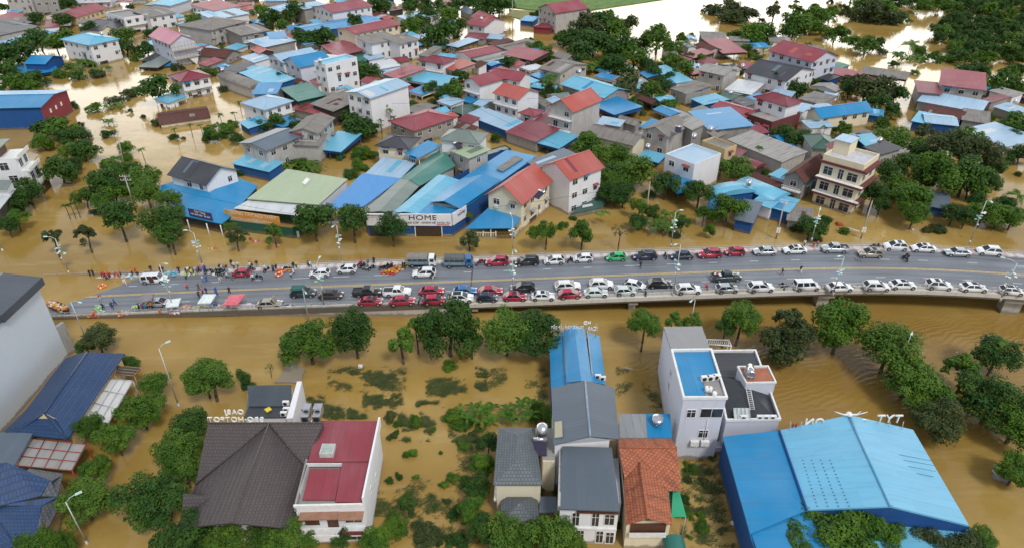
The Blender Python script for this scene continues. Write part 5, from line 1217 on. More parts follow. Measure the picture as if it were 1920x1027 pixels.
p0, p1, p2 = P(1514, 956, 6.3), P(1816, 985, 6.3), P(1671, 949, 8.5); mb = MB(); mb.face([p0, p1, p2]); b.part(mb, 'gable', WC['B']()); mb = MB(); mb.face([(p0.x, p0.y, 0), (p1.x, p1.y, 0), p1, p0]); b.part(mb, 'wall', WC['B']())
for k, (x0, y0, x1, y1) in enumerate(((1640, 843, 1748, 863), (1640, 852, 1752, 872), (1644, 862, 1755, 883), (1648, 872, 1750, 893))): b.beam('cable', (x0, y0, 7.9), (x1, y1, 6.9), BLACK(), .025, 4)
for k in range(4):
    x0, y0, x1, y1 = 1505+k*17, 862, 1532+k*20, 948; mb = MB()
    for j in range(14):
        t = j/13; z_ = 6.4+2.2*((x0+(x1-x0)*t)-1461-(52*((y0+(y1-y0)*t)-806)/149))/145; q = P(x0+(x1-x0)*t, y0+(y1-y0)*t, z_); mb.box(q.x-.08, q.y-.03, q.z-.02, q.x+.08, q.y+.03, q.z+.04)
    b.part(mb, 'roof_bolt', BLACK())
# plinth wall along the west side
b.rim('plinth', [(1351, 828, 0), (1396, 1000, 0), (1420, 1100, 0)], -1.0, WC['K'](), .4, 1.7, False)
sg = Bld('sign', 'rooftop sign', 'row of white TYT letters seen from behind above the enormous warehouse', (1600, 790, 8))
for tx, x, y, z, s_ in (('TYT', 1667, 785, 7.8, 1.9), ('O', 1619, 790, 7.8, 1.2), ('ON', 1527, 791, 7.6, 1.7), ('H', 1490, 797, 7.2, 1.0)):
    text_obj('letters', tx, WLET if tx != 'H' else REDM, s_, P(x, y, z), (math.pi/2, 0, math.pi), .2, sg.o, sg.base, font_sx=.95)
for x in (1480, 1500, 1520, 1540, 1622, 1645, 1665, 1690): q = P(x, 800, 7.0); mb = MB(); mb.tube((q.x, q.y-.4, 5.8), (q.x, q.y, 8.0), .05, n=5); sg.part(mb, 'strut', GREYM())
t = Bld('roof_ornament', 'roof ornament', 'white winged metal ornament standing on the warehouse ridge', (1592, 777, 8.9)); c0 = P(1592, 777, 8.9)
mb = MB()
for sx in (-1, 1):
    mb.tube(c0, c0+Vector((sx*1.0, -.3, .35)), .16, .1, n=6); mb.tube(c0+Vector((sx*1.0, -.3, .35)), c0+Vector((sx*2.1, -.3, .8)), .1, .04, n=6); mb.tube(c0+Vector((sx*.8, -.3, .3)), c0+Vector((sx*1.8, .6, .1)), .08, .03, n=6)
mb.ball(c0+Vector((0, 0, .1)), .4, .4, .35); t.part(mb, 'wing', TRIM())
b = Bld('booth', 'booth', 'little grey booth with white window bars standing askew in the flood', (1882, 880, 1.5))
b.block('body', [(1866, 886, 1), (1896, 896, 1), (1900, 880, 1), (1868, 872, 1)], 1.3, -1, plain('booth_grey', (.3, .3, .3), .6)); b.slab('roof', [(1860, 880, 1.5), (1872, 893, 1.5), (1904, 892, 1.5), (1893, 868, 1.9), (1866, 868, 1.9)], plain('booth_roof', (.42, .44, .45), .5), .15)
for k in range(4): b.slab('pane', [(1872+k*6, 880, 1.95), (1876+k*6, 880, 1.95), (1875+k*6, 870, 2.05), (1871+k*6, 870, 2.05)], glass_dark(), .02)

# 11 --- white terraced villa on the west edge
b = Bld('apartment_building', 'building', 'white terraced building with green roof and dark red roller door', (60, 320, 5))
f0, f1 = P(80, 369), P(97, 349); sd = (f1-f0).normalized(); fd = Vector((-sd.y, sd.x, 0))
if fd.x > 0: fd = -fd
WW = WC['W']()
def tier(nm, in_, z0, z1, lenf=26, m=WW, back=0.0, dep=1.0):
    a = f0+fd*in_+sd*back; c = a+sd*((f1-f0).length*dep); v = [a, c, c+fd*lenf, a+fd*lenf]
    if sum(v[i].x*v[(i+1) % 4].y-v[(i+1) % 4].x*v[i].y for i in range(4)) < 0: v = v[::-1]
    mb = MB(); mb.prism([up(q, z0) for q in v], [up(q, z1) for q in v]); return b.part(mb, nm, m)
SDL = (f1-f0).length
tier('wall', 0, -1.6, 3.2); tier('floor_slab', -.5, 3.2, 3.45, m=TRIM()); tier('wall', 1.2, 3.45, 6.6); tier('floor_slab', .4, 6.6, 6.85, m=TRIM()); tier('wall', 2.6, 6.85, 9.9); tier('floor_slab', 1.8, 9.9, 10.15, m=TRIM())
tier('top_floor', 6.2, 10.15, 12.2, m=BROWN(), dep=.9); tier('roof', 5.2, 12.4, 12.65, m=RC['E'](), back=-.3, dep=1.15)
for (i_, z, z2) in ((-.45, 3.45, 4.2), (.45, 6.85, 7.6), (1.85, 10.15, 10.9)): b.rim('balcony_wall', [tuple(Q(f0+fd*i_))+(0,), tuple(Q(f1+fd*i_))+(0,)], z, TRIM(), .15, .75, False)
b.win(f0, f1, .55, 1.0, SDL*.75, 2.6, 'd')
for z, i_ in ((4.9, 1.2), (8.3, 2.6)): b.win(f0+fd*i_, f1+fd*i_, .3, z, 1.6, 1.9); b.win(f0+fd*i_, f1+fd*i_, .75, z, 1.4, 1.9)
for z, i_ in ((1.2, 3), (5, 4), (8.3, 5)):
    for k in range(3): q = f0+fd*(i_+k*4.2); b.win(q+fd*1, q, .5, z, 1.8, 1.8)
b = Bld('house', 'house', 'pale low house with greenish roof below the white terraced building', (15, 365, 5)); b.slab('roof', [(-60, 392, 5.6), (0, 392, 5.6), (30, 354, 5.6), (-60, 352, 5.6)], RC['W']()); b.walls([(-60, 390, 5.5), (-2, 390, 5.5), (27, 356, 5.5), (-60, 354, 5.5)], WC['D']())
b.slab('upper_roof', [(-60, 354, 7.6), (14, 355, 7.6), (23, 338, 7.6), (-60, 337, 7.6)], RC['E']()); b.walls([(-60, 352, 7.4), (12, 353, 7.4), (21, 340, 7.4), (-60, 338, 7.4)], WC['W'](), 5.0)

# 12 --- roadside shops across the flooded street
b = Bld('restaurant', 'restaurant', 'blue hipped restaurant roof wrapped around the black-roofed white house', (392, 375, 4))
b.walls([(343, 404, 2.6), (414, 418, 2.6), (480, 350, 2.6), (330, 338, 2.6), (306, 362, 2.6)], WC['D']())
b.slab('roof', [(338, 404, 3.1), (415.8, 420, 3.1), (392.6, 361, 5.0), (326, 340, 4.6), (302, 348, 3.6), (300, 362, 3.1)], BL, .16); b.slab('roof', [(415.8, 420, 3.1), (427.4, 411, 3.1), (483.7, 348.7, 3.1), (441.5, 332, 4.4), (392.6, 361, 5.0)], BL, .16, uvdir=1)
for x, y in ((352, 410), (388, 417), (414, 420)): q = P(x, y, 3); mb = MB(); mb.tube((q.x, q.y-.4, -1.2), (q.x, q.y-.4, 2.9), .13, n=6); b.part(mb, 'post', TRIM())
q0, q1 = P(355.5, 401, 3.6), P(399, 411, 3.6); dq = (q1-q0); LQ = dq.length; dq.normalize(); M = Matrix(((dq.x, -dq.y, 0, q0.x), (dq.y, dq.x, 0, q0.y), (0, 0, 1, 0), (0, 0, 0, 1)))
sg = Bld('sign', 'sign board', 'dark blue restaurant sign board with white script on the blue eave', (377, 406, 3.6)); mb = MB(); mb.boxm(M, 0, -.12, 3.15, LQ, 0, 5.0); sg.part(mb, 'panel', plain('sign_indigo', (.05, .05, .17), .5))
text_obj('lettering', 'Cây Tùng', WLET, .75, (q0+q1)/2+Vector((dq.y, -dq.x, 0))*.16+Vector((0, 0, 1.0)), fmat(q0, q1), .04, sg.o, sg.base); text_obj('lettering', 'Cơm Bình Dân · Bia Hơi', WLET, .6, (q0+q1)/2+Vector((dq.y, -dq.x, 0))*.16+Vector((0, 0, .25)), fmat(q0, q1), .04, sg.o, sg.base, font_sx=.85)
house(18, 7.2, 180, 270, 580, 382, 905, 225, 'g', 2.4, 'C', 'W', 'white house with a large charcoal gable roof rising from blue sheeting', 'frF')
b = Bld('shop', 'shop', 'wide pale green flat-roofed shop behind the orange banner', (560, 350, 5))
b.walls([(468, 379, 4.4), (596, 388, 4.4), (649, 342, 4.4), (540, 324, 4.4)], WC['L']()); b.slab('roof', [(463, 373, 4.9), (598, 384, 4.9), (652, 336, 4.9), (538, 317, 4.9)], RC['A'](), .2)
b.slab('awning', [(438, 391, 3.7), (592, 408, 3.7), (596, 386, 4.4), (467, 374.5, 4.4)], RC['W'](), .1); b.slab('wing_roof', [(566, 343, 5.2), (572, 346, 5.2), (581, 336, 5.2), (575, 333, 5.2)], TRIM(), .5)
b.walls([(428, 412, 2.6), (548, 428, 2.6), (592, 406, 2.6), (440, 390, 2.6)], WC['T'](), name='front_wall')
q0, q1 = P(421.6, 399, 3.6), P(548, 417, 3.6); dq = (q1-q0); LQ = dq.length; dq.normalize(); M = Matrix(((dq.x, -dq.y, 0, q0.x), (dq.y, dq.x, 0, q0.y), (0, 0, 1, 0), (0, 0, 0, 1)))
mb = MB(); mb.boxm(M, LQ*.1, .15, -1.5, LQ*.45, .35, 1.6); b.part(mb, 'shutter', plain('dark_teal_shutter', (.01, .07, .07), .4)); mb = MB(); mb.boxm(M, LQ*.55, .15, -1.5, LQ*.8, .35, 1.6); b.part(mb, 'shutter', plain('dark_teal_shutter', (.01, .07, .07), .4)); mb = MB(); mb.boxm(M, LQ*.9, .05, -1.5, LQ*1.06, .3, 1.4); b.part(mb, 'shutter', TRIM())
sg = Bld('banner', 'banner', 'long weathered orange shop banner across the awning front', (480, 405, 3)); mb = MB(); mb.boxm(M, 0, -.15, 1.7, LQ*.82, 0, 4.5); m_, t_, bs_ = new_mat('faded_orange_banner'); lnk(t_, mixc(t_, mrange(noise_node(t_, .5, 4, 'World'), .45, .75, 0, 1, t_), (.62, .27, .05), (.6, .42, .2)), bs_.inputs['Base Color']); bs_.inputs['Roughness'].default_value = .6; sg.part(mb, 'panel', m_)
off = Vector((dq.y, -dq.x, 0))*.2; text_obj('lettering', 'TRUNG TÂM NỘI THẤT', plain('cream_letter', (.75, .66, .5), .5), 1.05, q0.lerp(q1, .42)+off+Vector((0, 0, .35)), fmat(q0, q1), .04, sg.o, sg.base, font_sx=1.0)
for k in range(3): mb = MB(); mb.boxm(M, LQ*.05, -.18, 2.0+k*.35, LQ*(.5+.1*k), -.155, 2.14+k*.35); sg.part(mb, 'text_line', plain('cream_letter', (.75, .66, .5), .5))
b = Bld('shop', 'shop', 'plain bright blue flat roof beside the pale green shop roof', (680, 360, 4.5)); b.walls([(612, 393, 4.2), (679, 388, 4.2), (747, 338, 4.2), (680, 328, 4.2)], WC['W']()); BR = rm('roof_cobalt_sheet', (.03, .235, .56), dirt=.1, fade=.05); b.slab('roof', [(609, 393, 4.5), (681, 388, 4.5), (752, 335, 4.5), (680, 325, 4.5)], BR, .16)
b.block('fascia', [(612, 398, 4.0), (680, 402, 4.0), (682, 390, 4.0), (611, 394, 4.0)], 4.2, 3.0, WC['Y']())
b = Bld('shop', 'shop', 'long shop row roofed grey-green in front and teal behind', (750, 360, 5)); GG = RC['E'](); TT = RC['T']()
b.walls([(684, 397, 4.6), (735, 397, 4.6), (850, 312, 4.6), (812, 288, 4.6), (752, 335, 4.6)], WC['G']())
b.slab('roof', [(680, 399, 4.9), (712, 396, 5.6), (768, 336, 5.6), (751, 335, 4.9)], GG, uvdir=1); b.slab('roof', [(712, 396, 5.6), (738, 399, 4.9), (787, 348, 4.9), (768, 336, 5.6)], GG, uvdir=3); b.slab('roof', [(751, 335, 5.0), (768, 337, 5.7), (838, 287, 5.7), (824, 280, 5.0)], TT, uvdir=1); b.slab('roof', [(768, 337, 5.7), (787, 349, 5.0), (854, 311, 5.0), (838, 287, 5.7)], TT, uvdir=3)
b = Bld('shop', 'shop', 'blue showroom with a white HOME fascia and wide open doorway', (850, 380, 5))
q0, q1, q2 = P(688, 412, 4.0), P(847, 413, 4.0), P(873, 396, 4.0); cB = P(1003, 298, 4.0); cA = P(860, 332, 4.0)
v = [q0, q1, q2, cB, P(940, 285, 4.0), cA]; mb = MB()
for i in range(6):
    a_, c_ = v[i], v[(i+1) % 6]; mb.face([(a_.x, a_.y, -1.6), (c_.x, c_.y, -1.6), (c_.x, c_.y, 4.6), (a_.x, a_.y, 4.6)])
b.part(mb, 'wall', WC['B']())
LB = RC['L']()
b.slab('roof', [(735, 400, 5.0), (758, 397, 5.5), (838, 330, 5.5), (822, 327, 5.0)], LB, uvdir=1); b.slab('roof', [(758, 397, 5.5), (783, 401, 5.0), (862, 338, 5.0), (838, 330, 5.5)], LB, uvdir=3)
b.slab('roof', [(783, 402, 5.05), (848, 401, 5.05), (874, 387, 5.05), (1006, 293, 5.05), (950, 281, 5.05), (861, 338, 5.05)], BL, .2, uvdir=4)
b.slab('raised_roof', [(806, 379, 5.9), (832, 377, 6.9), (906, 327, 6.9), (862, 337, 5.9)], BL, uvdir=1); b.slab('raised_roof', [(832, 377, 6.9), (862, 391, 5.7), (940, 338, 5.7), (906, 327, 6.9)], BL, uvdir=3)
b.block('clerestory', [(812, 383, 5.3), (856, 390, 5.3), (930, 342, 5.3), (864, 340, 5.3)], 5.75, 5.1, WC['K']()); b.slab('old_roof', [(930, 317, 5.3), (942, 322, 5.3), (981, 297, 5.3), (965, 292, 5.3)], RC['G'](), .12)
for (a_, c_, nm) in ((q0, q1, 'front'), (q1, q2, 'side')):
    d_ = (c_-a_); L_ = d_.length; d_.normalize(); M = Matrix(((d_.x, -d_.y, 0, a_.x), (d_.y, d_.x, 0, a_.y), (0, 0, 1, 0), (0, 0, 0, 1))); mb = MB(); mb.boxm(M, 0 if nm == 'front' else .12, -.3, 2.7, L_, -.002, 5.5); b.part(mb, 'fascia', plain('fascia_white', (.74, .74, .76), .4, 0, .04))
DL = plain('dark_letter', (.03, .03, .04), .4); RL = plain('red_letter', (.5, .03, .04), .4); d_ = (q1-q0).normalized(); LL = (q1-q0).length; off = Vector((d_.y, -d_.x, 0))*.34
text_obj('lettering', 'HOME', DL, 1.65, q0.lerp(q1, .66)+off+Vector((0, 0, .65)), fmat(q0, q1), .06, b.o, b.base, font_sx=1.25); text_obj('lettering', 'CAO CẤP · NHÔM HỆ CHÂU ÂU', DL, .62, q0.lerp(q1, .72)+off+Vector((0, 0, -.55)), fmat(q0, q1), .05, b.o, b.base); text_obj('lettering', 'XIN', DL, .62, q0.lerp(q1, .15)+off+Vector((0, 0, -.55)), fmat(q0, q1), .05, b.o, b.base)
M = Matrix(((d_.x, -d_.y, 0, q0.x), (d_.y, d_.x, 0, q0.y), (0, 0, 1, 0), (0, 0, 0, 1)))
for t0, t1, z_ in ((.02, .3, 5.0), (.82, .97, 2.9)): mb = MB(); mb.boxm(M, t0*LL, -.36, z_, t1*LL, -.305, z_+.16); b.part(mb, 'red_stripe', RL)
text_obj('lettering', 'HOME', DL, .9, q1.lerp(q2, .6)+Vector(((q2-q1).normalized().y, -(q2-q1).normalized().x, 0))*.34+Vector((0, 0, .4)), fmat(q1, q2), .05, b.o, b.base)
mb = MB(); mb.boxm(M, .56*LL, -.06, -1.2, .87*LL, -.004, 2.3); b.part(mb, 'doorway', plain('dark_interior', (.05, .035, .02), .5)); 
for t in (.555, .872): mb = MB(); mb.boxm(M, t*LL, -.14, -1.2, t*LL+.18, -.002, 2.45); b.part(mb, 'door_post', TRIM())
mb = MB(); mb.boxm(M, .45*LL, -.1, -1.2, .553*LL, -.003, .5); b.part(mb, 'plinth', CONC()); mb = MB(); mb.boxm(M, .89*LL, -.1, -1.2, .999*LL, -.003, .5); b.part(mb, 'plinth', CONC()); mb = MB(); mb.boxm(M, .02*LL, -.1, -1.2, .3*LL, -.003, 2.4); b.part(mb, 'shutter', glass_dark())
b = Bld('awning', 'awning', 'vivid blue sheet porch in front of the cream house', (925, 410, 3)); b.slab('sheet', [(873, 429, 2.7), (963, 428, 2.7), (980, 403, 3.5), (916, 389.5, 3.5)], BL, .1)
for x, y in ((880, 428), (920, 428), (960, 427)): q = P(x, y, 2.7); mb = MB(); mb.tube((q.x, q.y+.3, -1.5), (q.x, q.y+.3, 2.6), .1, n=6); b.part(mb, 'post', TRIM())
b = Bld('fence', 'fence', 'cream balustrade wall with a brown gate under the blue porch', (905, 445, .5)); q0, q1 = P(882, 447, 0), P(931, 448, 0); q2 = P(965, 448, 0); q3 = P(985, 425, 0)
for a_, c_, k in ((q0, q1, 0), (q2, q3, 0)):
    d_ = c_-a_; L_ = d_.length; d_.normalize(); M = Matrix(((d_.x, -d_.y, 0, a_.x), (d_.y, d_.x, 0, a_.y), (0, 0, 1, 0), (0, 0, 0, 1))); mb = MB(); mb.boxm(M, 0, 0, -1, L_, .15, .35); mb.boxm(M, 0, 0, 1.35, L_, .15, 1.5); n = int(L_/.35)
    for i in range(n): mb.boxm(M, i*.35+.08, .03, .35, i*.35+.2, .12, 1.35)
    for i in (0, 1, 2): mb.boxm(M, i*(L_-.3)/2, -.06, -1, i*(L_-.3)/2+.3, .22, 1.75)
    b.part(mb, 'balustrade', WC['C']())
d_ = q2-q1; L_ = d_.length; d_.normalize(); M = Matrix(((d_.x, -d_.y, 0, q1.x), (d_.y, d_.x, 0, q1.y), (0, 0, 1, 0), (0, 0, 0, 1))); mb = MB(); n = 12
for i in range(n): mb.boxm(M, .1+i*(L_-.2)/n, .05, -.8, .2+i*(L_-.2)/n, .1, 1.6)
mb.boxm(M, .05, .04, 1.5, L_, .12, 1.62); mb.boxm(M, .05, .04, .3, L_, .12, .4); b.part(mb, 'gate', plain('brown_gate', (.2, .12, .06), .6))
b = Bld('shed', 'shed', 'low dark green roof at the foot of the stained white house', (1100, 385, 1.5)); b.slab('roof', [(1070, 402, 1.2), (1128, 390, 1.2), (1140, 372, 1.5), (1112, 366, 1.5)], RC['F'](), .12); b.walls([(1072, 401, 1.1), (1127, 390, 1.1), (1138, 374, 1.1), (1112, 369, 1.1)], WC['K']()); b.slab('pale_sheet', [(1092, 390, 1.45), (1112, 386, 1.45), (1110, 382, 1.5), (1092, 385, 1.5)], RC['W'](), .04)
solar(1011, 370, 9.0, -.75, 'solar heater on the big red gable roof of the cream house'); solar(858, 277, 7.9, .7, 'solar heater on the pale green flat stair tower'); solar(1271, 247, 8.2, -.2, 'solar heater on the pale grey house with triangular roof')

# 13 --- maroon-banded four-level block
b = Bld('apartment_building', 'building', 'cream three-storey block with maroon bands and a pale roof terrace', (1580, 320, 10))
a_, c_ = P(1521.5, 380), P(1594, 403); d_ = (c_-a_); LM = d_.length; d_.normalize(); nb = Vector((-d_.y, d_.x, 0)); DM = 9.0; HM = 11.6
M = Matrix(((d_.x, -d_.y, 0, a_.x), (d_.y, d_.x, 0, a_.y), (0, 0, 1, 0), (0, 0, 0, 1)))
mb = MB(); mb.boxm(M, 0, 0, -1.6, LM, DM, HM); b.part(mb, 'wall', WC['C']()); mb = MB(); mb.boxm(M, .3, .3, HM+.005, LM-.3, DM-.3, HM+.03); b.part(mb, 'roof_terrace', plain('pale_terrace', (.5, .5, .54), .8))
for z in (2.9, 6.6, 10.4):
    mb = MB(); mb.boxm(M, -.3, -1.1 if z < 10 else -.5, z, LM+1.1, DM*.95, z+.5); b.part(mb, 'band', WC['M']())
    if z < 10: mb = MB(); mb.boxm(M, -.3, -1.1, z+.505, LM+1.1, 0, z+.6); b.part(mb, 'balcony', TRIM())
mb = MB()
for x0, y0, x1, y1 in ((0, 0, LM, .25), (0, DM-.25, LM, DM), (0, .25, .25, DM-.25), (LM-.25, .25, LM, DM-.25)): mb.boxm(M, x0, y0, HM, x1, y1, HM+.7)
b.part(mb, 'parapet', WC['C']()); mb = MB(); mb.boxm(M, .3, DM*.45, HM+.03, LM*.42, DM-.4, HM+3.2); b.part(mb, 'stair_tower', WC['C']()); mb = MB(); mb.boxm(M, .1, DM*.42, HM+3.2, LM*.45, DM-.2, HM+3.35); b.part(mb, 'tower_roof', RC['P']())
for s_, z in enumerate((1.2, 4.9, 8.7)):
    for t, w_, h_ in ((.2, 2.0, 1.9), (.52, 1.1, 2.3), (.8, 2.2, 1.9)):
        p = a_+d_*(LM*t); b.win(p-d_, p+d_, .5, z, w_, h_)
    p = c_+nb*2; b.win(p-nb, p+nb, .5, z, 1.4, 1.5); p = c_+nb*6; b.win(p-nb, p+nb, .5, z, 1.4, 1.5)
b = Bld('pavilion', 'roof pavilion', 'little maroon pagoda roof behind the cream stair tower', (1575, 262, 14)); q = P(1576, 268, 11); 
mb = MB(); e_ = 2.6
for i in range(4):
    k = [(-1, -1), (1, -1), (1, 1), (-1, 1)]; p, r_ = k[i], k[(i+1) % 4]; mb.face([(q.x+p[0]*e_, q.y+p[1]*e_, 9.6), (q.x+r_[0]*e_, q.y+r_[1]*e_, 9.6), (q.x+r_[0]*.4, q.y+r_[1]*.4, 11.8), (q.x+p[0]*.4, q.y+p[1]*.4, 11.8)])
mb.face([(q.x-.4, q.y-.4, 11.8), (q.x+.4, q.y-.4, 11.8), (q.x+.4, q.y+.4, 11.8), (q.x-.4, q.y+.4, 11.8)]); b.part(mb, 'roof', RC['D']()); mb = MB(); mb.box(q.x-2, q.y-2, -1, q.x+2, q.y+2, 9.6); b.part(mb, 'wall', WC['C']())
# curved cream boundary wall
b = Bld('boundary_wall', 'boundary wall', 'curved cream boundary wall in front of the dark wet blue roof', (1380, 420, .5)); mb = MB(); pts = [P(*px(9, x, y)) for x, y in ((870, 745), (900, 775), (950, 800), (1010, 818), (1090, 822), (1096, 790))]
for p, r_ in zip(pts, pts[1:]):
    dd = (r_-p); l_ = dd.length; dd.normalize(); M = Matrix(((dd.x, -dd.y, 0, p.x), (dd.y, dd.x, 0, p.y), (0, 0, 1, 0), (0, 0, 0, 1))); mb.boxm(M, -.05, 0, -1, l_+.05, .2, 1.3)
b.part(mb, 'wall', WC['Y']())
# ------------------------------------------------------------------ trees, palms, shrubs
def leaf_mat(name, c0, c1, c2):
    m = bpy.data.materials.new(name); m.use_nodes = True; t = m.node_tree; t.nodes.clear(); N_ = t.nodes.new
    o = N_('ShaderNodeOutputMaterial'); g = N_('ShaderNodeNewGeometry'); oi = N_('ShaderNodeObjectInfo')
    c = mixc(t, g.outputs['Random Per Island'], c0, c1); n = mrange(noise_node(t, 0.55, 3, 'World', None, .6), .4, .65, 0, 1, t)
    c = mixc(t, mth('MULTIPLY', n, .75, tree=t), c, c2); c = mixc(t, mth('MULTIPLY', oi.outputs['Random'], .45, tree=t), c, sc3(c0, .75))
    d = N_('ShaderNodeBsdfPrincipled'); d.inputs['Roughness'].default_value = .6; d.inputs['Specular IOR Level'].default_value = .25; lnk(t, c, d.inputs['Base Color'])
    tr = N_('ShaderNodeBsdfTranslucent'); lnk(t, c, tr.inputs[0]); mx = N_('ShaderNodeMixShader'); mx.inputs[0].default_value = .25; lnk(t, d.outputs[0], mx.inputs[1]); lnk(t, tr.outputs[0], mx.inputs[2]); lnk(t, mx.outputs[0], o.inputs[0])
    return m
LM_ = {'d': leaf_mat('foliage_dark', (.022, .072, .012), (.044, .115, .016), (.085, .17, .018)),
       'm': leaf_mat('foliage_mid', (.038, .105, .010), (.072, .17, .016), (.15, .26, .02)),
       'l': leaf_mat('foliage_light', (.055, .135, .016), (.10, .2, .022), (.16, .26, .03)),
       'g': leaf_mat('drowned_grass_green', (.07, .10, .03), (.12, .15, .05), (.17, .18, .07)),
       'o': leaf_mat('foliage_olive', (.038, .066, .02), (.07, .1, .03), (.11, .13, .035))}
BARK = plain('tree_bark', (.085, .065, .05), .9, 0, .3, 3)
def crown_mesh(name, seed, nleaf, leaf, flat=.8, nl=18, loose=0.0, drop=0.0):
    rg = random.Random(seed); mb_v = []; mb_f = []
    lobes = []
    for i in range(nl):
        a = rg.uniform(0, 2*math.pi)+.5*math.sin(i*2.4); u = rg.uniform(-.6, 1); r = (1-u*u)**.5 if u > 0 else 1.0-.35*(-u)
        k = rg.uniform(.42, .86)
        lobes.append((Vector((math.cos(a)*r*k, math.sin(a)*r*k, u*flat*.62)), rg.uniform(.18, .42)*(1-loose*.35)))
    lobes.append((Vector((0, 0, 0.1)), .45*(1-loose*.5)))
    tot = sum(l[1]**2 for l in lobes)
    for c, r in lobes:
        for _ in range(int(nleaf*r*r/tot)):
            d = Vector((rg.gauss(0, 1), rg.gauss(0, 1), rg.gauss(0, 1)))
            if d.length < .01: continue
            d.normalize()
            if d.z < -.5 and rg.random() < .6: d.z = -d.z
            p = c+Vector((d.x, d.y, d.z*.8))*r*(rg.uniform(.72, 1.08) if rg.random() < .85 else rg.uniform(.2, .7))
            p += noise.noise_vector(p*4+Vector((seed, 0, 0)))*.09
            if drop: p.z -= drop*max(0, p.xy.length-.5)**1.5
            n = (d*.8+Vector((0, 0, .45))+Vector((rg.gauss(0, 1), rg.gauss(0, 1), rg.gauss(0, 1)))*.38).normalized()
            u = n.cross(Vector((rg.gauss(0, 1), rg.gauss(0, 1), rg.gauss(0, 1)))).normalized(); v = n.cross(u)
            s = leaf*rg.uniform(.65, 1.35); i = len(mb_v)
            mb_v += [tuple(p-u*s*.5), tuple(p+v*s*.32), tuple(p+u*s*.6), tuple(p-v*s*.32)]; mb_f.append((i, i+1, i+2, i+3))
    me = bpy.data.meshes.new(name); me.from_pydata(mb_v, [], mb_f); me.materials.append(LM_['m']); me.update(); return me
def trunk_mesh(seed, hbase, spread=.5):
    """unit crown radius; trunk from z=-hbase up into the crown, with limbs"""
    rg = random.Random(seed); mb = MB(); p = Vector((0, 0, -hbase)); top = Vector((rg.uniform(-.08, .08), rg.uniform(-.08, .08), -.35))
    mid = p.lerp(top, .5)+Vector((rg.uniform(-.05, .05), rg.uniform(-.05, .05), 0))
    mb.tube(p, mid, .085, .065, 7); mb.tube(mid, top, .065, .052, 7)
    for i in range(6):
        a = i*1.05+rg.uniform(-.3, .3); e = top+Vector((math.cos(a)*spread*rg.uniform(.6, 1.2), math.sin(a)*spread*rg.uniform(.6, 1.2), rg.uniform(.35, .75))); k = top.lerp(e, .5)+Vector((0, 0, .08))
        mb.tube(top, k, .04, .028, 5); mb.tube(k, e, .028, .01, 5)
    me = mb.mesh('trunk'); me.materials.append(BARK); return me
FAR = [crown_mesh('crown', 10+i, 1500, .15, .85, 14+i) for i in range(4)]
NEAR = [crown_mesh('crown', 20, 8500, .075, .92, 26), crown_mesh('crown', 21, 8500, .078, .85, 20), crown_mesh('crown', 22, 7500, .08, .95, 30), crown_mesh('crown', 23, 8000, .08, .8, 24)]
MIDM = [crown_mesh('crown', 30, 4200, .10, .85, 22), crown_mesh('crown', 31, 4200, .10, .9, 18), crown_mesh('crown', 32, 3800, .11, .8, 24)]
LOOSE = [crown_mesh('crown', 40, 2800, .11, .85, 20, 1.0, .5), crown_mesh('crown', 41, 2400, .12, .8, 16, 1.0, .4)]
BARE = [crown_mesh('crown', 45, 420, .09, 1.1, 16, 1.0)]
TR = {}
def trunk_for(ratio, seed):
    k = (round(ratio*4)/4, seed % 3)
    if k not in TR: TR[k] = trunk_mesh(seed, k[0])
    return TR[k], k[0]
def palm_mesh(seed, nf=16, L_=1.0, droop=.55, wid=.16):
    rg = random.Random(seed); mb = MB()
    for i in range(nf):
        a = 2*math.pi*i/nf*1.618*2; up0 = rg.uniform(.15, .95); pts = []; n = 7
        for k in range(n+1):
            t = k/n; r = L_*t*(1-.12*t); z = L_*(up0*t-droop*(1+.4*up0)*t*t*1.3); pts.append(Vector((math.cos(a)*r, math.sin(a)*r, z)))
        side = Vector((-math.sin(a), math.cos(a), 0))
        for k in range(n):
            for j in range(3):
                t = (k+j/3)/n; p = pts[k].lerp(pts[k+1], j/3); w_ = wid*L_*math.sin(min(1, t*1.15+.12)*math.pi)*1.5+.02; f_ = (pts[k+1]-pts[k])*.36
                for s_ in (-1, 1):
                    tip = p+side*s_*w_+f_*1.3-Vector((0, 0, w_*.35)); mb.face([p, p+f_*.8, tip])
    me = mb.mesh('fronds'); me.materials.append(LM_['m']); return me
def banana_mesh(seed):
    rg = random.Random(seed); mb = MB()
    for c in range(6):
        b0 = Vector((rg.uniform(-.6, .6), rg.uniform(-.6, .6), 0))
        for i in range(7):
            a = rg.uniform(0, 6.28); l = rg.uniform(.5, .85); side = Vector((-math.sin(a), math.cos(a), 0)); prev = None
            for k in range(6):
                t = k/5; p = b0+Vector((math.cos(a)*l*t, math.sin(a)*l*t, .45+l*(1.1*t-1.15*t*t))); w_ = .1*math.sin(math.pi*min(1, .12+t*.88))+.004
                cur = (p-side*w_, p+side*w_)
                if prev: mb.face([prev[0], prev[1], cur[1], cur[0]])
                prev = cur
    me = mb.mesh('leaf_clump'); me.materials.append(LM_['l']); return me
PALM = [palm_mesh(1), palm_mesh(2, 13)]; COCO = [palm_mesh(5, 20, 1.0, .6, .14)]; BAN = [banana_mesh(3), banana_mesh(4)]
def pole_mesh(h): mb = MB(); mb.tube((0, 0, -h), (0.02*h, 0, -h*.5), .1, .085, 7); mb.tube((0.02*h, 0, -h*.5), (0, 0, 0), .085, .07, 7); me = mb.mesh('trunk'); me.materials.append(BARK); return me
PM = {}
TREES = []
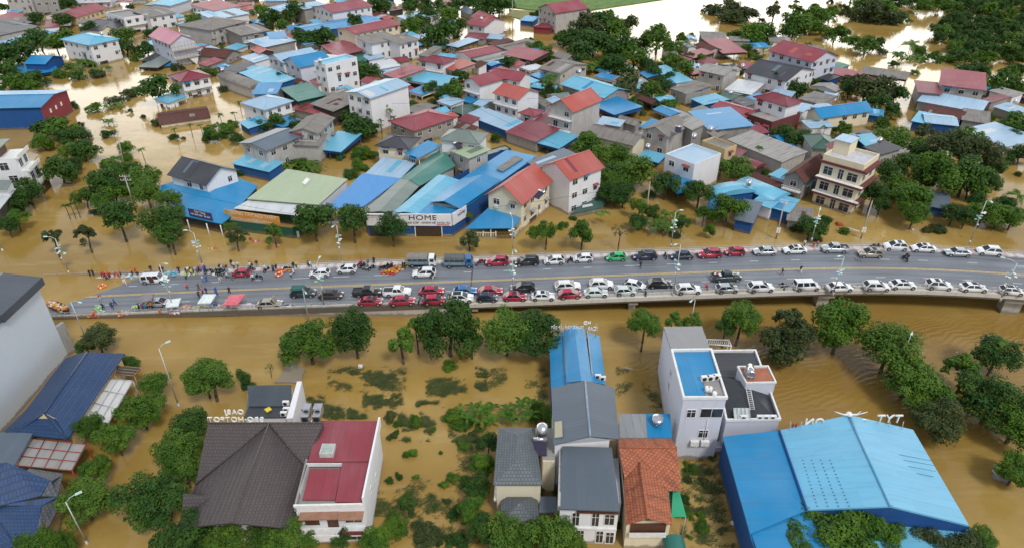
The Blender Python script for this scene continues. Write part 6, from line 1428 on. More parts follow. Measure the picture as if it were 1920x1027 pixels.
NAMES = {'t': ('tree', 'tree'), 'b': ('bush', 'bush'), 'p': ('palm_tree', 'palm'), 'c': ('palm_tree', 'palm'), 'n': ('banana_plant', 'banana plant'), 'x': ('bare_tree', 'tree'), 'L': ('tree', 'tree')}
def plant(reg, x, y, w_, zc=3.2, tone='m', kind='t', group=None, label=None, trunk_px=None, sq=1.0):
    """crown centre and crown width as seen in the photo, zc = crown centre height above the flood"""
    gx, gy = px(reg, x, y); wp = w_/REG[reg][2]; r = wp/2/ppm(gx, gy, zc)*(1.2 if gy < 400 else 1.1 if label else .98)
    if gy < 330 and kind in 'tL' and zc < 6: zc = min(zc, r*.72)
    if kind in 'tL' : zc = max(zc, r*.7)
    if kind == 'b': zc = min(zc, r*.35)
    rg = random.Random(int(x*31+y*17+reg)); v = P(gx, gy, zc); nm, cat = NAMES[kind]
    near = gy > 480; mid = gy > 250
    if kind in 'tbLx':
        if kind == 'x': me = BARE[0]
        elif kind == 'L': me = LOOSE[rg.randrange(2)]
        elif near: me = NEAR[rg.randrange(4)] if r > 1.6 else MIDM[rg.randrange(3)]
        elif mid: me = MIDM[rg.randrange(3)]
        else: me = FAR[rg.randrange(4)]
        if near and label is None and rg.random() < .3: tone = {'d': 'm', 'm': rg.choice('ld'), 'l': 'm', 'o': 'm'}[tone]
        ratio = zc/r+.3
        if trunk_px is not None:
            g = P(trunk_px[0], trunk_px[1], 0)
        root = bpy.data.objects.new(nm, None); C.objects.link(root); root.location = (v.x, v.y, 0)
        cr = bpy.data.objects.new('crown', me); C.objects.link(cr); cr.parent = root; cr.location = (0, 0, zc); cr.scale = (r*rg.uniform(.9, 1.12), r*rg.uniform(.85, 1.12), r*rg.uniform(.9, 1.1)*sq*(.8 if kind == 'b' else 1)); cr.rotation_euler = (0, 0, rg.uniform(0, 6.28))
        cr.material_slots[0].link = 'OBJECT'; cr.material_slots[0].material = LM_[tone]
        if kind != 'b' and zc > 1.5:
            tm, k = trunk_for(ratio, rg.randrange(3)); tk = bpy.data.objects.new('trunk', tm); C.objects.link(tk); tk.parent = root; tk.location = (0, 0, zc); tk.scale = (r*.9, r*.9, (zc+1)/k)
    else:
        me = {'p': PALM[rg.randrange(2)], 'c': COCO[0], 'n': BAN[rg.randrange(2)]}[kind]
        root = bpy.data.objects.new(nm, None); C.objects.link(root); root.location = (v.x, v.y, 0)
        cr = bpy.data.objects.new('crown' if kind != 'n' else 'leaf_clump', me); C.objects.link(cr); cr.parent = root; cr.scale = (r, r, r); cr.rotation_euler = (0, 0, rg.uniform(0, 6.28)); cr.location = (0, 0, zc if kind != 'n' else zc-.6*r)
        cr.material_slots[0].link = 'OBJECT'; cr.material_slots[0].material = LM_[tone]
        if kind != 'n':
            h = round(zc+1); 
            if h not in PM: PM[h] = pole_mesh(h)
            tk = bpy.data.objects.new('trunk', PM[h]); C.objects.link(tk); tk.parent = root; tk.location = (0, 0, zc)
    root['category'] = cat
    if group: root['group'] = group
    size = 'large' if r > 4.2 else 'small' if r < 2 else 'mid-sized'
    tn = {'d': 'dark green', 'm': 'leafy green', 'l': 'yellow-green', 'o': 'olive'}[tone]
    desc = f'{size} {tn} {cat}'
    if kind == 'x': desc = 'thin nearly bare tree'
    if label: root['label'] = label
    else: later(root, desc, gx, gy)
    TREES.append((wp, root)); return root
def plants(reg, txt):
    for it in txt.replace('\n', ' ').split(';'):
        a = it.split()
        if not a: continue
        x, y, w_ = float(a[0]), float(a[1]), float(a[2]); zc = 3.2; tone = 'm'; kind = 't'
        for s_ in a[3:]:
            if s_[0].isdigit(): zc = float(s_)
            elif s_ in 'dmlo': tone = s_
            elif s_ in ('b', 'p', 'c', 'n', 'x', 'L', 't'): kind = s_
        plant(reg, x, y, w_, zc, tone, kind)
plants(1, '''110 430 260 4.5 d; 40 560 200 d; 60 640 170 d; 300 310 190 d; 500 330 210 4 m; 130 640 180 m; 210 640 170 m; 300 600 150 d; 250 675 130 m; 430 350 150 d; 700 230 120 d; 965 370 160 d; 950 275 150 m; 1130 390 140 d; 1060 445 120 m b;
270 140 120 d; 490 160 130 d; 515 35 140 d; 880 215 110 d; 1215 700 260 5 d; 1150 265 110 d; 1200 245 90 d; 1520 180 180 m; 1470 230 120 d; 1450 560 60 o b; 1520 60 110 d; 0 400 160 d; 560 500 130 1.5 m n; 620 470 150 1.8 l n; 700 480 150 1.6 m n; 770 530 120 1.5 m n; 600 580 150 m b; 740 575 120 o b; 460 570 120 m b; 1370 520 100 o b; 820 930 110 1.2 m n; 1205 645 80 6 m p; 870 810 120 1.2 l n; 730 835 130 m b; 870 780 120 o b; 980 735 140 o b; 1060 705 120 m b; 540 820 110 d b; 430 975 180 m; 540 1010 120 m; 330 1010 120 o; 1540 545 70 o b; 400 770 60 m b; 180 350 140 m; 20 60 90 d; 1000 860 60 o b; 1100 900 50 o b; 620 960 60 o b; 1000 60 60 d; 1210 950 100 o b''')
plants(2, '''450 105 150 l; 530 150 170 d; 715 90 190 5 d; 620 200 110 m; 780 300 180 d; 925 290 180 d; 850 320 120 d; 1360 50 180 d; 1155 180 160 d; 600 610 150 d; 560 650 100 d; 1270 560 190 d; 800 860 110 l; 560 945 150 d; 1185 960 200 d; 1100 840 90 m b; 1150 900 150 d; 1250 965 120 d; 60 560 120 m b; 180 540 100 m b; 1600 210 150 m; 470 970 110 d; 1590 20 140 d; 130 885 80 3.5 d p; 240 870 75 3.5 d p; 280 790 70 3.5 d p; 1400 810 80 7 d p; 1440 850 80 6 m p; 1370 930 70 4 d p; 1465 905 70 5 d p; 90 305 60 4 m p; 690 900 90 3 d p; 1525 490 70 6 m p; 1590 610 70 5 d p; 170 960 130 1.3 m n; 230 960 100 m b; 60 1000 120 m b; 380 230 60 d b; 760 230 90 d; 1600 40 90 d; 1600 100 80 5 m p; 720 970 110 d; 1200 600 110 d; 150 690 90 o b''')
plants(3, '''60 60 140 d; 60 200 160 m; 130 170 140 d; 275 270 270 6 d; 400 220 170 d; 330 130 170 5 m; 180 120 150 d; 250 60 150 d; 400 50 140 d; 600 60 210 5 d; 720 60 190 5 d; 790 20 130 d; 150 40 120 d; 500 20 130 d; 640 285 90 m b; 955 320 90 m b; 1005 120 90 d; 1000 370 140 l; 1080 420 150 l; 790 500 120 d; 840 490 110 m; 690 490 90 d b; 560 530 80 m b; 380 710 210 4 m; 300 740 150 d; 205 690 130 d; 415 590 120 d; 240 400 100 d b; 1215 300 140 d; 1280 290 190 5 d; 1400 230 260 6 o; 1500 210 250 6 d; 1570 160 180 m; 1450 330 260 6 d; 1350 420 230 5 d; 1560 380 230 5 d; 1600 500 180 d; 1440 500 190 3 m n; 1330 520 110 d; 1200 745 130 d; 1100 700 140 d; 1110 600 200 8 m c; 535 825 90 3.5 m p; 635 835 90 3.5 m p; 150 670 90 4 m p; 30 605 70 4 m p; 1340 395 110 6 m p; 1520 470 150 3 m n; 1400 120 120 o; 1240 210 80 d b; 20 110 70 5 m p; 230 150 90 7 d p; 330 90 90 7 m p; 420 560 80 m; 670 980 60 m b; 200 790 90 o b; 300 830 110 o b; 900 470 60 m b; 60 420 70 d b''')
plants(4, '''60 250 230 6 m; 150 200 190 6 o; 100 380 230 6 d; 205 430 210 5 m; 60 500 190 5 d; 380 290 230 6 m; 480 370 160 m; 575 330 170 5 m p; 500 480 160 m; 590 540 170 m; 360 560 140 d; 460 605 120 d; 160 690 230 5 o; 350 700 200 4 m; 200 810 150 d; 290 770 120 d; 430 650 140 d; 720 455 110 m; 1280 630 190 4.5 d; 1465 690 150 4 d; 1080 370 100 m b; 1590 640 110 d b; 1610 740 100 m b; 860 740 80 m b; 470 830 170 m b; 1110 260 180 2 m; 1200 250 160 2 d; 1060 320 140 m b; 1170 330 150 m b; 980 290 140 m b; 1280 90 150 6 o L; 1440 100 160 5 m L; 1440 190 210 m; 1530 180 180 m; 1610 130 170 m; 1400 240 150 d; 930 80 200 o b; 1010 120 210 o b; 850 85 150 o b; 1090 120 160 o b; 960 150 180 o b; 770 75 110 o b; 930 20 90 o b; 1180 160 60 o b; 1300 20 40 o b; 1450 20 50 o b; 560 300 120 5 m L; 640 290 80 m; 250 340 140 d; 300 500 140 d; 1120 410 80 o b; 1250 320 130 o b; 1200 380 90 m p; 1460 290 80 5 d p; 1540 340 90 4 d p; 1590 50 60 m b; 960 510 110 o x; 1010 560 90 m b; 1200 425 60 d p; 150 560 120 d; 20 430 160 m''')
plants(5, '''430 120 190 o b; 560 140 210 o b; 650 140 150 o b; 720 140 130 m b; 520 60 190 m; 400 50 170 m; 470 90 200 o; 600 90 170 m; 190 260 160 m; 240 275 130 d; 320 335 160 m b; 430 350 180 m; 520 340 120 d; 60 120 160 m; 150 110 140 m; 250 90 130 o L; 40 215 130 m; 770 350 190 3.5 l p; 740 430 190 3.5 m n; 850 400 130 m b; 970 445 140 m b; 1060 450 110 m b; 640 500 90 d b; 330 630 160 o; 430 690 260 5 o; 560 700 260 5 o; 655 730 180 d; 300 700 150 d; 500 790 160 d; 640 850 150 d; 550 960 150 d; 60 745 150 d b; 490 920 80 m b; 110 980 70 4 d p; 240 1000 150 m; 1180 560 150 d; 1320 560 170 d; 1500 630 210 d; 1400 660 150 m; 1430 710 120 d; 1560 550 120 m; 1610 690 160 m; 1600 960 230 m; 1240 540 120 d; 30 45 50 o b; 150 15 50 o b; 830 770 60 o b; 860 470 90 m b; 650 180 90 o b; 1610 560 120 d; 800 560 70 l b; 790 330 130 m p; 540 400 90 o b''')
plants(6, '''330 70 170 d; 460 60 190 m; 540 110 190 d; 330 155 160 m; 640 160 90 o b; 640 225 190 d; 545 235 160 l; 460 370 260 4.5 d; 560 340 150 d; 210 520 220 4 d; 150 600 200 d; 90 640 160 d; 120 740 180 m; 50 790 160 d; 790 460 240 5 d; 870 540 220 m; 840 350 150 m; 940 370 190 m; 1030 390 150 d; 1110 440 220 5 l; 1130 550 200 5 l; 990 500 160 d; 1290 590 170 5 l; 650 575 170 3 d; 910 720 290 6.2 d; 1240 760 350 6.2 d; 830 90 110 d b; 960 200 120 m; 970 270 100 m b; 1340 115 80 d b; 1620 110 110 d; 1085 205 90 6 m p; 500 640 80 3.5 d p; 540 630 80 3.6 d p; 575 620 80 3.7 d p; 790 610 180 m; 740 690 90 o b; 1210 390 60 o b; 850 280 110 3 m n; 600 60 90 o b; 1410 123 40 o b; 660 110 90 d b; 1340 50 60 4 d p; 1460 20 60 4 d p; 1540 20 60 4 d p; 1590 40 70 d p; 1300 850 260 5.2 d; 1350 700 180 5 m''')
plants(7, '''75 100 120 m; 270 130 100 d; 190 60 120 m; 160 100 90 m b; 660 320 150 1.6 l n; 740 320 120 m b; 850 330 170 1.6 l n; 280 385 90 d b; 1200 60 210 d; 1300 60 130 d; 1220 240 170 m b; 1280 250 120 m b; 1200 330 130 m b; 1140 400 120 d b; 1260 360 70 l b; 1060 265 90 m b; 200 800 110 m; 620 300 90 m b; 20 130 60 o b; 1370 20 60 5 d p; 790 350 100 m b''')
plants(8, '''690 120 90 d; 500 715 70 m; 1560 450 190 m; 1410 170 210 m; 1550 270 210 l; 1610 350 150 m; 1610 510 170 m; 1390 250 130 d; 1540 540 130 d; 1290 740 70 d b; 1520 700 110 3 m n''')
plants(9, '''70 270 220 5 m; 200 370 310 5.5 m; 60 420 200 d; 60 560 140 d; 120 560 180 d; 240 650 150 m; 230 770 170 2 d; 400 760 190 2.4 m n; 440 800 220 2.2 m n; 480 700 160 2.6 m n; 570 770 140 d; 90 850 180 4.5 o x; 450 480 210 4 d; 700 545 210 4.5 d; 740 700 150 3.4 m; 830 720 130 3.2 m; 790 830 120 2 m; 930 650 220 5 m; 990 370 230 3.5 l; 1450 820 120 d b; 1560 810 220 3 d; 1360 110 190 d; 1510 125 160 d; 1170 190 80 4.5 m p; 820 480 50 d p; 350 690 120 d; 20 500 90 d; 510 860 110 o b; 660 500 120 d; 320 560 100 d b; 1240 440 90 m b''')
plants(10, '''655 120 210 4.5 l; 825 200 190 4.5 m; 870 80 160 o; 740 320 200 d; 600 390 210 d; 680 480 220 m; 480 550 190 4 d; 540 630 160 d; 800 600 290 5 m; 800 700 240 4 m; 700 540 200 m; 950 350 280 6 m; 1100 180 300 7 o; 1210 130 230 m; 1050 450 280 5 m; 1200 400 300 6 d; 1300 250 260 6 o; 1400 330 210 d; 1380 470 190 d; 1230 500 220 m; 1100 700 210 d; 1200 720 190 d; 980 820 130 o b; 1330 690 220 l; 1450 720 240 l; 1560 730 220 m; 1600 560 210 3 m p; 1620 250 170 d; 1560 110 130 d; 110 760 130 d; 260 840 100 m b; 40 800 160 d; 900 250 200 d; 1000 130 150 o; 1540 300 80 o b; 1600 400 60 o b; 280 160 70 d; 330 170 120 m; 60 900 90 d b; 1010 830 100 o b; 900 830 90 o b; 1270 600 150 d; 1500 640 150 d; 860 430 190 d''')
# street trees of the flooded verge between the shops and the bridge
def streets(txt, group):
    for ln in txt.strip().split('\n'):
        a = ln.split('|'); n = a[0].split(); plant(0, float(n[0]), float(n[1]), float(n[2]), float(n[3]), n[4], n[5], group, a[1], sq=float(n[6]) if len(n) > 6 else 1.0)
streets('''97 445 44 4.8 o L|sparse round tree entangled with the westernmost street lamp
160 438 50 4.6 o L|thin olive street tree between the lamp tree and the big dark trees
440 440 44 4.0 o L|loose yellowing street tree in front of the blue restaurant's corner
513 436 46 3.6 l L|loose feathery tree in front of the orange banner shop
588 411 74 5.4 d t 1.25|dense dark tree before the pale green roof, first of three clipped crowns
660 412 60 5.6 d t 1.15|slim dense tree between the two flanking clipped crowns
735 424 60 5.0 d t 1.2|dense clipped tree hiding part of the white fascia
880 450 50 2.6 o L|low spreading scraggy tree in front of the blue showroom's corner
1000 438 30 4.0 m t|small leaning part of a tree before the cream gable house
1024 434 46 4.4 m t|forked street tree in front of the gap between the red-roofed houses
1092 436 52 4.2 m t 1.1|full street tree in front of the dark green shed
1055 424 22 1.2 m b|low shrub row between two street trees in the water''', 'street trees along the flooded verge')
streets('''579 642 98 4.4 m t|drooping leafy tree beside the pale paving, west end of the row below the bridge
664 622 76 5.4 d t 1.45|tall egg-shaped dark tree below the bridge near the brown sedan
752 640 70 4.6 l L|airy light green tree squeezed between two dense dark ones
780 612 50 5.6 m L|upper airy treetop overlapping the bridge parapet
842 616 108 5.6 d t 1.3|broad dense dark tree hiding the bridge pier edge
884 635 48 4.2 d t|side bough crown on the east flank of the broad dark tree
950 622 88 4.8 l t 1.15|wide light green tree west of the mirrored workshop letters
1005 622 100 4.8 d t|wide dark tree touching the blue workshop roof
1208 608 60 5.6 m t|slim tree with a bare trunk in front of the second bridge pier
1262 600 44 5 l L|light green tree just behind the tall pale block
1298 602 46 5.4 l L|feathery tree behind the grey rear roof of the tall pale block
1390 598 76 5.6 m t|round tree with a leaning dark trunk beside the white gantry
1362 612 44 4.4 d t|low dark bough crown beside the white gantry tree
1484 606 74 6.0 o L|creeper-hung olive tree in mid channel
1480 645 100 3.0 o t|low creeper-covered thicket under the mid channel tree
1577 612 96 5.6 m t 1.45|big perfectly domed tree in the channel below the white sedans
1668 650 104 5.2 l t|bright spreading tree with a lamp head above it
1706 700 112 4.6 l t|bulky bright tree in front of the lamp tree
1740 742 90 3.6 m t|mid green tree behind the roof letters of the big warehouse
1765 790 96 3.6 o t|rounded olive tree beside the big warehouse ridge
1812 695 86 4.6 m L|open-branched tree over the ripples in the channel
1870 665 74 4.2 d t|dark round tree below a small palm near the east edge
1880 640 50 6.5 m p|small palm rising from the dark round tree
1862 750 116 4.6 d t|dark spreading tree with a visible trunk at the east edge
1908 790 100 4.2 m t|leafy tree cut off at the east edge
1905 880 70 3 m t|low green tree behind the askew booth''', 'trees standing in the flooded channel below the bridge')
plants(0, '''182 635 70 3.6 o; 160 648 40 2 m; 240 683 50 2.4 m b; 395 712 104 4.2 l; 380 700 70 4.8 m; 290 722 62 3.6 m; 262 768 92 3.6 d; 215 818 70 3.6 m; 165 800 60 3.4 d; 355 800 84 3.2 m; 330 850 110 4.2 m; 345 880 90 3.4 m; 285 935 124 4.2 d; 155 935 100 3.8 l; 178 878 60 3.0 m; 60 1022 80 3 m; 115 1020 60 2.6 d; 345 1015 130 3.8 d; 430 1010 100 4 l; 495 1015 80 4 m; 535 1012 90 4 l; 575 1015 40 3 m; 705 1015 66 3.6 m; 690 985 30 3 m b; 455 705 36 2.2 d; 505 688 24 2.2 o x; 462 722 30 1.6 d b;
1560 992 140 5 l; 1500 1015 90 4.2 m; 1615 1000 110 4.6 m; 1670 1015 90 4 m; 1790 1020 96 4.2 o; 1840 1012 60 4.2 m; 1740 1020 80 4 o;
885 770 56 1.6 l n; 852 782 50 1.2 m b; 865 795 44 1.2 d b; 915 830 50 2.4 m; 905 870 56 2.4 d; 898 912 60 2.6 d; 886 955 60 2.6 m; 905 990 70 2.8 d; 955 1015 110 3 l; 1030 1010 100 3.4 l; 1078 1020 60 2.6 m; 985 765 60 2.6 m n; 955 775 50 2.0 l n; 1015 772 60 2.2 m b; 915 775 60 1.8 m n; 1035 790 40 2 m b; 970 915 60 3.6 l b; 1000 918 50 3.5 m b; 1045 925 24 3.6 m b; 1170 890 26 3.2 m b; 1135 962 34 5.6 m b; 1075 975 34 4.6 l b; 1152 985 34 3 m b; 843 686 30 1.2 m b; 780 792 34 1 m b; 732 782 34 1 o b; 735 818 26 1 o b; 868 835 30 1 m b; 1325 812 30 2.4 m b; 1330 845 36 1 m b; 770 850 28 1 m b; 848 895 30 1 d b; 760 940 46 1.2 d b; 740 990 60 1.2 d b; 858 960 40 1.4 d b; 800 1000 60 1 o b; 858 1015 50 1.4 m b; 1280 960 34 2 m b; 1285 935 24 2 d b; 1300 880 24 1 m b; 1320 905 26 1 o b; 1315 985 30 1 m b; 1290 900 20 1 o b; 640 1010 40 2.8 d; 1060 1000 44 2.4 m; 1900 860 30 2.6 d; 730 900 22 .8 d b; 875 905 30 1.6 d b; 1210 985 20 2.6 m b; 596 985 14 4 d b; 616 985 14 4 d b''')
# low greenery in the yards of the village
rg = random.Random(21); nb_ = 0
for _ in range(3000):
    if nb_ >= 75: break
    x, y = rg.uniform(0, 1900), rg.uniform(20, 420)
    if not any(inside(x, y, v) for v in VILL) or not clear(P(x, y, 0), .5): continue
    nb_ += 1; plant(0, x, y, rg.uniform(11, 22), 1.2, rg.choice('dmml'), 'b' if rg.random() < .6 else 'p' if rg.random() < .3 else 't', 'greenery in the village yards')
for i in range(46):
    x, y = ((rg.uniform(735, 900), rg.uniform(780, 1020)) if i % 3 else (rg.uniform(1285, 1330), rg.uniform(860, 1010))); plant(0, x, y, rg.uniform(8, 20), .6, rg.choice('mdol'), 'b', 'small shrubs in the drowned garden')
# the wood in the far corner: individually planted, alike
rg = random.Random(5); cnt = 0
poly = [(1745, -6), (1785, 30), (1752, 50), (1760, 75), (1790, 105), (1840, 112), (1880, 108), (1935, 120), (1960, 40), (1960, -30), (1740, -30)]
pts = []
for _ in range(4000):
    x, y = rg.uniform(1690, 1960), rg.uniform(-30, 120)
    if inside(x, y, poly) and all((x-a)**2+((y-b_)*1.3)**2 > 17**2 for a, b_ in pts): pts.append((x, y))
pts += [(1560+i*19+rg.uniform(-5, 5), rg.uniform(-14, -2)) for i in range(10)]+[(1690, 8), (1712, 4), (1735, 12), (1660, 4), (1640, 10)]
for x, y in pts: plant(0, x, y, rg.uniform(24, 38), rg.uniform(3.5, 6), rg.choice('ddmd'), 't', 'trees of the far flooded wood', 'dense dark green tree inside the far flooded wood')
for x, y in [(60+i*41+rg.uniform(-14, 14), rg.uniform(-22, -8)) for i in range(20)]:
    if x < 870: plant(0, x, y, rg.uniform(22, 34), rg.uniform(3, 5), rg.choice('ddm'), 't', 'treetops along the far rim of the village', 'dark treetop along the far rim of the village')
# floating weeds and grass: nobody could count them
def weeds(name, polys, n, label, h=.25, tone='g', size=.5, reg=26):
    rg = random.Random(len(name)+n); mb_v = []; mb_f = []
    for pl, k in polys:
        q = [px(reg, x, y) for x, y in pl]; xs = [a for a, _ in q]; ys = [b_ for _, b_ in q]; done = 0; tries = 0; sx_ = (max(xs)-min(xs))*.09
        while done < n*k and tries < n*k*12:
            tries += 1; x, y = rg.uniform(min(xs), max(xs)), rg.uniform(min(ys), max(ys))
            if not inside(x+rg.gauss(0, sx_), y+rg.gauss(0, sx_*.5), q): continue
            v = P(x, y, 0)
            if noise.noise(Vector((v.x*.22, v.y*.4, 3)))+.7*noise.noise(Vector((v.x*.8, v.y*1.3, 5)))+.35*noise.noise(v*2.6) < rg.uniform(-.15, .75): continue
            a = rg.gauss(.35, .5); s_ = size*rg.uniform(.5, 1.5); d_ = Vector((math.cos(a), math.sin(a), rg.uniform(-.05, .5)))*s_; w_ = Vector((-math.sin(a), math.cos(a), 0))*.06*rg.uniform(.6, 1.6); z = Vector((0, 0, rg.uniform(.01, h)))
            i = len(mb_v); p = v+z; w_ *= .5; mb_v += [tuple(p-w_), tuple(p+w_), tuple(p+d_+w_*.3), tuple(p+d_-w_*.3)]; mb_f.append((i, i+1, i+2, i+3)); done += 1
    me = bpy.data.meshes.new(name); me.from_pydata(mb_v, [], mb_f); me.materials.append(LM_[tone]); o = bpy.data.objects.new(name, me); C.objects.link(o); tag(o, label, None, None, 'stuff')
weeds('flooded_grass', [([(430, 530), (560, 500), (700, 500), (930, 490), (990, 530), (960, 610), (820, 665), (620, 655), (470, 590)], 1.0), ([(1130, 590), (1300, 570), (1400, 580), (1420, 680), (1300, 720), (1150, 700)], .7), ([(700, 700), (900, 660), (960, 740), (860, 790), (680, 790)], .6), ([(250, 690), (400, 720), (550, 850), (200, 870)], .8), ([(570, 790), (720, 790), (700, 860), (590, 860)], .4), ([(1480, 490), (1560, 500), (1560, 660), (1480, 660)], .4), ([(1090, 810), (1200, 860), (1130, 1027), (1080, 1027)], .4), ([(940, 820), (1030, 900), (1000, 1027), (930, 1010)], .3), ([(1290, 860), (1480, 900), (1550, 1027), (1320, 1027)], .35), ([(1060, 740), (1250, 740), (1250, 780), (1060, 770)], .2)], 3600, 'long grass combed flat by the flood in the drowned garden')
weeds('flooded_grass', [([(640, 940), (760, 900), (840, 900), (850, 1027), (720, 1027)], 1), ([(850, 900), (880, 780), (900, 800), (905, 1020), (860, 1027)], .5), ([(1275, 870), (1345, 860), (1350, 960), (1400, 1027), (1280, 1027)], .9)], 3000, 'ragged weeds in the drowned plots at the bottom', reg=0, tone='g')
weeds('water_weed', [([(440, 450), (520, 450), (520, 700), (400, 690), (330, 560)], .5), ([(1040, 450), (1200, 480), (1180, 560), (1060, 700)], .35), ([(1240, 560), (1340, 620), (1420, 780), (1330, 790)], .5), ([(0, 470), (200, 450), (190, 560), (0, 640)], .8)], 900, 'loose weed drifting beside the blue workshop', reg=14, size=.4)
weeds('water_weed', [([(110, 190), (260, 110), (420, 200), (520, 300), (300, 330), (150, 320)], .5), ([(1150, 370), (1500, 400), (1900, 410), (1900, 445), (1160, 450)], .5), ([(1500, 100), (1760, 60), (1700, 200), (1560, 150)], .6)], 900, 'specks of drifting weed and litter on the open flood', reg=0, size=.6)
weeds('meadow_tufts', [([(860, -8), (1250, -4), (1100, 20), (880, 14)], 1)], 2200, 'tufts of grass on the far meadow', reg=0, tone='l', size=.5, h=.6)

# past three hundred trees the ones that show smallest join one far-off mass of foliage
tl = sorted([t for t in TREES if t[1].name.split('.')[0] == 'tree'], key=lambda t: -t[0]); rest = tl[285:]; pool_ = {r for _, r in rest}; PENDING[:] = [p for p in PENDING if p[0] not in pool_]
for tone in 'dmlo':
    import numpy as np
    vs_, ns_ = [], 0
    for _, r in rest:
        for ch in r.children:
            if ch.name.startswith('crown') and ch.material_slots[0].material == LM_[tone]:
                a = np.empty(len(ch.data.vertices)*3, 'f'); ch.data.vertices.foreach_get('co', a); a = a.reshape(-1, 3); M = Matrix.Translation(r.location) @ ch.matrix_basis; m_ = np.array(M)[:3]; vs_.append(a @ m_[:, :3].T+m_[:, 3])
    if not vs_: continue
    a = np.concatenate(vs_); n = len(a)//4; me = bpy.data.meshes.new('woodland'); me.vertices.add(len(a)); me.vertices.foreach_set('co', a.ravel()); me.loops.add(n*4); me.loops.foreach_set('vertex_index', np.arange(n*4)); me.polygons.add(n); me.polygons.foreach_set('loop_start', np.arange(n)*4); me.update(calc_edges=True); me.materials.append(LM_[tone])
    o = bpy.data.objects.new('woodland', me); C.objects.link(o); tag(o, {'d': 'dark far-off trees seen as one mass', 'm': 'mid green far-off trees seen as one mass', 'l': 'pale green far-off trees seen as one mass', 'o': 'olive far-off trees seen as one mass'}[tone], None, None, 'stuff')
for _, r in rest:
    for ch in list(r.children): bpy.data.objects.remove(ch)
    bpy.data.objects.remove(r)
# ------------------------------------------------------------------ vehicles
def paint(name, col, metal=.25):
    m, t, b = new_mat(name); f = mrange(noise_node(t, .8, 4, 'Object'), .4, .75, 0, 1, t)
    lnk(t, mixc(t, mth('MULTIPLY', f, .18, tree=t), col, (.3, .26, .2)), b.inputs['Base Color']); b.inputs['Roughness'].default_value = .28; b.inputs['Metallic'].default_value = metal; b.inputs['Coat Weight'].default_value = .5; return m
PAINT = {'white': paint('car_paint_white', (.78, .79, .80), 0), 'red': paint('car_paint_red', (.42, .012, .05), .2), 'black': paint('car_paint_black', (.014, .016, .02)), 'navy': paint('car_paint_navy', (.012, .022, .055)), 'blue': paint('car_paint_blue', (.01, .16, .42)),
         'green': paint('car_paint_green', (.01, .42, .12), 0), 'silver': paint('car_paint_silver', (.52, .55, .57), .5), 'brown': paint('car_paint_brown', (.05, .032, .03)), 'slate': paint('car_paint_slate', (.03, .055, .065)), 'beige': paint('car_paint_beige', (.42, .38, .31), .4), 'mint': paint('car_paint_mint', (.6, .68, .66), .1)}
CG = plain('car_glass', (.022, .03, .034), .08); TYRE = BLACK(); RIMM = plain('alloy_rim', (.5, .5, .52), .35, .7); LAMPM = plain('headlamp_plastic', (.7, .72, .72), .15); TAILM = plain('tail_lamp_plastic', (.4, .01, .01), .25); PLATE = plain('number_plate', (.7, .7, .66), .5); DARKP = plain('dark_plastic', (.025, .025, .028), .6)
SPEC = {'sedan': dict(L=4.55, W=1.8, H=1.45, belt=.93, hood=.82, trunk=.95, cb=(-1.85, 1.15), ct=(-1.15, .35)), 'suv': dict(L=4.6, W=1.88, H=1.66, belt=1.06, hood=.97, trunk=1.04, cb=(-2.22, 1.2), ct=(-1.6, .25)),
        'hatch': dict(L=4.0, W=1.72, H=1.5, belt=.98, hood=.86, trunk=.98, cb=(-1.93, 1.2), ct=(-1.35, .25)), 'pickup': dict(L=5.25, W=1.9, H=1.78, belt=1.12, hood=1.08, trunk=1.08, cb=(-.75, 1.3), ct=(-.6, .65)), 'van': dict(L=4.6, W=1.85, H=1.88, belt=1.1, hood=.98, trunk=1.1, cb=(-2.25, 1.5), ct=(-2.1, .95))}
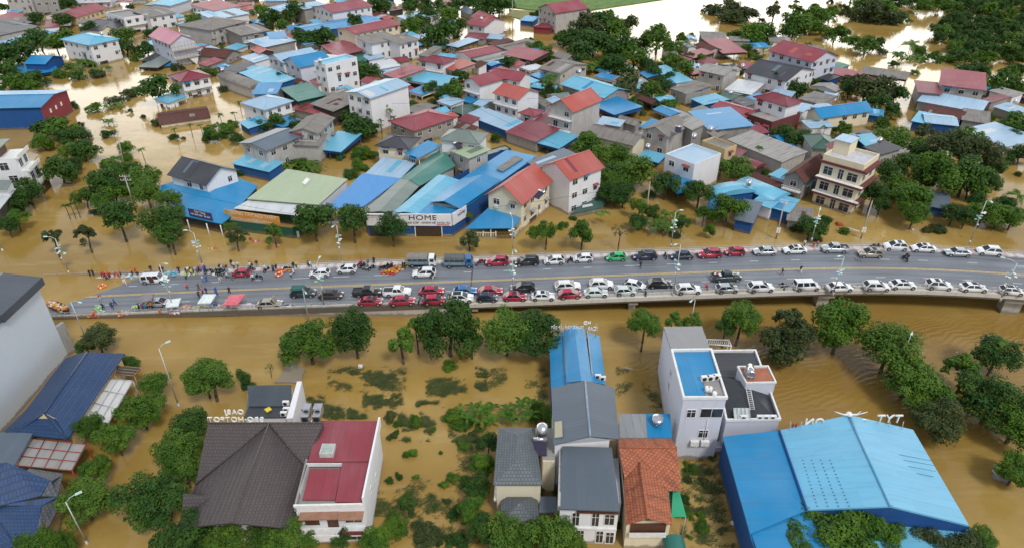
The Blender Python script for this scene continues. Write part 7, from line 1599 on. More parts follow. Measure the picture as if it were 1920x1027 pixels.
def car_proto(kind, sunroof=False, blackroof=False):
    s = SPEC[kind]; L_, W, H = s['L'], s['W'], s['H']; h = L_/2; be, ho, tr = s['belt'], s['hood'], s['trunk']; root = empty('parked_car', (0, 0, 0))
    st = [(-h, .45, tr*.8, .80), (-h+.06, .27, tr*.94, .90), (-h+.5, .2, tr, .97), (s['cb'][0]+.3, .2, be, 1), (0, .2, be, 1), (s['cb'][1]-.1, .2, be*.99, 1), (s['cb'][1]+.35, .2, ho+.03, .98), (h-.45, .2, ho-.05, .95), (h-.1, .26, ho-.2, .86), (h, .4, ho-.36, .74)]
    mb = MB(); rings = []
    for x, z0, z1, k in st:
        w_ = W/2*k; rings.append([(x, -w_*.93, z0), (x, -w_, z0+.16), (x, -w_*1.0, (z0+z1)/2+.06), (x, -w_*.95, z1-.07), (x, -w_*.8, z1), (x, w_*.8, z1), (x, w_*.95, z1-.07), (x, w_*1.0, (z0+z1)/2+.06), (x, w_, z0+.16), (x, w_*.93, z0)])
    n = len(rings[0])
    for a, b_ in zip(rings, rings[1:]):
        for i in range(n): j = (i+1) % n; mb.face([a[i], a[j], b_[j], b_[i]][::-1], smooth=True)
    mb.face(rings[0]); mb.face(rings[-1][::-1])
    # cabin
    (b0, b1), (t0, t1) = s['cb'], s['ct']; wb, wt = W/2*.93, W/2*.76; zr = H
    bs = [(b0, -wb, be-.03), (b1, -wb, be-.03), (b1, wb, be-.03), (b0, wb, be-.03)]; ts = [(t0, -wt, zr-.05), (t1, -wt, zr-.05), (t1, wt, zr-.05), (t0, wt, zr-.05)]; tt = [(t0+.15, -wt+.14, zr), (t1-.15, -wt+.14, zr), (t1-.15, wt-.14, zr), (t0+.15, wt-.14, zr)]
    for i in range(4): j = (i+1) % 4; mb.face([bs[i], bs[j], ts[j], ts[i]]); mb.face([ts[i], ts[j], tt[j], tt[i]], smooth=True)
    mb.face(tt)
    for x in (-h+.75 if kind != 'pickup' else -h+1.15, h-.82):      # arches
        for sy in (-1, 1): mb.tube((x, sy*(W/2-.10), .36), (x, sy*(W/2+.008), .36), .40, n=14, mi=1)
    me = mb.mesh('body'); body = link('body', me, [PAINT['white'], DARKP], root)
    def panel(name, q, inset, outv, m=CG):
        c = sum((Vector(p) for p in q), Vector())/4; v = [Vector(p).lerp(c, inset) for p in q]; nn = (v[1]-v[0]).cross(v[3]-v[0]).normalized()
        if nn.dot(Vector(outv)) < 0: v.reverse(); nn = -nn
        m_ = MB(); m_.prism([p+nn*.001 for p in v], [p+nn*.014 for p in v]); return m_.build(name, m, root)
    panel('windscreen', [bs[1], bs[2], ts[2], ts[1]], .1, (1, 0, .5)); panel('rear_window', [bs[0], bs[3], ts[3], ts[0]], .14, (-1, 0, .5))
    for sy, (p, q, r_, u) in ((-1, (bs[0], bs[1], ts[1], ts[0])), (1, (bs[3], bs[2], ts[2], ts[3]))):
        P0, P1, P2, P3 = map(Vector, (p, q, r_, u))
        for (a, c_) in (((.04, .49), (.52, .96)) if kind != 'van' else ((.03, .33), (.36, .66), (.69, .97))):
            quad = [P0.lerp(P1, a), P0.lerp(P1, c_), P3.lerp(P2, c_), P3.lerp(P2, a)]; panel('side_window', quad, .09, (0, sy, .3))
    if sunroof or blackroof: m_ = MB(); k0 = .2 if sunroof else .02; xa, xb = t0+.2+(.45 if sunroof else 0), t1-.2; m_.box(xa, -wt+.2, zr+.002, xb if not sunroof else xa+.75, wt-.2, zr+.02); m_.build('sunroof' if sunroof else 'roof_panel', CG, root)
    if kind in ('suv',):
        for sy in (-1, 1): m_ = MB(); m_.tube((t0+.15, sy*(wt-.06), zr+.04), (t1-.1, sy*(wt-.06), zr+.04), .03, n=5); m_.build('roof_rail', GREYM(), root)
    for x in (-h+.75 if kind != 'pickup' else -h+1.15, h-.82):
        for sy in (-1, 1):
            m_ = MB(); m_.tube((x, sy*(W/2-.2), .33), (x, sy*(W/2+.02), .33), .33, n=16); wo = m_.build('wheel', TYRE, root); m_ = MB(); m_.tube((x, sy*(W/2+.01), .33), (x, sy*(W/2+.03), .33), .21, n=12); m_.build('rim', RIMM, wo)
    for sy in (-1, 1):
        m_ = MB(); m_.prism([(h-.42, sy*W/2*.62-.17, ho-.34), (h-.03, sy*W/2*.62-.17, ho-.34), (h-.03, sy*W/2*.62+.17, ho-.34), (h-.42, sy*W/2*.62+.17, ho-.34)], [(h-.42, sy*W/2*.66-.15, ho-.06), (h-.11, sy*W/2*.66-.15, ho-.15), (h-.11, sy*W/2*.66+.15, ho-.15), (h-.42, sy*W/2*.66+.15, ho-.06)]); m_.build('headlight', LAMPM, root)
        m_ = MB(); m_.box(-h-.005, sy*W/2*.68-.16, tr-.38, -h+.2, sy*W/2*.68+.16, tr-.12); m_.build('tail_light', TAILM, root)
        m_ = MB(); m_.box(b1-.32, sy*(W/2+.02)-.08, be-.02, b1-.12, sy*(W/2+.02)+.08, be+.13); mo = m_.build('mirror', [PAINT['white']], root); mo['paint'] = 1
    m_ = MB(); m_.box(h-.03, -.5, .42, h+.02, .5, .62); m_.build('grille', DARKP, root); m_ = MB(); m_.box(-h-.02, -.24, .5, -h+.01, .24, .64); m_.build('number_plate', PLATE, root)
    if kind == 'pickup':
        m_ = MB(); m_.box(-h+.12, -W/2*.8, be+.0, -.85, W/2*.8, be+.012); m_.build('load_bed', DARKP, root)
        for sy in (-1, 1): m_ = MB(); m_.box(-h+.05, sy*W/2*.86-.05, be-.05, -.8, sy*W/2*.86+.05, be+.09); o_ = m_.build('bed_side', [PAINT['white']], root); o_['paint'] = 1
        m_ = MB(); m_.box(-h+.02, -W/2*.8, be-.05, -h+.1, W/2*.8, be+.09); o_ = m_.build('tailgate', [PAINT['white']], root); o_['paint'] = 1
    return root
PROTO = {}
def car(x, y, kind, col, d, rot, label, extra=''):
    z = deck_z(x); key = (kind, 's' in extra, 'k' in extra)
    fresh = key not in PROTO
    if fresh: PROTO[key] = car_proto(kind, 's' in extra, 'k' in extra)
    r = PROTO[key] if fresh else copy_tree(PROTO[key])
    v = P(x, y, z+.75); i = min(range(len(cl)), key=lambda i: (cl[i]-v).xy.length); off = (v-cl[i]).dot(nrm[i]); tx = cl[min(i+1, len(cl)-1)]-cl[i-1]
    a = math.atan2(tx.y, tx.x)+(math.pi if d < 0 else 0)+R(rot); zz = cl[i].z+cross(i)*off
    r.location = (v.x, v.y, zz+.004); r.rotation_euler = (0, -math.atan2(tx.z, tx.xy.length)*d, a)
    r.scale = (random.Random(int(x)).uniform(.96, 1.05), 1, random.Random(int(y*7)).uniform(.96, 1.03))
    r.name = {'pickup': 'pickup_truck', 'van': 'van'}.get(kind, 'parked_car'); r['category'] = {'pickup': 'pickup truck', 'van': 'van'}.get(kind, 'car'); r['label'] = label; r['group'] = 'vehicles parked on the bridge road'
    for ch in r.children:
        if ch.name.split('.')[0] in ('body', 'mirror', 'bed_side', 'tailgate'): ch.material_slots[0].link = 'OBJECT'; ch.material_slots[0].material = PAINT[col]
    landmark(x, y, short(label) if len(short(label).split()) < 7 else label); return r
CARS = '''
289 521 van white 1|white van with an open sliding door near the flooded end
451 510 hatch red -1|small red hatchback among the crowd on the far kerb
599 510 hatch white -1|white hatchback in front of the other along the far kerb
650 503 hatch white -1|white car half on the far footway behind the lone white hatchback
795 510 suv white -1|white off-roader double-parked beside the white-cabbed truck|
932 489 suv red -1|red off-roader behind the blue truck at the far kerb
988 489 suv black -1|black off-roader on the far kerb, next after the red one
1039 487 hatch white -1|white small car after the black off-roader on the far kerb
1093 483 hatch white -1|white crossover just ahead of the bright green taxi
1155 481 hatch green -1|bright green taxi hatchback
1209 479 suv navy -1|navy blue off-roader next to the bright green taxi
1278 478 sedan navy -1|dark blue sedan behind the roadside lamp on the far kerb
1331 475 suv red -1|first of two red cars parked nose to tail on the far kerb
1378 471 hatch red -1|second of two red cars nose to tail on the far kerb
1434 470 sedan silver -1|silver sedan after the two red cars
1490 467 sedan white -1|white sedan with sunroof behind the silver one|s
1566 465 pickup silver -1|silver pickup with flat bed cover on the far side of the bend
1632 474 suv beige -1|silver-brown crossover stopped in the inner lane of the bend|s
1679 461 suv white -1|white crossover first in the row of four on the bend|s
1731 464 sedan white -1|white sedan second in the row of four on the bend|s
1796 472 sedan silver -1|pale silver saloon third in the row of four on the bend
1855 470 suv white -1|white crossover with black wheels last on the far bend
569 548 suv slate 1|dark slate off-roader covered with green canvas on its roof
621 551 sedan brown 1|dark brown sedan behind the slate off-roader
689 546 pickup black 1|black double-cab pickup with open bed
745 546 pickup white 1|white and silver double-cab pickup with open bed
695 563 sedan red 1|red sedan by the parapet below the black pickup|s
755 562 sedan red 1|red sedan by the parapet below the white pickup
815 561 hatch red 1|red car half hidden by the broad dark treetop
810 544 sedan red 1|red sedan behind the white pickup in the outer row
872 543 sedan blue 1|blue sedan behind a white crossover
865 557 suv white 1|white crossover with black roof panel beside the blue sedan|k
914 556 hatch navy 1|small navy hatchback by the parapet
920 543 sedan red 1|red sedan just above the small navy hatchback
980 538 suv black -1|black off-roader facing west on the near lane
966 554 sedan red 1|red sedan by the parapet at the tall lamp pole|s
1019 553 sedan white 1|white sedan with sunroof by the parapet after the red sedan|s
1065 535 suv white 1|white crossover in the outer row above a red hatchback
1069 550 hatch red 1|small red hatchback by the parapet
1128 532 suv white 1|large white crossover in the outer row near a pale sedan
1118 547 sedan mint 1|pale green-white sedan by the parapet
1191 533 hatch white 1|white hatchback parked askew between two rows|r
1173 544 hatch mint 1|pale little hatchback by the parapet below the askew one
1238 530 suv black 1|black off-roader facing east near the lamp post
1291 541 suv white 1|white crossover by the parapet behind the lamp post
1362 518 pickup slate 1|dark green pickup with a loaded bed in the middle of the road
1364 539 hatch silver 1|grey compact car by the parapet near a person in red
1427 537 suv white 1|white compact crossover before the parked motorbikes
1513 534 van white 1|long white people carrier by the parapet
1575 536 sedan white 1|white sedan at the second ornate lamp
1644 535 suv white 1|white crossover overlapping a white sedan on the near bend
1693 532 sedan white 1|white sedan overlapping a white crossover on the near bend|s
1761 533 suv white 1|white crossover standing alone on the near bend|s
1826 537 sedan white 1|white coupe-backed sedan beside the last ornate lamp|s
1898 543 hatch white 1|white car with black roof cut by the picture edge|k
506 569 sedan beige 1|beige sedan with its bonnet raised by the parapet
299 568 hatch silver 1|silver car between the street stalls
'''
for ln in CARS.strip().split('\n'):
    a = ln.split('|'); n = a[0].split(); ex_ = a[2] if len(a) > 2 else ''
    c_ = car(float(n[0]), float(n[1]), n[2], n[3], int(n[4]), -26 if 'r' in ex_ else random.Random(int(float(n[0]))).uniform(-2.5, 2.5), a[1], ex_)
    if 'canvas' in a[1]: mb = MB(); mb.prism([(-2.1, -.75, 1.66), (.4, -.75, 1.66), (.4, .75, 1.66), (-2.1, .75, 1.66)], [(-1.9, -.6, 2.0), (.2, -.6, 1.95), (.2, .6, 1.95), (-1.9, .6, 2.0)]); mb.build('roof_canvas', plain('green_canvas', (.03, .11, .1), .8), c_)
    if 'loaded' in a[1]:
        for i in range(7): rg = random.Random(i); mb = MB(); mb.ball((-1.0-rg.random()*1.2, rg.uniform(-.5, .5), 1.3), .3, .26, .2, 8, 5); mb.build('sack', plain(rg.choice(['sack_white', 'sack_red', 'sack_black']), {'sack_white': (.6, .6, .6), 'sack_red': (.35, .05, .06), 'sack_black': (.03, .03, .03)}['sack_white' if i % 3 == 0 else 'sack_black' if i % 3 == 1 else 'sack_red']), c_)
    if 'bonnet' in a[1]: mb = MB(); mb.prism([(1.15, -.7, .95), (1.25, -.7, .95), (1.25, .7, .95), (1.15, .7, .95)], [(.75, -.68, 2.0), (.8, -.68, 2.0), (.8, .68, 2.0), (.75, .68, 2.0)]); mb.build('raised_bonnet', PAINT['beige'], c_)
    if 'sliding door' in a[1]: mb = MB(); mb.box(-.6, -.95, .4, .3, -.935, 1.7); mb.build('open_doorway', BROWN(), c_)
def truck(x, y, cab, tarp, label):
    i = idx_at(x); v = P(x, y, deck_z(x)+1.0); i = min(range(len(cl)), key=lambda i: (cl[i]-v).xy.length); off = (v-cl[i]).dot(nrm[i]); tx = cl[i+1]-cl[i-1]; r = empty('truck', (v.x, v.y, cl[i].z+cross(i)*off), math.atan2(tx.y, tx.x), label, 'truck', 'vehicles parked on the bridge road'); W = 1.05
    mb = MB(); mb.prism([(1.3, -W, .55), (2.75, -W, .55), (2.75, W, .55), (1.3, W, .55)], [(1.3, -W*.92, 2.15), (2.35, -W*.92, 2.15), (2.35, W*.92, 2.15), (1.3, W*.92, 2.15)]); mb.build('cab', PAINT[cab], r)
    mb = MB(); mb.prism([(2.68, -W*.85, 1.3), (2.7, -W*.85, 1.3), (2.7, W*.85, 1.3), (2.68, W*.85, 1.3)], [(2.39, -W*.8, 2.05), (2.43, -W*.8, 2.05), (2.43, W*.8, 2.05), (2.39, W*.8, 2.05)]); mb.build('windscreen', CG, r)
    for sy in (-1, 1): mb = MB(); mb.box(1.55, sy*W*.97-.02, 1.35, 2.3, sy*W*.97+.02, 1.95); mb.build('side_window', CG, r)
    for sy in (-1, 1): mb = MB(); mb.box(2.74, sy*.75-.15, .75, 2.79, sy*.75+.15, .95); mb.build('headlight', LAMPM, r)
    mb = MB(); mb.box(-2.9, -W, .75, 1.15, W, .95)
    for sy in (-1, 1): mb.box(-2.9, sy*W-.04, .95, 1.15, sy*W+.04, 1.35)
    mb.box(-2.94, -W, .95, -2.86, W, 1.35); mb.build('cargo_bed', plain('blue_grey_steel', (.18, .26, .3), .5), r)
    mb = MB(); mb.prism([(-2.9, -W, 1.95), (1.15, -W, 1.95), (1.15, W, 1.95), (-2.9, W, 1.95)], [(-2.85, -W*.75, 2.35), (1.1, -W*.75, 2.35), (1.1, W*.75, 2.35), (-2.85, W*.75, 2.35)]); mb.build('tarpaulin_roof', plain(*tarp), r)
    for q in range(5):
        for sy in (-1, 1): mb = MB(); mb.tube((-2.85+q, sy*W, 1.3), (-2.85+q, sy*W, 1.96), .03, n=5); mb.build('hoop', GREYM(), r)
    for x_ in (-1.9, 1.95):
        for sy in (-1, 1): mb = MB(); mb.tube((x_, sy*(W-.25), .42), (x_, sy*(W+.01), .42), .42, n=14); wo = mb.build('wheel', TYRE, r); mb = MB(); mb.tube((x_, sy*(W), .42), (x_, sy*(W+.03), .42), .2, n=10); mb.build('rim', RIMM, wo)
    mb = MB(); mb.box(-2.8, -.4, .45, 2.6, .4, .74); mb.build('chassis', DARKP, r); landmark(x, y, short(label))
truck(792, 489, 'white', ('grey_tarpaulin', (.2, .19, .17), .8), 'white-cabbed truck with a grey covered bed on the far kerb')
truck(861, 490, 'blue', ('dark_tarpaulin', (.09, .1, .1), .8), 'blue-cabbed truck with dark covered bed by the expansion joint')
# motorbikes
def bike_proto():
    r = empty('motorbike', (0, 0, 0))
    for x in (-.62, .62):
        mb = MB(); mb.tube((x, -.06, .29), (x, .06, .29), .29, n=14); wo = mb.build('wheel', TYRE, r); mb = MB(); mb.tube((x, -.07, .29), (x, .07, .29), .15, n=10); mb.build('rim', RIMM, wo)
    mb = MB(); mb.prism([(-.75, -.12, .5), (.3, -.12, .4), (.3, .12, .4), (-.75, .12, .5)], [(-.7, -.14, .72), (.25, -.08, .55), (.25, .08, .55), (-.7, .14, .72)]); mb.prism([(.3, -.2, .35), (.52, -.2, .4), (.52, .2, .4), (.3, .2, .35)], [(.35, -.16, .95), (.5, -.14, .95), (.5, .14, .95), (.35, .16, .95)]); mb.build('body', [PAINT['black']], r)
    mb = MB(); mb.prism([(-.7, -.14, .73), (.1, -.12, .7), (.1, .12, .7), (-.7, .14, .73)], [(-.66, -.12, .82), (.08, -.1, .78), (.08, .1, .78), (-.66, .12, .82)]); mb.build('seat', DARKP, r)
    mb = MB(); mb.tube((.4, -.34, 1.05), (.4, .34, 1.05), .025, n=6); mb.tube((.5, 0, .4), (.4, 0, 1.05), .035, n=6); mb.build('handlebar', GREYM(), r); mb = MB(); mb.ball((.53, 0, .9), .09, .1, .09, 8, 5); mb.build('headlight', LAMPM, r)
    return r
BP = None
def on_road(x, y, dz=0.0):
    """point of the road surface under a sight line"""
    z = deck_z(x)
    for _ in range(3):
        v = P(x, y, z+dz); i = min(range(len(cl)), key=lambda i: (cl[i]-v).xy.length); off = (v-cl[i]).dot(nrm[i]); z = cl[i].z+cross(i)*off+(.28 if off > HALF else 0)
    v = P(x, y, z+dz); return Vector((v.x, v.y, z)), i, off
for j, (x, y, col, rz) in enumerate(((500, 505, 'black', 60), (470, 504, 'navy', 20), (539, 502, 'black', 10), (548, 511, 'white', 80), (485, 518, 'black', 160), (673, 496, 'red', 70), (680, 497, 'black', 60), (685, 499, 'silver', 65), (691, 500, 'white', 60), (697, 501, 'black', 50), (718, 501, 'black', 20), (724, 498, 'black', 50), (731, 500, 'navy', 60),
        (787, 563, 'black', 80), (793, 564, 'silver', 85), (402, 508, 'black', 60), (409, 509, 'navy', 70), (415, 510, 'black', 50), (421, 510, 'silver', 60), (390, 507, 'black', 40), (898, 492, 'red', 60), (905, 489, 'black', 0), (1068, 487, 'navy', 60), (1210, 547, 'black', 90), (1464, 534, 'black', 30), (1471, 537, 'black', 20), (1477, 538, 'silver', 25), (1248, 479, 'black', 90), (1643, 460, 'black', 0), (1697, 484, 'black', 100), (541, 573, 'white', 10), (436, 571, 'black', 20))):
    v, i, off = on_road(x, y, .5)
    if BP is None: BP = bike_proto(); r = BP
    else: r = copy_tree(BP)
    r.location = v; r.rotation_euler = (0, R(0), R(rz)); r['category'] = 'motorbike'; r['group'] = 'motorbikes on the bridge road'
    for ch in r.children:
        if ch.name.startswith('body'): ch.material_slots[0].link = 'OBJECT'; ch.material_slots[0].material = PAINT[col]
    later(r, {'black': 'black motorbike', 'navy': 'dark blue motorbike', 'white': 'white motorbike', 'red': 'red motorbike', 'silver': 'grey motorbike'}[col], x, y)
# ------------------------------------------------------------------ lamps, stalls, boat, piles
LG = plain('lamp_grey_paint', (.5, .53, .52), .45, .3); LH = plain('lamp_head_pale_green', (.45, .66, .58), .4)
def lamp(bx, by, zb, tx, ty, label, orn=True, mul=1.0, col=LG):
    """base and head read off the photo; the pole stands upright and its arm reaches the head"""
    if zb is None: b, _, _ = on_road(bx, by, 0)
    else: b = P(bx, by, zb)
    best = min((abs((P(tx, ty, z)-b).xy.length-1.3), z) for z in [b.z+6+.25*k for k in range(32)])
    hz = min(max(best[1], b.z+8.0), b.z+11.5); hd = P(tx, ty, hz); dv = (hd-b); dv.z = 0; ar = min(max(dv.length, .8), 2.2); dv.normalize(); hz_ = hz-b.z
    r = empty('street_lamp', b, math.atan2(dv.y, dv.x), label, 'street lamp', 'street lamps along the bridge and the streets')
    mb = MB(); mb.tube((0, 0, -1.5 if zb is not None else -.3), (0, 0, .5), .16, n=8); mb.tube((0, 0, .5), (0, 0, hz_-.5), .10, .055, n=8); mb.build('pole', col, r)
    mb = MB(); mb.tube((0, 0, hz_-.6), (ar*.5, 0, hz_-.1), .045, n=6); mb.tube((ar*.5, 0, hz_-.1), (ar, 0, hz_), .045, n=6); mb.build('arm', col, r)
    mb = MB(); mb.prism([(ar-.1, -.14, hz_-.04), (ar+.65, -.18, hz_), (ar+.65, .18, hz_), (ar-.1, .14, hz_-.04)], [(ar-.05, -.1, hz_+.1), (ar+.6, -.12, hz_+.12), (ar+.6, .12, hz_+.12), (ar-.05, .1, hz_+.1)]); mb.build('lamp_head', LH, r)
    if orn:      # flower-like light ornament half way up
        rg = random.Random(int(bx)); z0 = hz_*.52; cols = [plain('ornament_white', (.7, .72, .7), .5), plain('ornament_green', (.22, .42, .2), .5), plain('ornament_blue', (.25, .45, .55), .5)]
        for k in range(9):
            a = k*2.4; rr = .18+.5*rg.random(); zz = z0+rg.uniform(-.2, 1.7); c = Vector((math.cos(a)*rr, math.sin(a)*rr, zz)); mb = MB(); mb.ball(c, .3, .3, .09, 8, 4); mb.tube((0, 0, zz-.2), c, .02, n=4); mb.build('ornament', cols[k % 3 if k % 3 != 1 or k % 2 else 0], r)
        mb = MB(); mb.ball((.3, 0, z0-.9), .16, .16, .22, 8, 5); mb.build('lantern', cols[0], r)
    landmark(bx, by, short(label)); return r
for a in ((129, 511, -.2, 88, 444, 'ornate street lamp entangled in the sparse tree at the flooded end'), (380, 498, None, 350, 432, 'ornate street lamp standing in front of the blue restaurant roof'), (642, 494, None, 625, 424, 'ornate street lamp in front of the slim clipped tree'),
          (961, 477, None, 958, 402, 'tall thin street lamp before the blue porch'), (1258, 461, None, 1272, 394, 'ornate street lamp by the banana plants'), (1522, 450, None, 1535, 408, 'street lamp between the utility pole and the maroon-banded block'), (1818, 455, None, 1858, 378, 'ornate street lamp leaning over the willow-like trees'),
          (328, 587, None, 309, 494, 'ornate near-side street lamp above the tilted white stall roof'), (608, 576, None, 598, 484, 'ornate near-side street lamp crossing the dark brown sedan'), (961, 563, None, 966, 470, 'ornate near-side street lamp crossing the red sedan by the parapet'),
          (1262, 554, None, 1268, 458, 'ornate near-side street lamp beside the black off-roader'), (1562, 552, None, 1575, 480, 'ornate near-side street lamp beside a white sedan'), (1876, 562, None, 1884, 484, 'ornate near-side street lamp at the east end of the bend')):
    lamp(*a)
for a in ((160, 632, 0, 151, 567, 'plain street lamp with a green head beside the foot of the ramp'), (580, 606, 0, 582, 565, 'plain green-headed street lamp below the ramp wall'), (335, 760, 0, 311, 642, 'plain street lamp rising from the open flood near the awnings'), (163, 1018, 0, 142, 926, 'plain street lamp beside the yellow-green tree at the bottom corner'),
          (1680, 700, 0, 1710, 624, 'plain street lamp whose head shows above the bright spreading tree'), (1290, 640, 0, 1297, 563, 'plain street lamp behind the tall pale block'), (5, 470, 0, 10, 445, 'street lamp on the west edge below the dark trees')):
    lamp(*a, orn=False)
def upole(bx, by, h, label, boxes=True, lean=0, arms=0):
    b = P(bx, by, 0); r = empty('utility_pole', b, 0, label, 'utility pole', 'utility poles'); r.rotation_euler = (0, R(lean), 0)
    mb = MB(); mb.tube((0, 0, -1.5), (0, 0, h), .17, .11, n=8); mb.build('pole', CONC(), r)
    if boxes:
        for k in range(4): mb = MB(); mb.box(-.45+.45*(k % 2), -.35, 1.6+.65*(k//2), -.05+.45*(k % 2), -.17, 2.15+.65*(k//2)); mb.build('meter_box', TRIM(), r)
    for k in range(arms):
        mb = MB(); mb.box(-1.2, -.05, h-.4-k*.9, 1.2, .05, h-.28-k*.9)
        mb.build('cross_arm', GREYM(), r)
        for x_ in (-1.1, -.4, .4, 1.1): mb = MB(); mb.tube((x_, 0, h-.28-k*.9), (x_, 0, h+.02-k*.9), .06, n=6); mb.build('insulator', TRIM(), r)
    landmark(bx, by, short(label)); return Vector((b.x, b.y, h))
up1 = upole(1455, 448, 9, 'concrete utility pole with meter boxes before the low broken grey roof'); up2 = upole(1614, 447, 9, 'concrete utility pole with meter boxes beside the maroon-banded block'); up3 = upole(*px(1, 1150, 900)[:2], 7, 'thin utility pole in the pale water near the rusty tiled roof', False) if False else upole(232, 308, 9.5, 'utility pole standing in the pale water near the leaning palms', False, 6)
up4 = upole(256, 400, 9.5, 'utility pole with white insulators rising through the dark trees', False, 0, 2); up5 = upole(961, 62, 17, 'tall white mast in the brown water at the far meadow', False); up6 = upole(1212, 400, 8, 'bare utility pole near the banana plants', False); up7 = upole(868, 235, 8, 'utility pole in the village lane by the green shed', False)
def wire(a, b, sag, label):
    mb = MB(); n = 14; pr = None
    for k in range(n+1):
        t = k/n; p = a.lerp(b, t)-Vector((0, 0, sag*4*t*(1-t)))
        if pr is not None: mb.tube(pr, p, .03, n=4, caps=False)
        pr = p
    tag(mb.build('power_line', BLACK()), label, 'power line', 'power lines')
wire(up1, up2, .8, 'power line between the two meter-box poles'); wire(up6, up1, 1.0, 'power line from the bare pole to the first meter-box pole'); wire(up7, up6, 1.2, 'power line crossing the village roofs to the bare pole'); wire(up3, up4, 1.0, 'power line from the leaning pole into the dark trees')
wire(up2, P(1870, 400, 8), 1.2, 'power line running east from the maroon-banded block'); wire(up7, P(640, 190, 8), 1.0, 'power line running west over the village lane')
wire(up4, up2*.0+P(628, 412, 9), 1.3, 'power line from the dark trees along the shop fronts'); wire(P(628, 412, 9), up6, 1.6, 'power line along the shops to the bare pole'); wire(up7, P(1300, 160, 8), 1.4, 'power line over the village towards the charcoal villa'); wire(up7, P(560, 60, 8), 1.6, 'power line over the northern village roofs'); wire(P(1300, 160, 8), P(1700, 190, 7), 1.2, 'power line crossing the flooded lane')
# stalls
def stall(pts, m, label, legs=True, name='market_canopy'):
    v = []
    for (x, y) in pts: q, i, off = on_road(x, y, 2.1); v.append(Vector((q.x, q.y, q.z+2.1)))
    c = sum(v, Vector())/4; g, _, _ = on_road(*Q(c-Vector((0, 0, 2.1))), 0); r = empty(name, (c.x, c.y, g.z), 0, label, 'canopy', 'canopies of the roadside stalls')
    w_ = [p-Vector((c.x, c.y, g.z)) for p in v]
    if sum(w_[i].x*w_[(i+1) % 4].y-w_[(i+1) % 4].x*w_[i].y for i in range(4)) < 0: w_.reverse()
    cc = sum(w_, Vector())/4+Vector((0, 0, .35)); mb = MB()
    for i in range(4): mb.face([w_[i], w_[(i+1) % 4], cc]); a, b_ = w_[i], w_[(i+1) % 4]; mb.face([a-Vector((0, 0, .2)), b_-Vector((0, 0, .2)), b_, a])
    mb.build('canopy_cloth', m, r)
    for p in w_: mb = MB(); mb.tube((p.x*.97, p.y*.97, 0), (p.x*.97, p.y*.97, p.z), .035, n=5); mb.build('leg', GREYM(), r)
    mb = MB(); mb.box(-.9, -.5, .7, .9, .5, .76); mb.build('table', TRIM(), r); x, y = Q(c); landmark(x, y, short(label)); return r
WCL = plain('white_canopy_cloth', (.66, .72, .7), .7, 0, .1); 
stall([(310, 575), (334, 573), (339, 558), (315, 561)], WCL, 'tilted white stall canopy beside the silver car')
stall([(370, 568), (395, 567), (405, 551), (381, 551)], WCL, 'square white stall canopy above piled flowers')
stall([(417, 571), (444, 571), (460, 551), (431, 552)], plain('red_canopy_cloth', (.62, .13, .16), .6, 0, .15), 'salmon-red stall canopy beside the square white one')
stall([(259, 567), (284, 562), (289, 550), (264, 552)], plain('grey_canopy_cloth', (.2, .19, .19), .8, 0, .2), 'round-shouldered grey stall canopy near the flooded end')
def pile(x, y, cols, n, rad, label, name='goods_pile', cat='pile', dz=0.0):
    """a heap of small goods: ONE thing whose pieces are heaped"""
    v, i, off = on_road(x, y, .2); r = empty(name, v, 0, label, cat, 'heaps of goods on the road'); rg = random.Random(int(x*3+y))
    for ci, c in enumerate(cols):
        mb = MB()
        for k in range(n//len(cols)):
            a = rg.uniform(0, 6.28); d_ = rad*rg.random()**.6; h_ = max(.06, (.55)*(1-d_/rad))*rg.random()+.08; p = Vector((math.cos(a)*d_*1.5, math.sin(a)*d_, h_)); M = Matrix.Translation(p) @ Matrix.Rotation(rg.uniform(0, 3), 4, 'Z') @ Matrix.Rotation(rg.uniform(-.5, .5), 4, 'X'); s_ = rg.uniform(.1, .22); mb.boxm(M, -s_*1.3, -s_, -.07, s_*1.3, s_, .07)
        mb.build('bundle', plain('goods_%.2f_%.2f_%.2f' % c, c, .7, 0, .1), r)
    landmark(x, y, short(label)); return r
OR, YE, WH_, PKc, GNc, BLc, RDc = (.5, .13, .035), (.6, .34, .05), (.68, .68, .66), (.7, .15, .35), (.2, .45, .12), (.1, .35, .5), (.5, .03, .03)
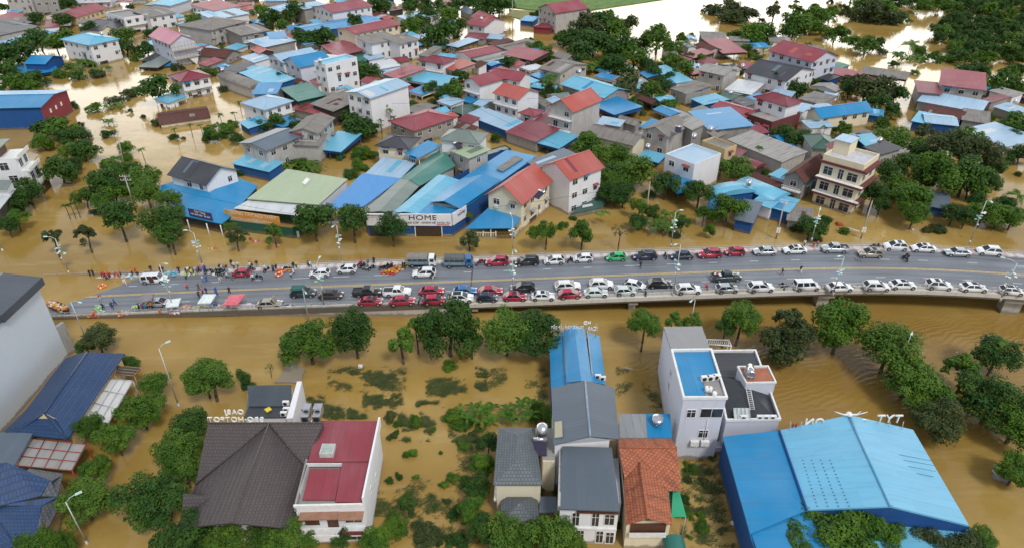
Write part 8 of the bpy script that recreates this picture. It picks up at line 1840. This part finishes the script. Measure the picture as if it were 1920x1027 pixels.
for a in ((540, 507, [OR, YE], 22, .8, 'small orange heap of life jackets near the white motorbike'), (525, 508, [OR, RDc], 16, .6, 'reddish heap beside the fallen motorbikes'), (732, 509, [OR, YE, RDc], 60, 1.2, 'large orange and yellow heap of life jackets by parked motorbikes'), (742, 503, [YE, OR], 40, 1.0, 'yellow heap behind the large orange one'),
          (240, 518, [BLc, WH_], 30, 1.0, 'pale blue plastic bundles beside the white van'), (322, 513, [BLc, (.3, .6, .6)], 30, 1.1, 'turquoise sheets in front of the white van'), (350, 577, [YE, PKc, GNc, WH_], 50, 1.0, 'colourful flowers heaped between two canopies'), (376, 577, [GNc, WH_, YE], 50, 1.0, 'green and white produce heaped below the white canopy'),
          (466, 573, [WH_, (.5, .45, .5)], 40, 1.0, 'white bags heaped beside the salmon-red canopy'), (228, 586, [OR, (.6, .45, .3)], 24, .9, 'orange and tan bundles by the parapet'), (176, 590, [OR, YE], 20, .7, 'orange vests on the footway at the flooded end'), (412, 575, [WH_, PKc, GNc], 40, .8, 'mixed goods heaped under the salmon-red canopy'), (330, 582, [RDc, PKc, WH_], 30, .8, 'red and pink baskets by the parapet'),
          (185, 578, [GNc, (.4, .55, .3)], 20, .6, 'limp green bundle left on the asphalt'), (405, 512, [WH_, GNc], 24, .6, 'white and green bags among the crowd'), (360, 513, [(.5, .7, .1), WH_], 24, .5, 'lime bags beside the crowd'), (188, 583, [BLc, WH_], 12, .5, 'light blue crate by the parapet'), (765, 497, [YE], 14, .5, 'bright yellow sacks behind the white-cabbed truck')): pile(*a)
def ring(x, y, label):
    v, i, off = on_road(x, y, .1); mb = MB(); n, m_ = 20, 8
    for i in range(n):
        for j in range(m_):
            f = lambda a, b_: ((.62+.2*math.cos(b_))*math.cos(a), (.62+.2*math.cos(b_))*math.sin(a), .2+.2*math.sin(b_))
            a0, a1, b0, b1 = 2*math.pi*i/n, 2*math.pi*(i+1)/n, 2*math.pi*j/m_, 2*math.pi*(j+1)/m_; mb.face([f(a0, b0), f(a1, b0), f(a1, b1), f(a0, b1)], mi=1 if i % 5 == 0 else 0, smooth=True)
    o = mb.build('life_ring', [plain('ring_orange', (.75, .14, .02), .5), TRIM()], None, v); tag(o, label, 'life ring', 'life rings'); landmark(x, y, short(label))
ring(191.5, 537, 'orange life ring lying alone on the flooded-end asphalt'); ring(523, 515, 'orange life ring in front of the fallen motorbikes'); ring(529, 507, 'red-orange life ring near the reddish heap')
# boat with bundles at the flooded end
q, _, _ = on_road(112, 581, 0); r = empty('boat', q+Vector((0, 0, .1)), R(-28), 'dark rescue boat loaded with orange and yellow bundles at the ramp foot', 'boat')
mb = MB(); n = 10; prf = []
for i in range(n+1): t = i/n; w_ = .95*math.sin(math.pi*min(1, .16+t*.84))**.6; x_ = -3.2+6.4*t; prf.append([(x_, -w_, .75+.25*t*t), (x_, -w_*.7, .05), (x_, w_*.7, .05), (x_, w_, .75+.25*t*t), (x_, w_*.85, .7), (x_, w_*.6, .25), (x_, -w_*.6, .25), (x_, -w_*.85, .7)])
for a, b_ in zip(prf, prf[1:]):
    for k in range(8): j = (k+1) % 8; mb.face([a[k], a[j], b_[j], b_[k]])
mb.face(prf[0]); mb.face(prf[-1][::-1]); mb.build('hull', plain('boat_dark', (.05, .035, .03), .5), r); landmark(112, 581, 'dark rescue boat')
rg = random.Random(3)
for k in range(3):
    c = (OR, YE, WH_)[k]; mb = MB()
    for j in range(26): p = Vector((rg.uniform(-2.6, 2.2), rg.uniform(-.6, .6), rg.uniform(.4, 1.0))); M = Matrix.Translation(p) @ Matrix.Rotation(rg.uniform(0, 3), 4, 'Z') @ Matrix.Rotation(rg.uniform(-.6, .6), 4, 'Y'); mb.boxm(M, -.24, -.17, -.09, .24, .17, .09)
    mb.build('life_jackets', plain('goods_%.2f_%.2f_%.2f' % c, c, .7, 0, .1), r)
# little things afloat
def debris(reg, x, y, label, col, s=(.8, .5, .3), name='floating_crate', rz=0):
    v = PR(reg, x, y, 0); r = MB(); r.prism([(-s[0], -s[1], -.2), (s[0], -s[1], -.2), (s[0], s[1], -.2), (-s[0], s[1], -.2)], [(-s[0]*.8, -s[1]*.8, s[2]), (s[0]*.85, -s[1]*.85, s[2]*.8), (s[0]*.8, s[1]*.8, s[2]), (-s[0]*.85, s[1]*.8, s[2]*1.1)]); o = r.build(name, plain('debris_%.2f_%.2f' % col[:2], col, .7), None, v); o.rotation_euler = (.1, .15, rz); tag(o, label, name.replace('_', ' '))
debris(26, 668, 490, 'white box with a dark lid floating in the garden flood', (.6, .58, .55), (.4, .35, .5)); debris(17, 230, 748, 'small white cube drifting beside the big warehouse', (.7, .7, .65), (.3, .3, .3)); debris(22, 475, 110, 'red and white sign plate standing in the street flood', (.6, .2, .2), (.7, .1, .5), 'sign_plate')
debris(10, 220, 790, 'rust-red tarp lump in the water before the maroon-banded block', (.35, .06, .03), (.8, .6, .5), 'tarpaulin_heap'); debris(10, 785, 825, 'white bag drifting under the roadside trees', (.7, .7, .7), (.25, .2, .2), 'plastic_bag'); debris(6, 720, 715, 'low dark boat-like float beside the young palms', (.3, .28, .25), (1.3, .4, .3), 'raft', .2); debris(6, 530, 485, 'brown half-sunk car-like hulk by the white terraced building', (.12, .08, .05), (1.6, .8, .4), 'sunken_vehicle', .1)
debris(14, 1150, 455, 'broken pale plank drifting beside the blue workshop', (.4, .36, .3), (1.1, .12, .08), 'plank', -.1); debris(10, 330, 830, 'pale broken post lying in the water by the road', (.5, .48, .46), (1.6, .2, .2), 'post', -.4)
# ------------------------------------------------------------------ people
def skel_body(pose):
    """one continuous skinned figure standing about 1.68 m"""
    V = {}; E_ = []; Rr = {}
    def add(n, p, r, par=None): V[n] = Vector(p); Rr[n] = r; (E_.append((par, n)) if par else None)
    st = pose.get('stride', .0); lean = pose.get('lean', 0.0); bend = pose.get('bend', 0.0)
    add('pelvis', (0, 0, .92), .135); add('waist', (lean*.1+bend*.1, 0, 1.08), .12, 'pelvis'); add('chest', (lean*.25+bend*.32, 0, 1.28-bend*.12), .145, 'waist'); add('neck', (lean*.33+bend*.45, 0, 1.44-bend*.2), .055, 'chest')
    add('head', (lean*.38+bend*.55, 0, 1.53-bend*.24), .082, 'neck'); add('crown', (lean*.4+bend*.6, 0, 1.64-bend*.26), .078, 'head'); add('nose', (lean*.38+bend*.58+.09, 0, 1.54-bend*.26), .018, 'head')
    for s, n in ((1, 'l'), (-1, 'r')):
        f = st*s; add('hip'+n, (0, s*.10, .86), .098, 'pelvis'); add('knee'+n, (f*.22+.03, s*.11, .48), .062, 'hip'+n); add('ank'+n, (f*.42-.02*abs(f), s*.11, .09), .042, 'knee'+n); add('toe'+n, (f*.42+.17, s*.13, .035), .036, 'ank'+n)
        cx, cz = V['chest'].x, V['chest'].z; ar = pose.get('arm'+n, (.0, .0)); add('sho'+n, (cx, s*.19, cz+.08), .06, 'chest')
        e = Vector((cx+ar[0]*.25, s*(.25+ar[1]*.15), cz+.08-.28*(1-abs(ar[1])*.6))); add('elb'+n, e, .043, 'sho'+n); h = e+Vector((ar[0]*.24+.05, s*ar[1]*.2, -.24*(1-abs(ar[0])*.8-max(0, ar[1])*.5))); add('wri'+n, h, .03, 'elb'+n)
        d = (h-e).normalized(); pm = h+d*.07; add('palm'+n, pm, .032, 'wri'+n)
        for k in range(4): add(f'f{k}'+n, pm+d*(.075+.012*(k in (1, 2)))+Vector((.018*(k-1.5), 0, -.01)), .009, 'palm'+n)
        add('th'+n, h+d*.05+Vector((.05, -s*.02, 0)), .010, 'wri'+n)
    names = list(V); ix = {n: i for i, n in enumerate(names)}; me = bpy.data.meshes.new('body'); me.from_pydata([tuple(V[n]) for n in names], [(ix[a], ix[b_]) for a, b_ in E_], [])
    o = bpy.data.objects.new('tmp', me); C.objects.link(o); md = o.modifiers.new('s', 'SKIN')
    for i, n in enumerate(names): me.skin_vertices[0].data[i].radius = (Rr[n], Rr[n]*(1.25 if n in ('chest', 'pelvis') else 1)); me.skin_vertices[0].data[i].use_root = n == 'pelvis'
    sb = o.modifiers.new('u', 'SUBSURF'); sb.levels = 1; bpy.context.view_layer.update(); out_ = bpy.data.meshes.new_from_object(o.evaluated_get(bpy.context.evaluated_depsgraph_get())); bpy.data.objects.remove(o)
    for p in out_.polygons: p.use_smooth = True
    out_.name = 'body'; return out_, V
SKIN = plain('skin', (.42, .24, .16), .6, 0, .06); HAIR = plain('black_hair', (.012, .01, .01), .6); CLOTH = {k: plain('cloth_'+k, c, .8, 0, .1) for k, c in {'white': (.66, .66, .68), 'black': (.02, .02, .024), 'blue': (.02, .12, .42), 'navy': (.015, .03, .1), 'red': (.45, .03, .04), 'orange': (.75, .17, .02), 'yellow': (.72, .6, .05), 'pink': (.65, .12, .25), 'brown': (.16, .09, .06), 'lime': (.45, .75, .08), 'grey': (.2, .2, .21), 'teal': (.05, .25, .3)}.items()}
def garment(me, V, test, grow, name):
    """the part of the body surface a garment covers, pushed outwards, with closed cloth thickness"""
    bm = bmesh.new(); bm.from_mesh(me); bm.normal_update(); kill = [f for f in bm.faces if not test(f.calc_center_median())]; bmesh.ops.delete(bm, geom=kill, context='FACES'); bm.normal_update()
    for v in bm.verts: v.co += v.normal*grow
    m2 = bpy.data.meshes.new(name); bm.to_mesh(m2); bm.free()
    for p in m2.polygons: p.use_smooth = True
    m2.materials.append(CLOTH['white']); return m2
POSES = [dict(arml=(.1, .1), armr=(.1, .1)), dict(stride=.7, arml=(-.6, .1), armr=(.6, .1)), dict(stride=.35, arml=(.8, .2), armr=(.3, .1), lean=.1), dict(arml=(.3, .9), armr=(.1, .1)), dict(bend=.8, stride=.3, arml=(.5, .1), armr=(.6, .1)), dict(stride=1.0, arml=(-.8, .1), armr=(.8, .1), lean=.2)]
PPL = []
for ps in POSES:
    me, V = skel_body(ps); me.materials.append(SKIN); ch = V['chest']
    hd = V['head']; sh = garment(me, V, lambda c: (.98 < c.z < ch.z+.19 and c.z < V['neck'].z+.0 and abs(c.y) < .31) or (c.z > .88 and abs(c.y) < .2 and c.z < V['neck'].z), .016, 'shirt')
    tr = garment(me, V, lambda c: .12 < c.z < 1.0 and abs(c.y) < .24, .012, 'trousers'); ha = garment(me, V, lambda c: c.z > hd.z+.02 and c.x < hd.x+.05, .014, 'hair'); fa = garment(me, V, lambda c: c.z < .1 and abs(c.y) < .19 and c.x < .32, .008, 'shoes'); PPL.append((me, sh, tr, ha, fa))
def person(x, y, top, bot, pose, rz, water=None, sc=1.0):
    if water is None: v, i, off = on_road(x, y, 0)
    else: v = P(x, y, 0)+Vector((0, 0, -water))
    me, sh, tr, ha, fa = PPL[pose]; r = bpy.data.objects.new('person', me); C.objects.link(r); r.location = v; r.rotation_euler = (0, 0, R(rz)); r.scale = (sc,)*3
    for nm, m_, mat_ in (('shirt', sh, CLOTH[top]), ('trousers', tr, CLOTH[bot]), ('hair', ha, HAIR), ('shoes', fa, CLOTH['black'])):
        o = bpy.data.objects.new(nm, m_); C.objects.link(o); o.parent = r; o.material_slots[0].link = 'OBJECT'; o.material_slots[0].material = mat_
    r['category'] = 'person'; r['group'] = 'people on the bridge road' if water is None else 'people wading in the flood'
    act = ['standing', 'walking', 'reaching forward', 'holding an arm out', 'bending down', 'striding'][pose]
    desc = f'person in {top} top {act}' if top != bot else f'person all in {top} {act}'
    if water is not None: desc = f'person in {top} wading'
    later(r, desc, x, y)
rows_ = '''430 376 black black 0;460 372 black navy 0;545 395 red black 1;558 372 orange navy 0;570 388 red navy 4;585 412 red black 1;598 385 orange black 0;612 395 red navy 0;705 368 orange navy 3;690 392 orange brown 4;655 392 red orange 4;808 362 orange black 2;850 360 brown black 0;862 366 orange navy 2;750 456 white white 1;1062 346 black black 0;1232 345 navy black 1;1295 400 lime navy 0;1300 360 black black 0;1318 345 white black 1;1333 350 black grey 2;1345 370 yellow navy 0;1362 350 grey black 0;1385 345 white grey 1;1400 348 grey navy 0;1412 342 black black 2;1430 338 pink navy 0;1458 345 blue blue 3;1470 330 blue navy 0;1480 426 blue blue 1;1445 426 white grey 0;1305 492 pink brown 1;1410 496 brown brown 2;1480 534 navy blue 0;1565 530 blue navy 3;1572 560 blue blue 1;1410 568 black navy 4;1447 535 pink black 0;1530 655 blue navy 2;1550 662 blue blue 4;1572 655 blue navy 0;1705 282 black black 1;1665 398 white black 1;1725 305 white navy 0;1597 428 white white 4;1705 412 grey grey 0;1870 308 white grey 0;1892 308 black black 0;1897 414 white black 1;515 592 red white 4;550 675 black navy 1;632 668 navy navy 5;655 634 blue navy 1;984 664 orange black 2;870 674 blue black 0;905 672 pink navy 4;940 676 teal navy 0;838 690 white white 4;858 688 lime grey 2;1060 715 orange orange 4;465 742 orange red 4;1685 532 black black 2;1090 645 red red 0;1640 330 grey black 2;1660 328 black grey 0;1760 300 white black 1;1600 325 navy black 0;1620 328 white navy 2;980 335 black navy 0;885 660 white navy 1;1205 690 red brown 4;1090 346 navy grey 0'''
for j, it in enumerate(rows_.split(';')):
    a = it.split(); x, y = px(21, float(a[0]), float(a[1])); person(x, y, a[2], a[3], int(a[4]), (j*73) % 360)
rows2 = '''22 70 285 black black 0;22 240 305 white navy 1;22 262 310 black black 0;22 300 290 black grey 0;22 450 332 black navy 2;22 475 325 black black 1;22 440 328 grey navy 0;22 628 305 black black 0;22 652 300 yellow black 3;22 780 298 white navy 1;22 762 285 grey black 0;22 265 412 white black 1;22 1352 262 black navy 0;22 1608 300 navy black 0;22 1628 306 black black 1;22 1652 290 yellow orange 2;22 1518 310 black navy 4;22 1560 325 orange black 4;22 1300 268 grey black 2;22 1240 270 pink grey 0;22 370 330 white grey 2;23 250 402 black white 1;23 1372 268 black black 5;24 290 350 black black 1;24 1562 412 black brown 1;24 1728 390 black white 5;24 885 562 red brown 0;24 872 555 pink red 2;24 1765 158 white navy 2;24 1842 165 brown red 4;24 1878 165 pink teal 0;25 438 290 brown grey 1;25 290 212 white white 3;25 845 262 black black 4;25 862 285 black grey 0'''
for j, it in enumerate(rows2.split(';')):
    a = it.split(); x, y = px(int(a[0]), float(a[1]), float(a[2])); person(x, y, a[3], a[4], int(a[5]), (j*97) % 360)
for rg_, x, y, t in ((21, 1495, 132, 'yellow'), (21, 1525, 134, 'white'), (21, 1556, 128, 'orange'), (7, 365, 905, 'red'), (7, 385, 925, 'orange'), (7, 410, 920, 'white'), (7, 430, 918, 'pink'), (21, 1870, 45, 'red'), (21, 1890, 62, 'pink')):
    gx, gy = px(rg_, x, y); person(gx, gy, t, 'navy', 0, (x*7) % 360, water=.95)
settle()
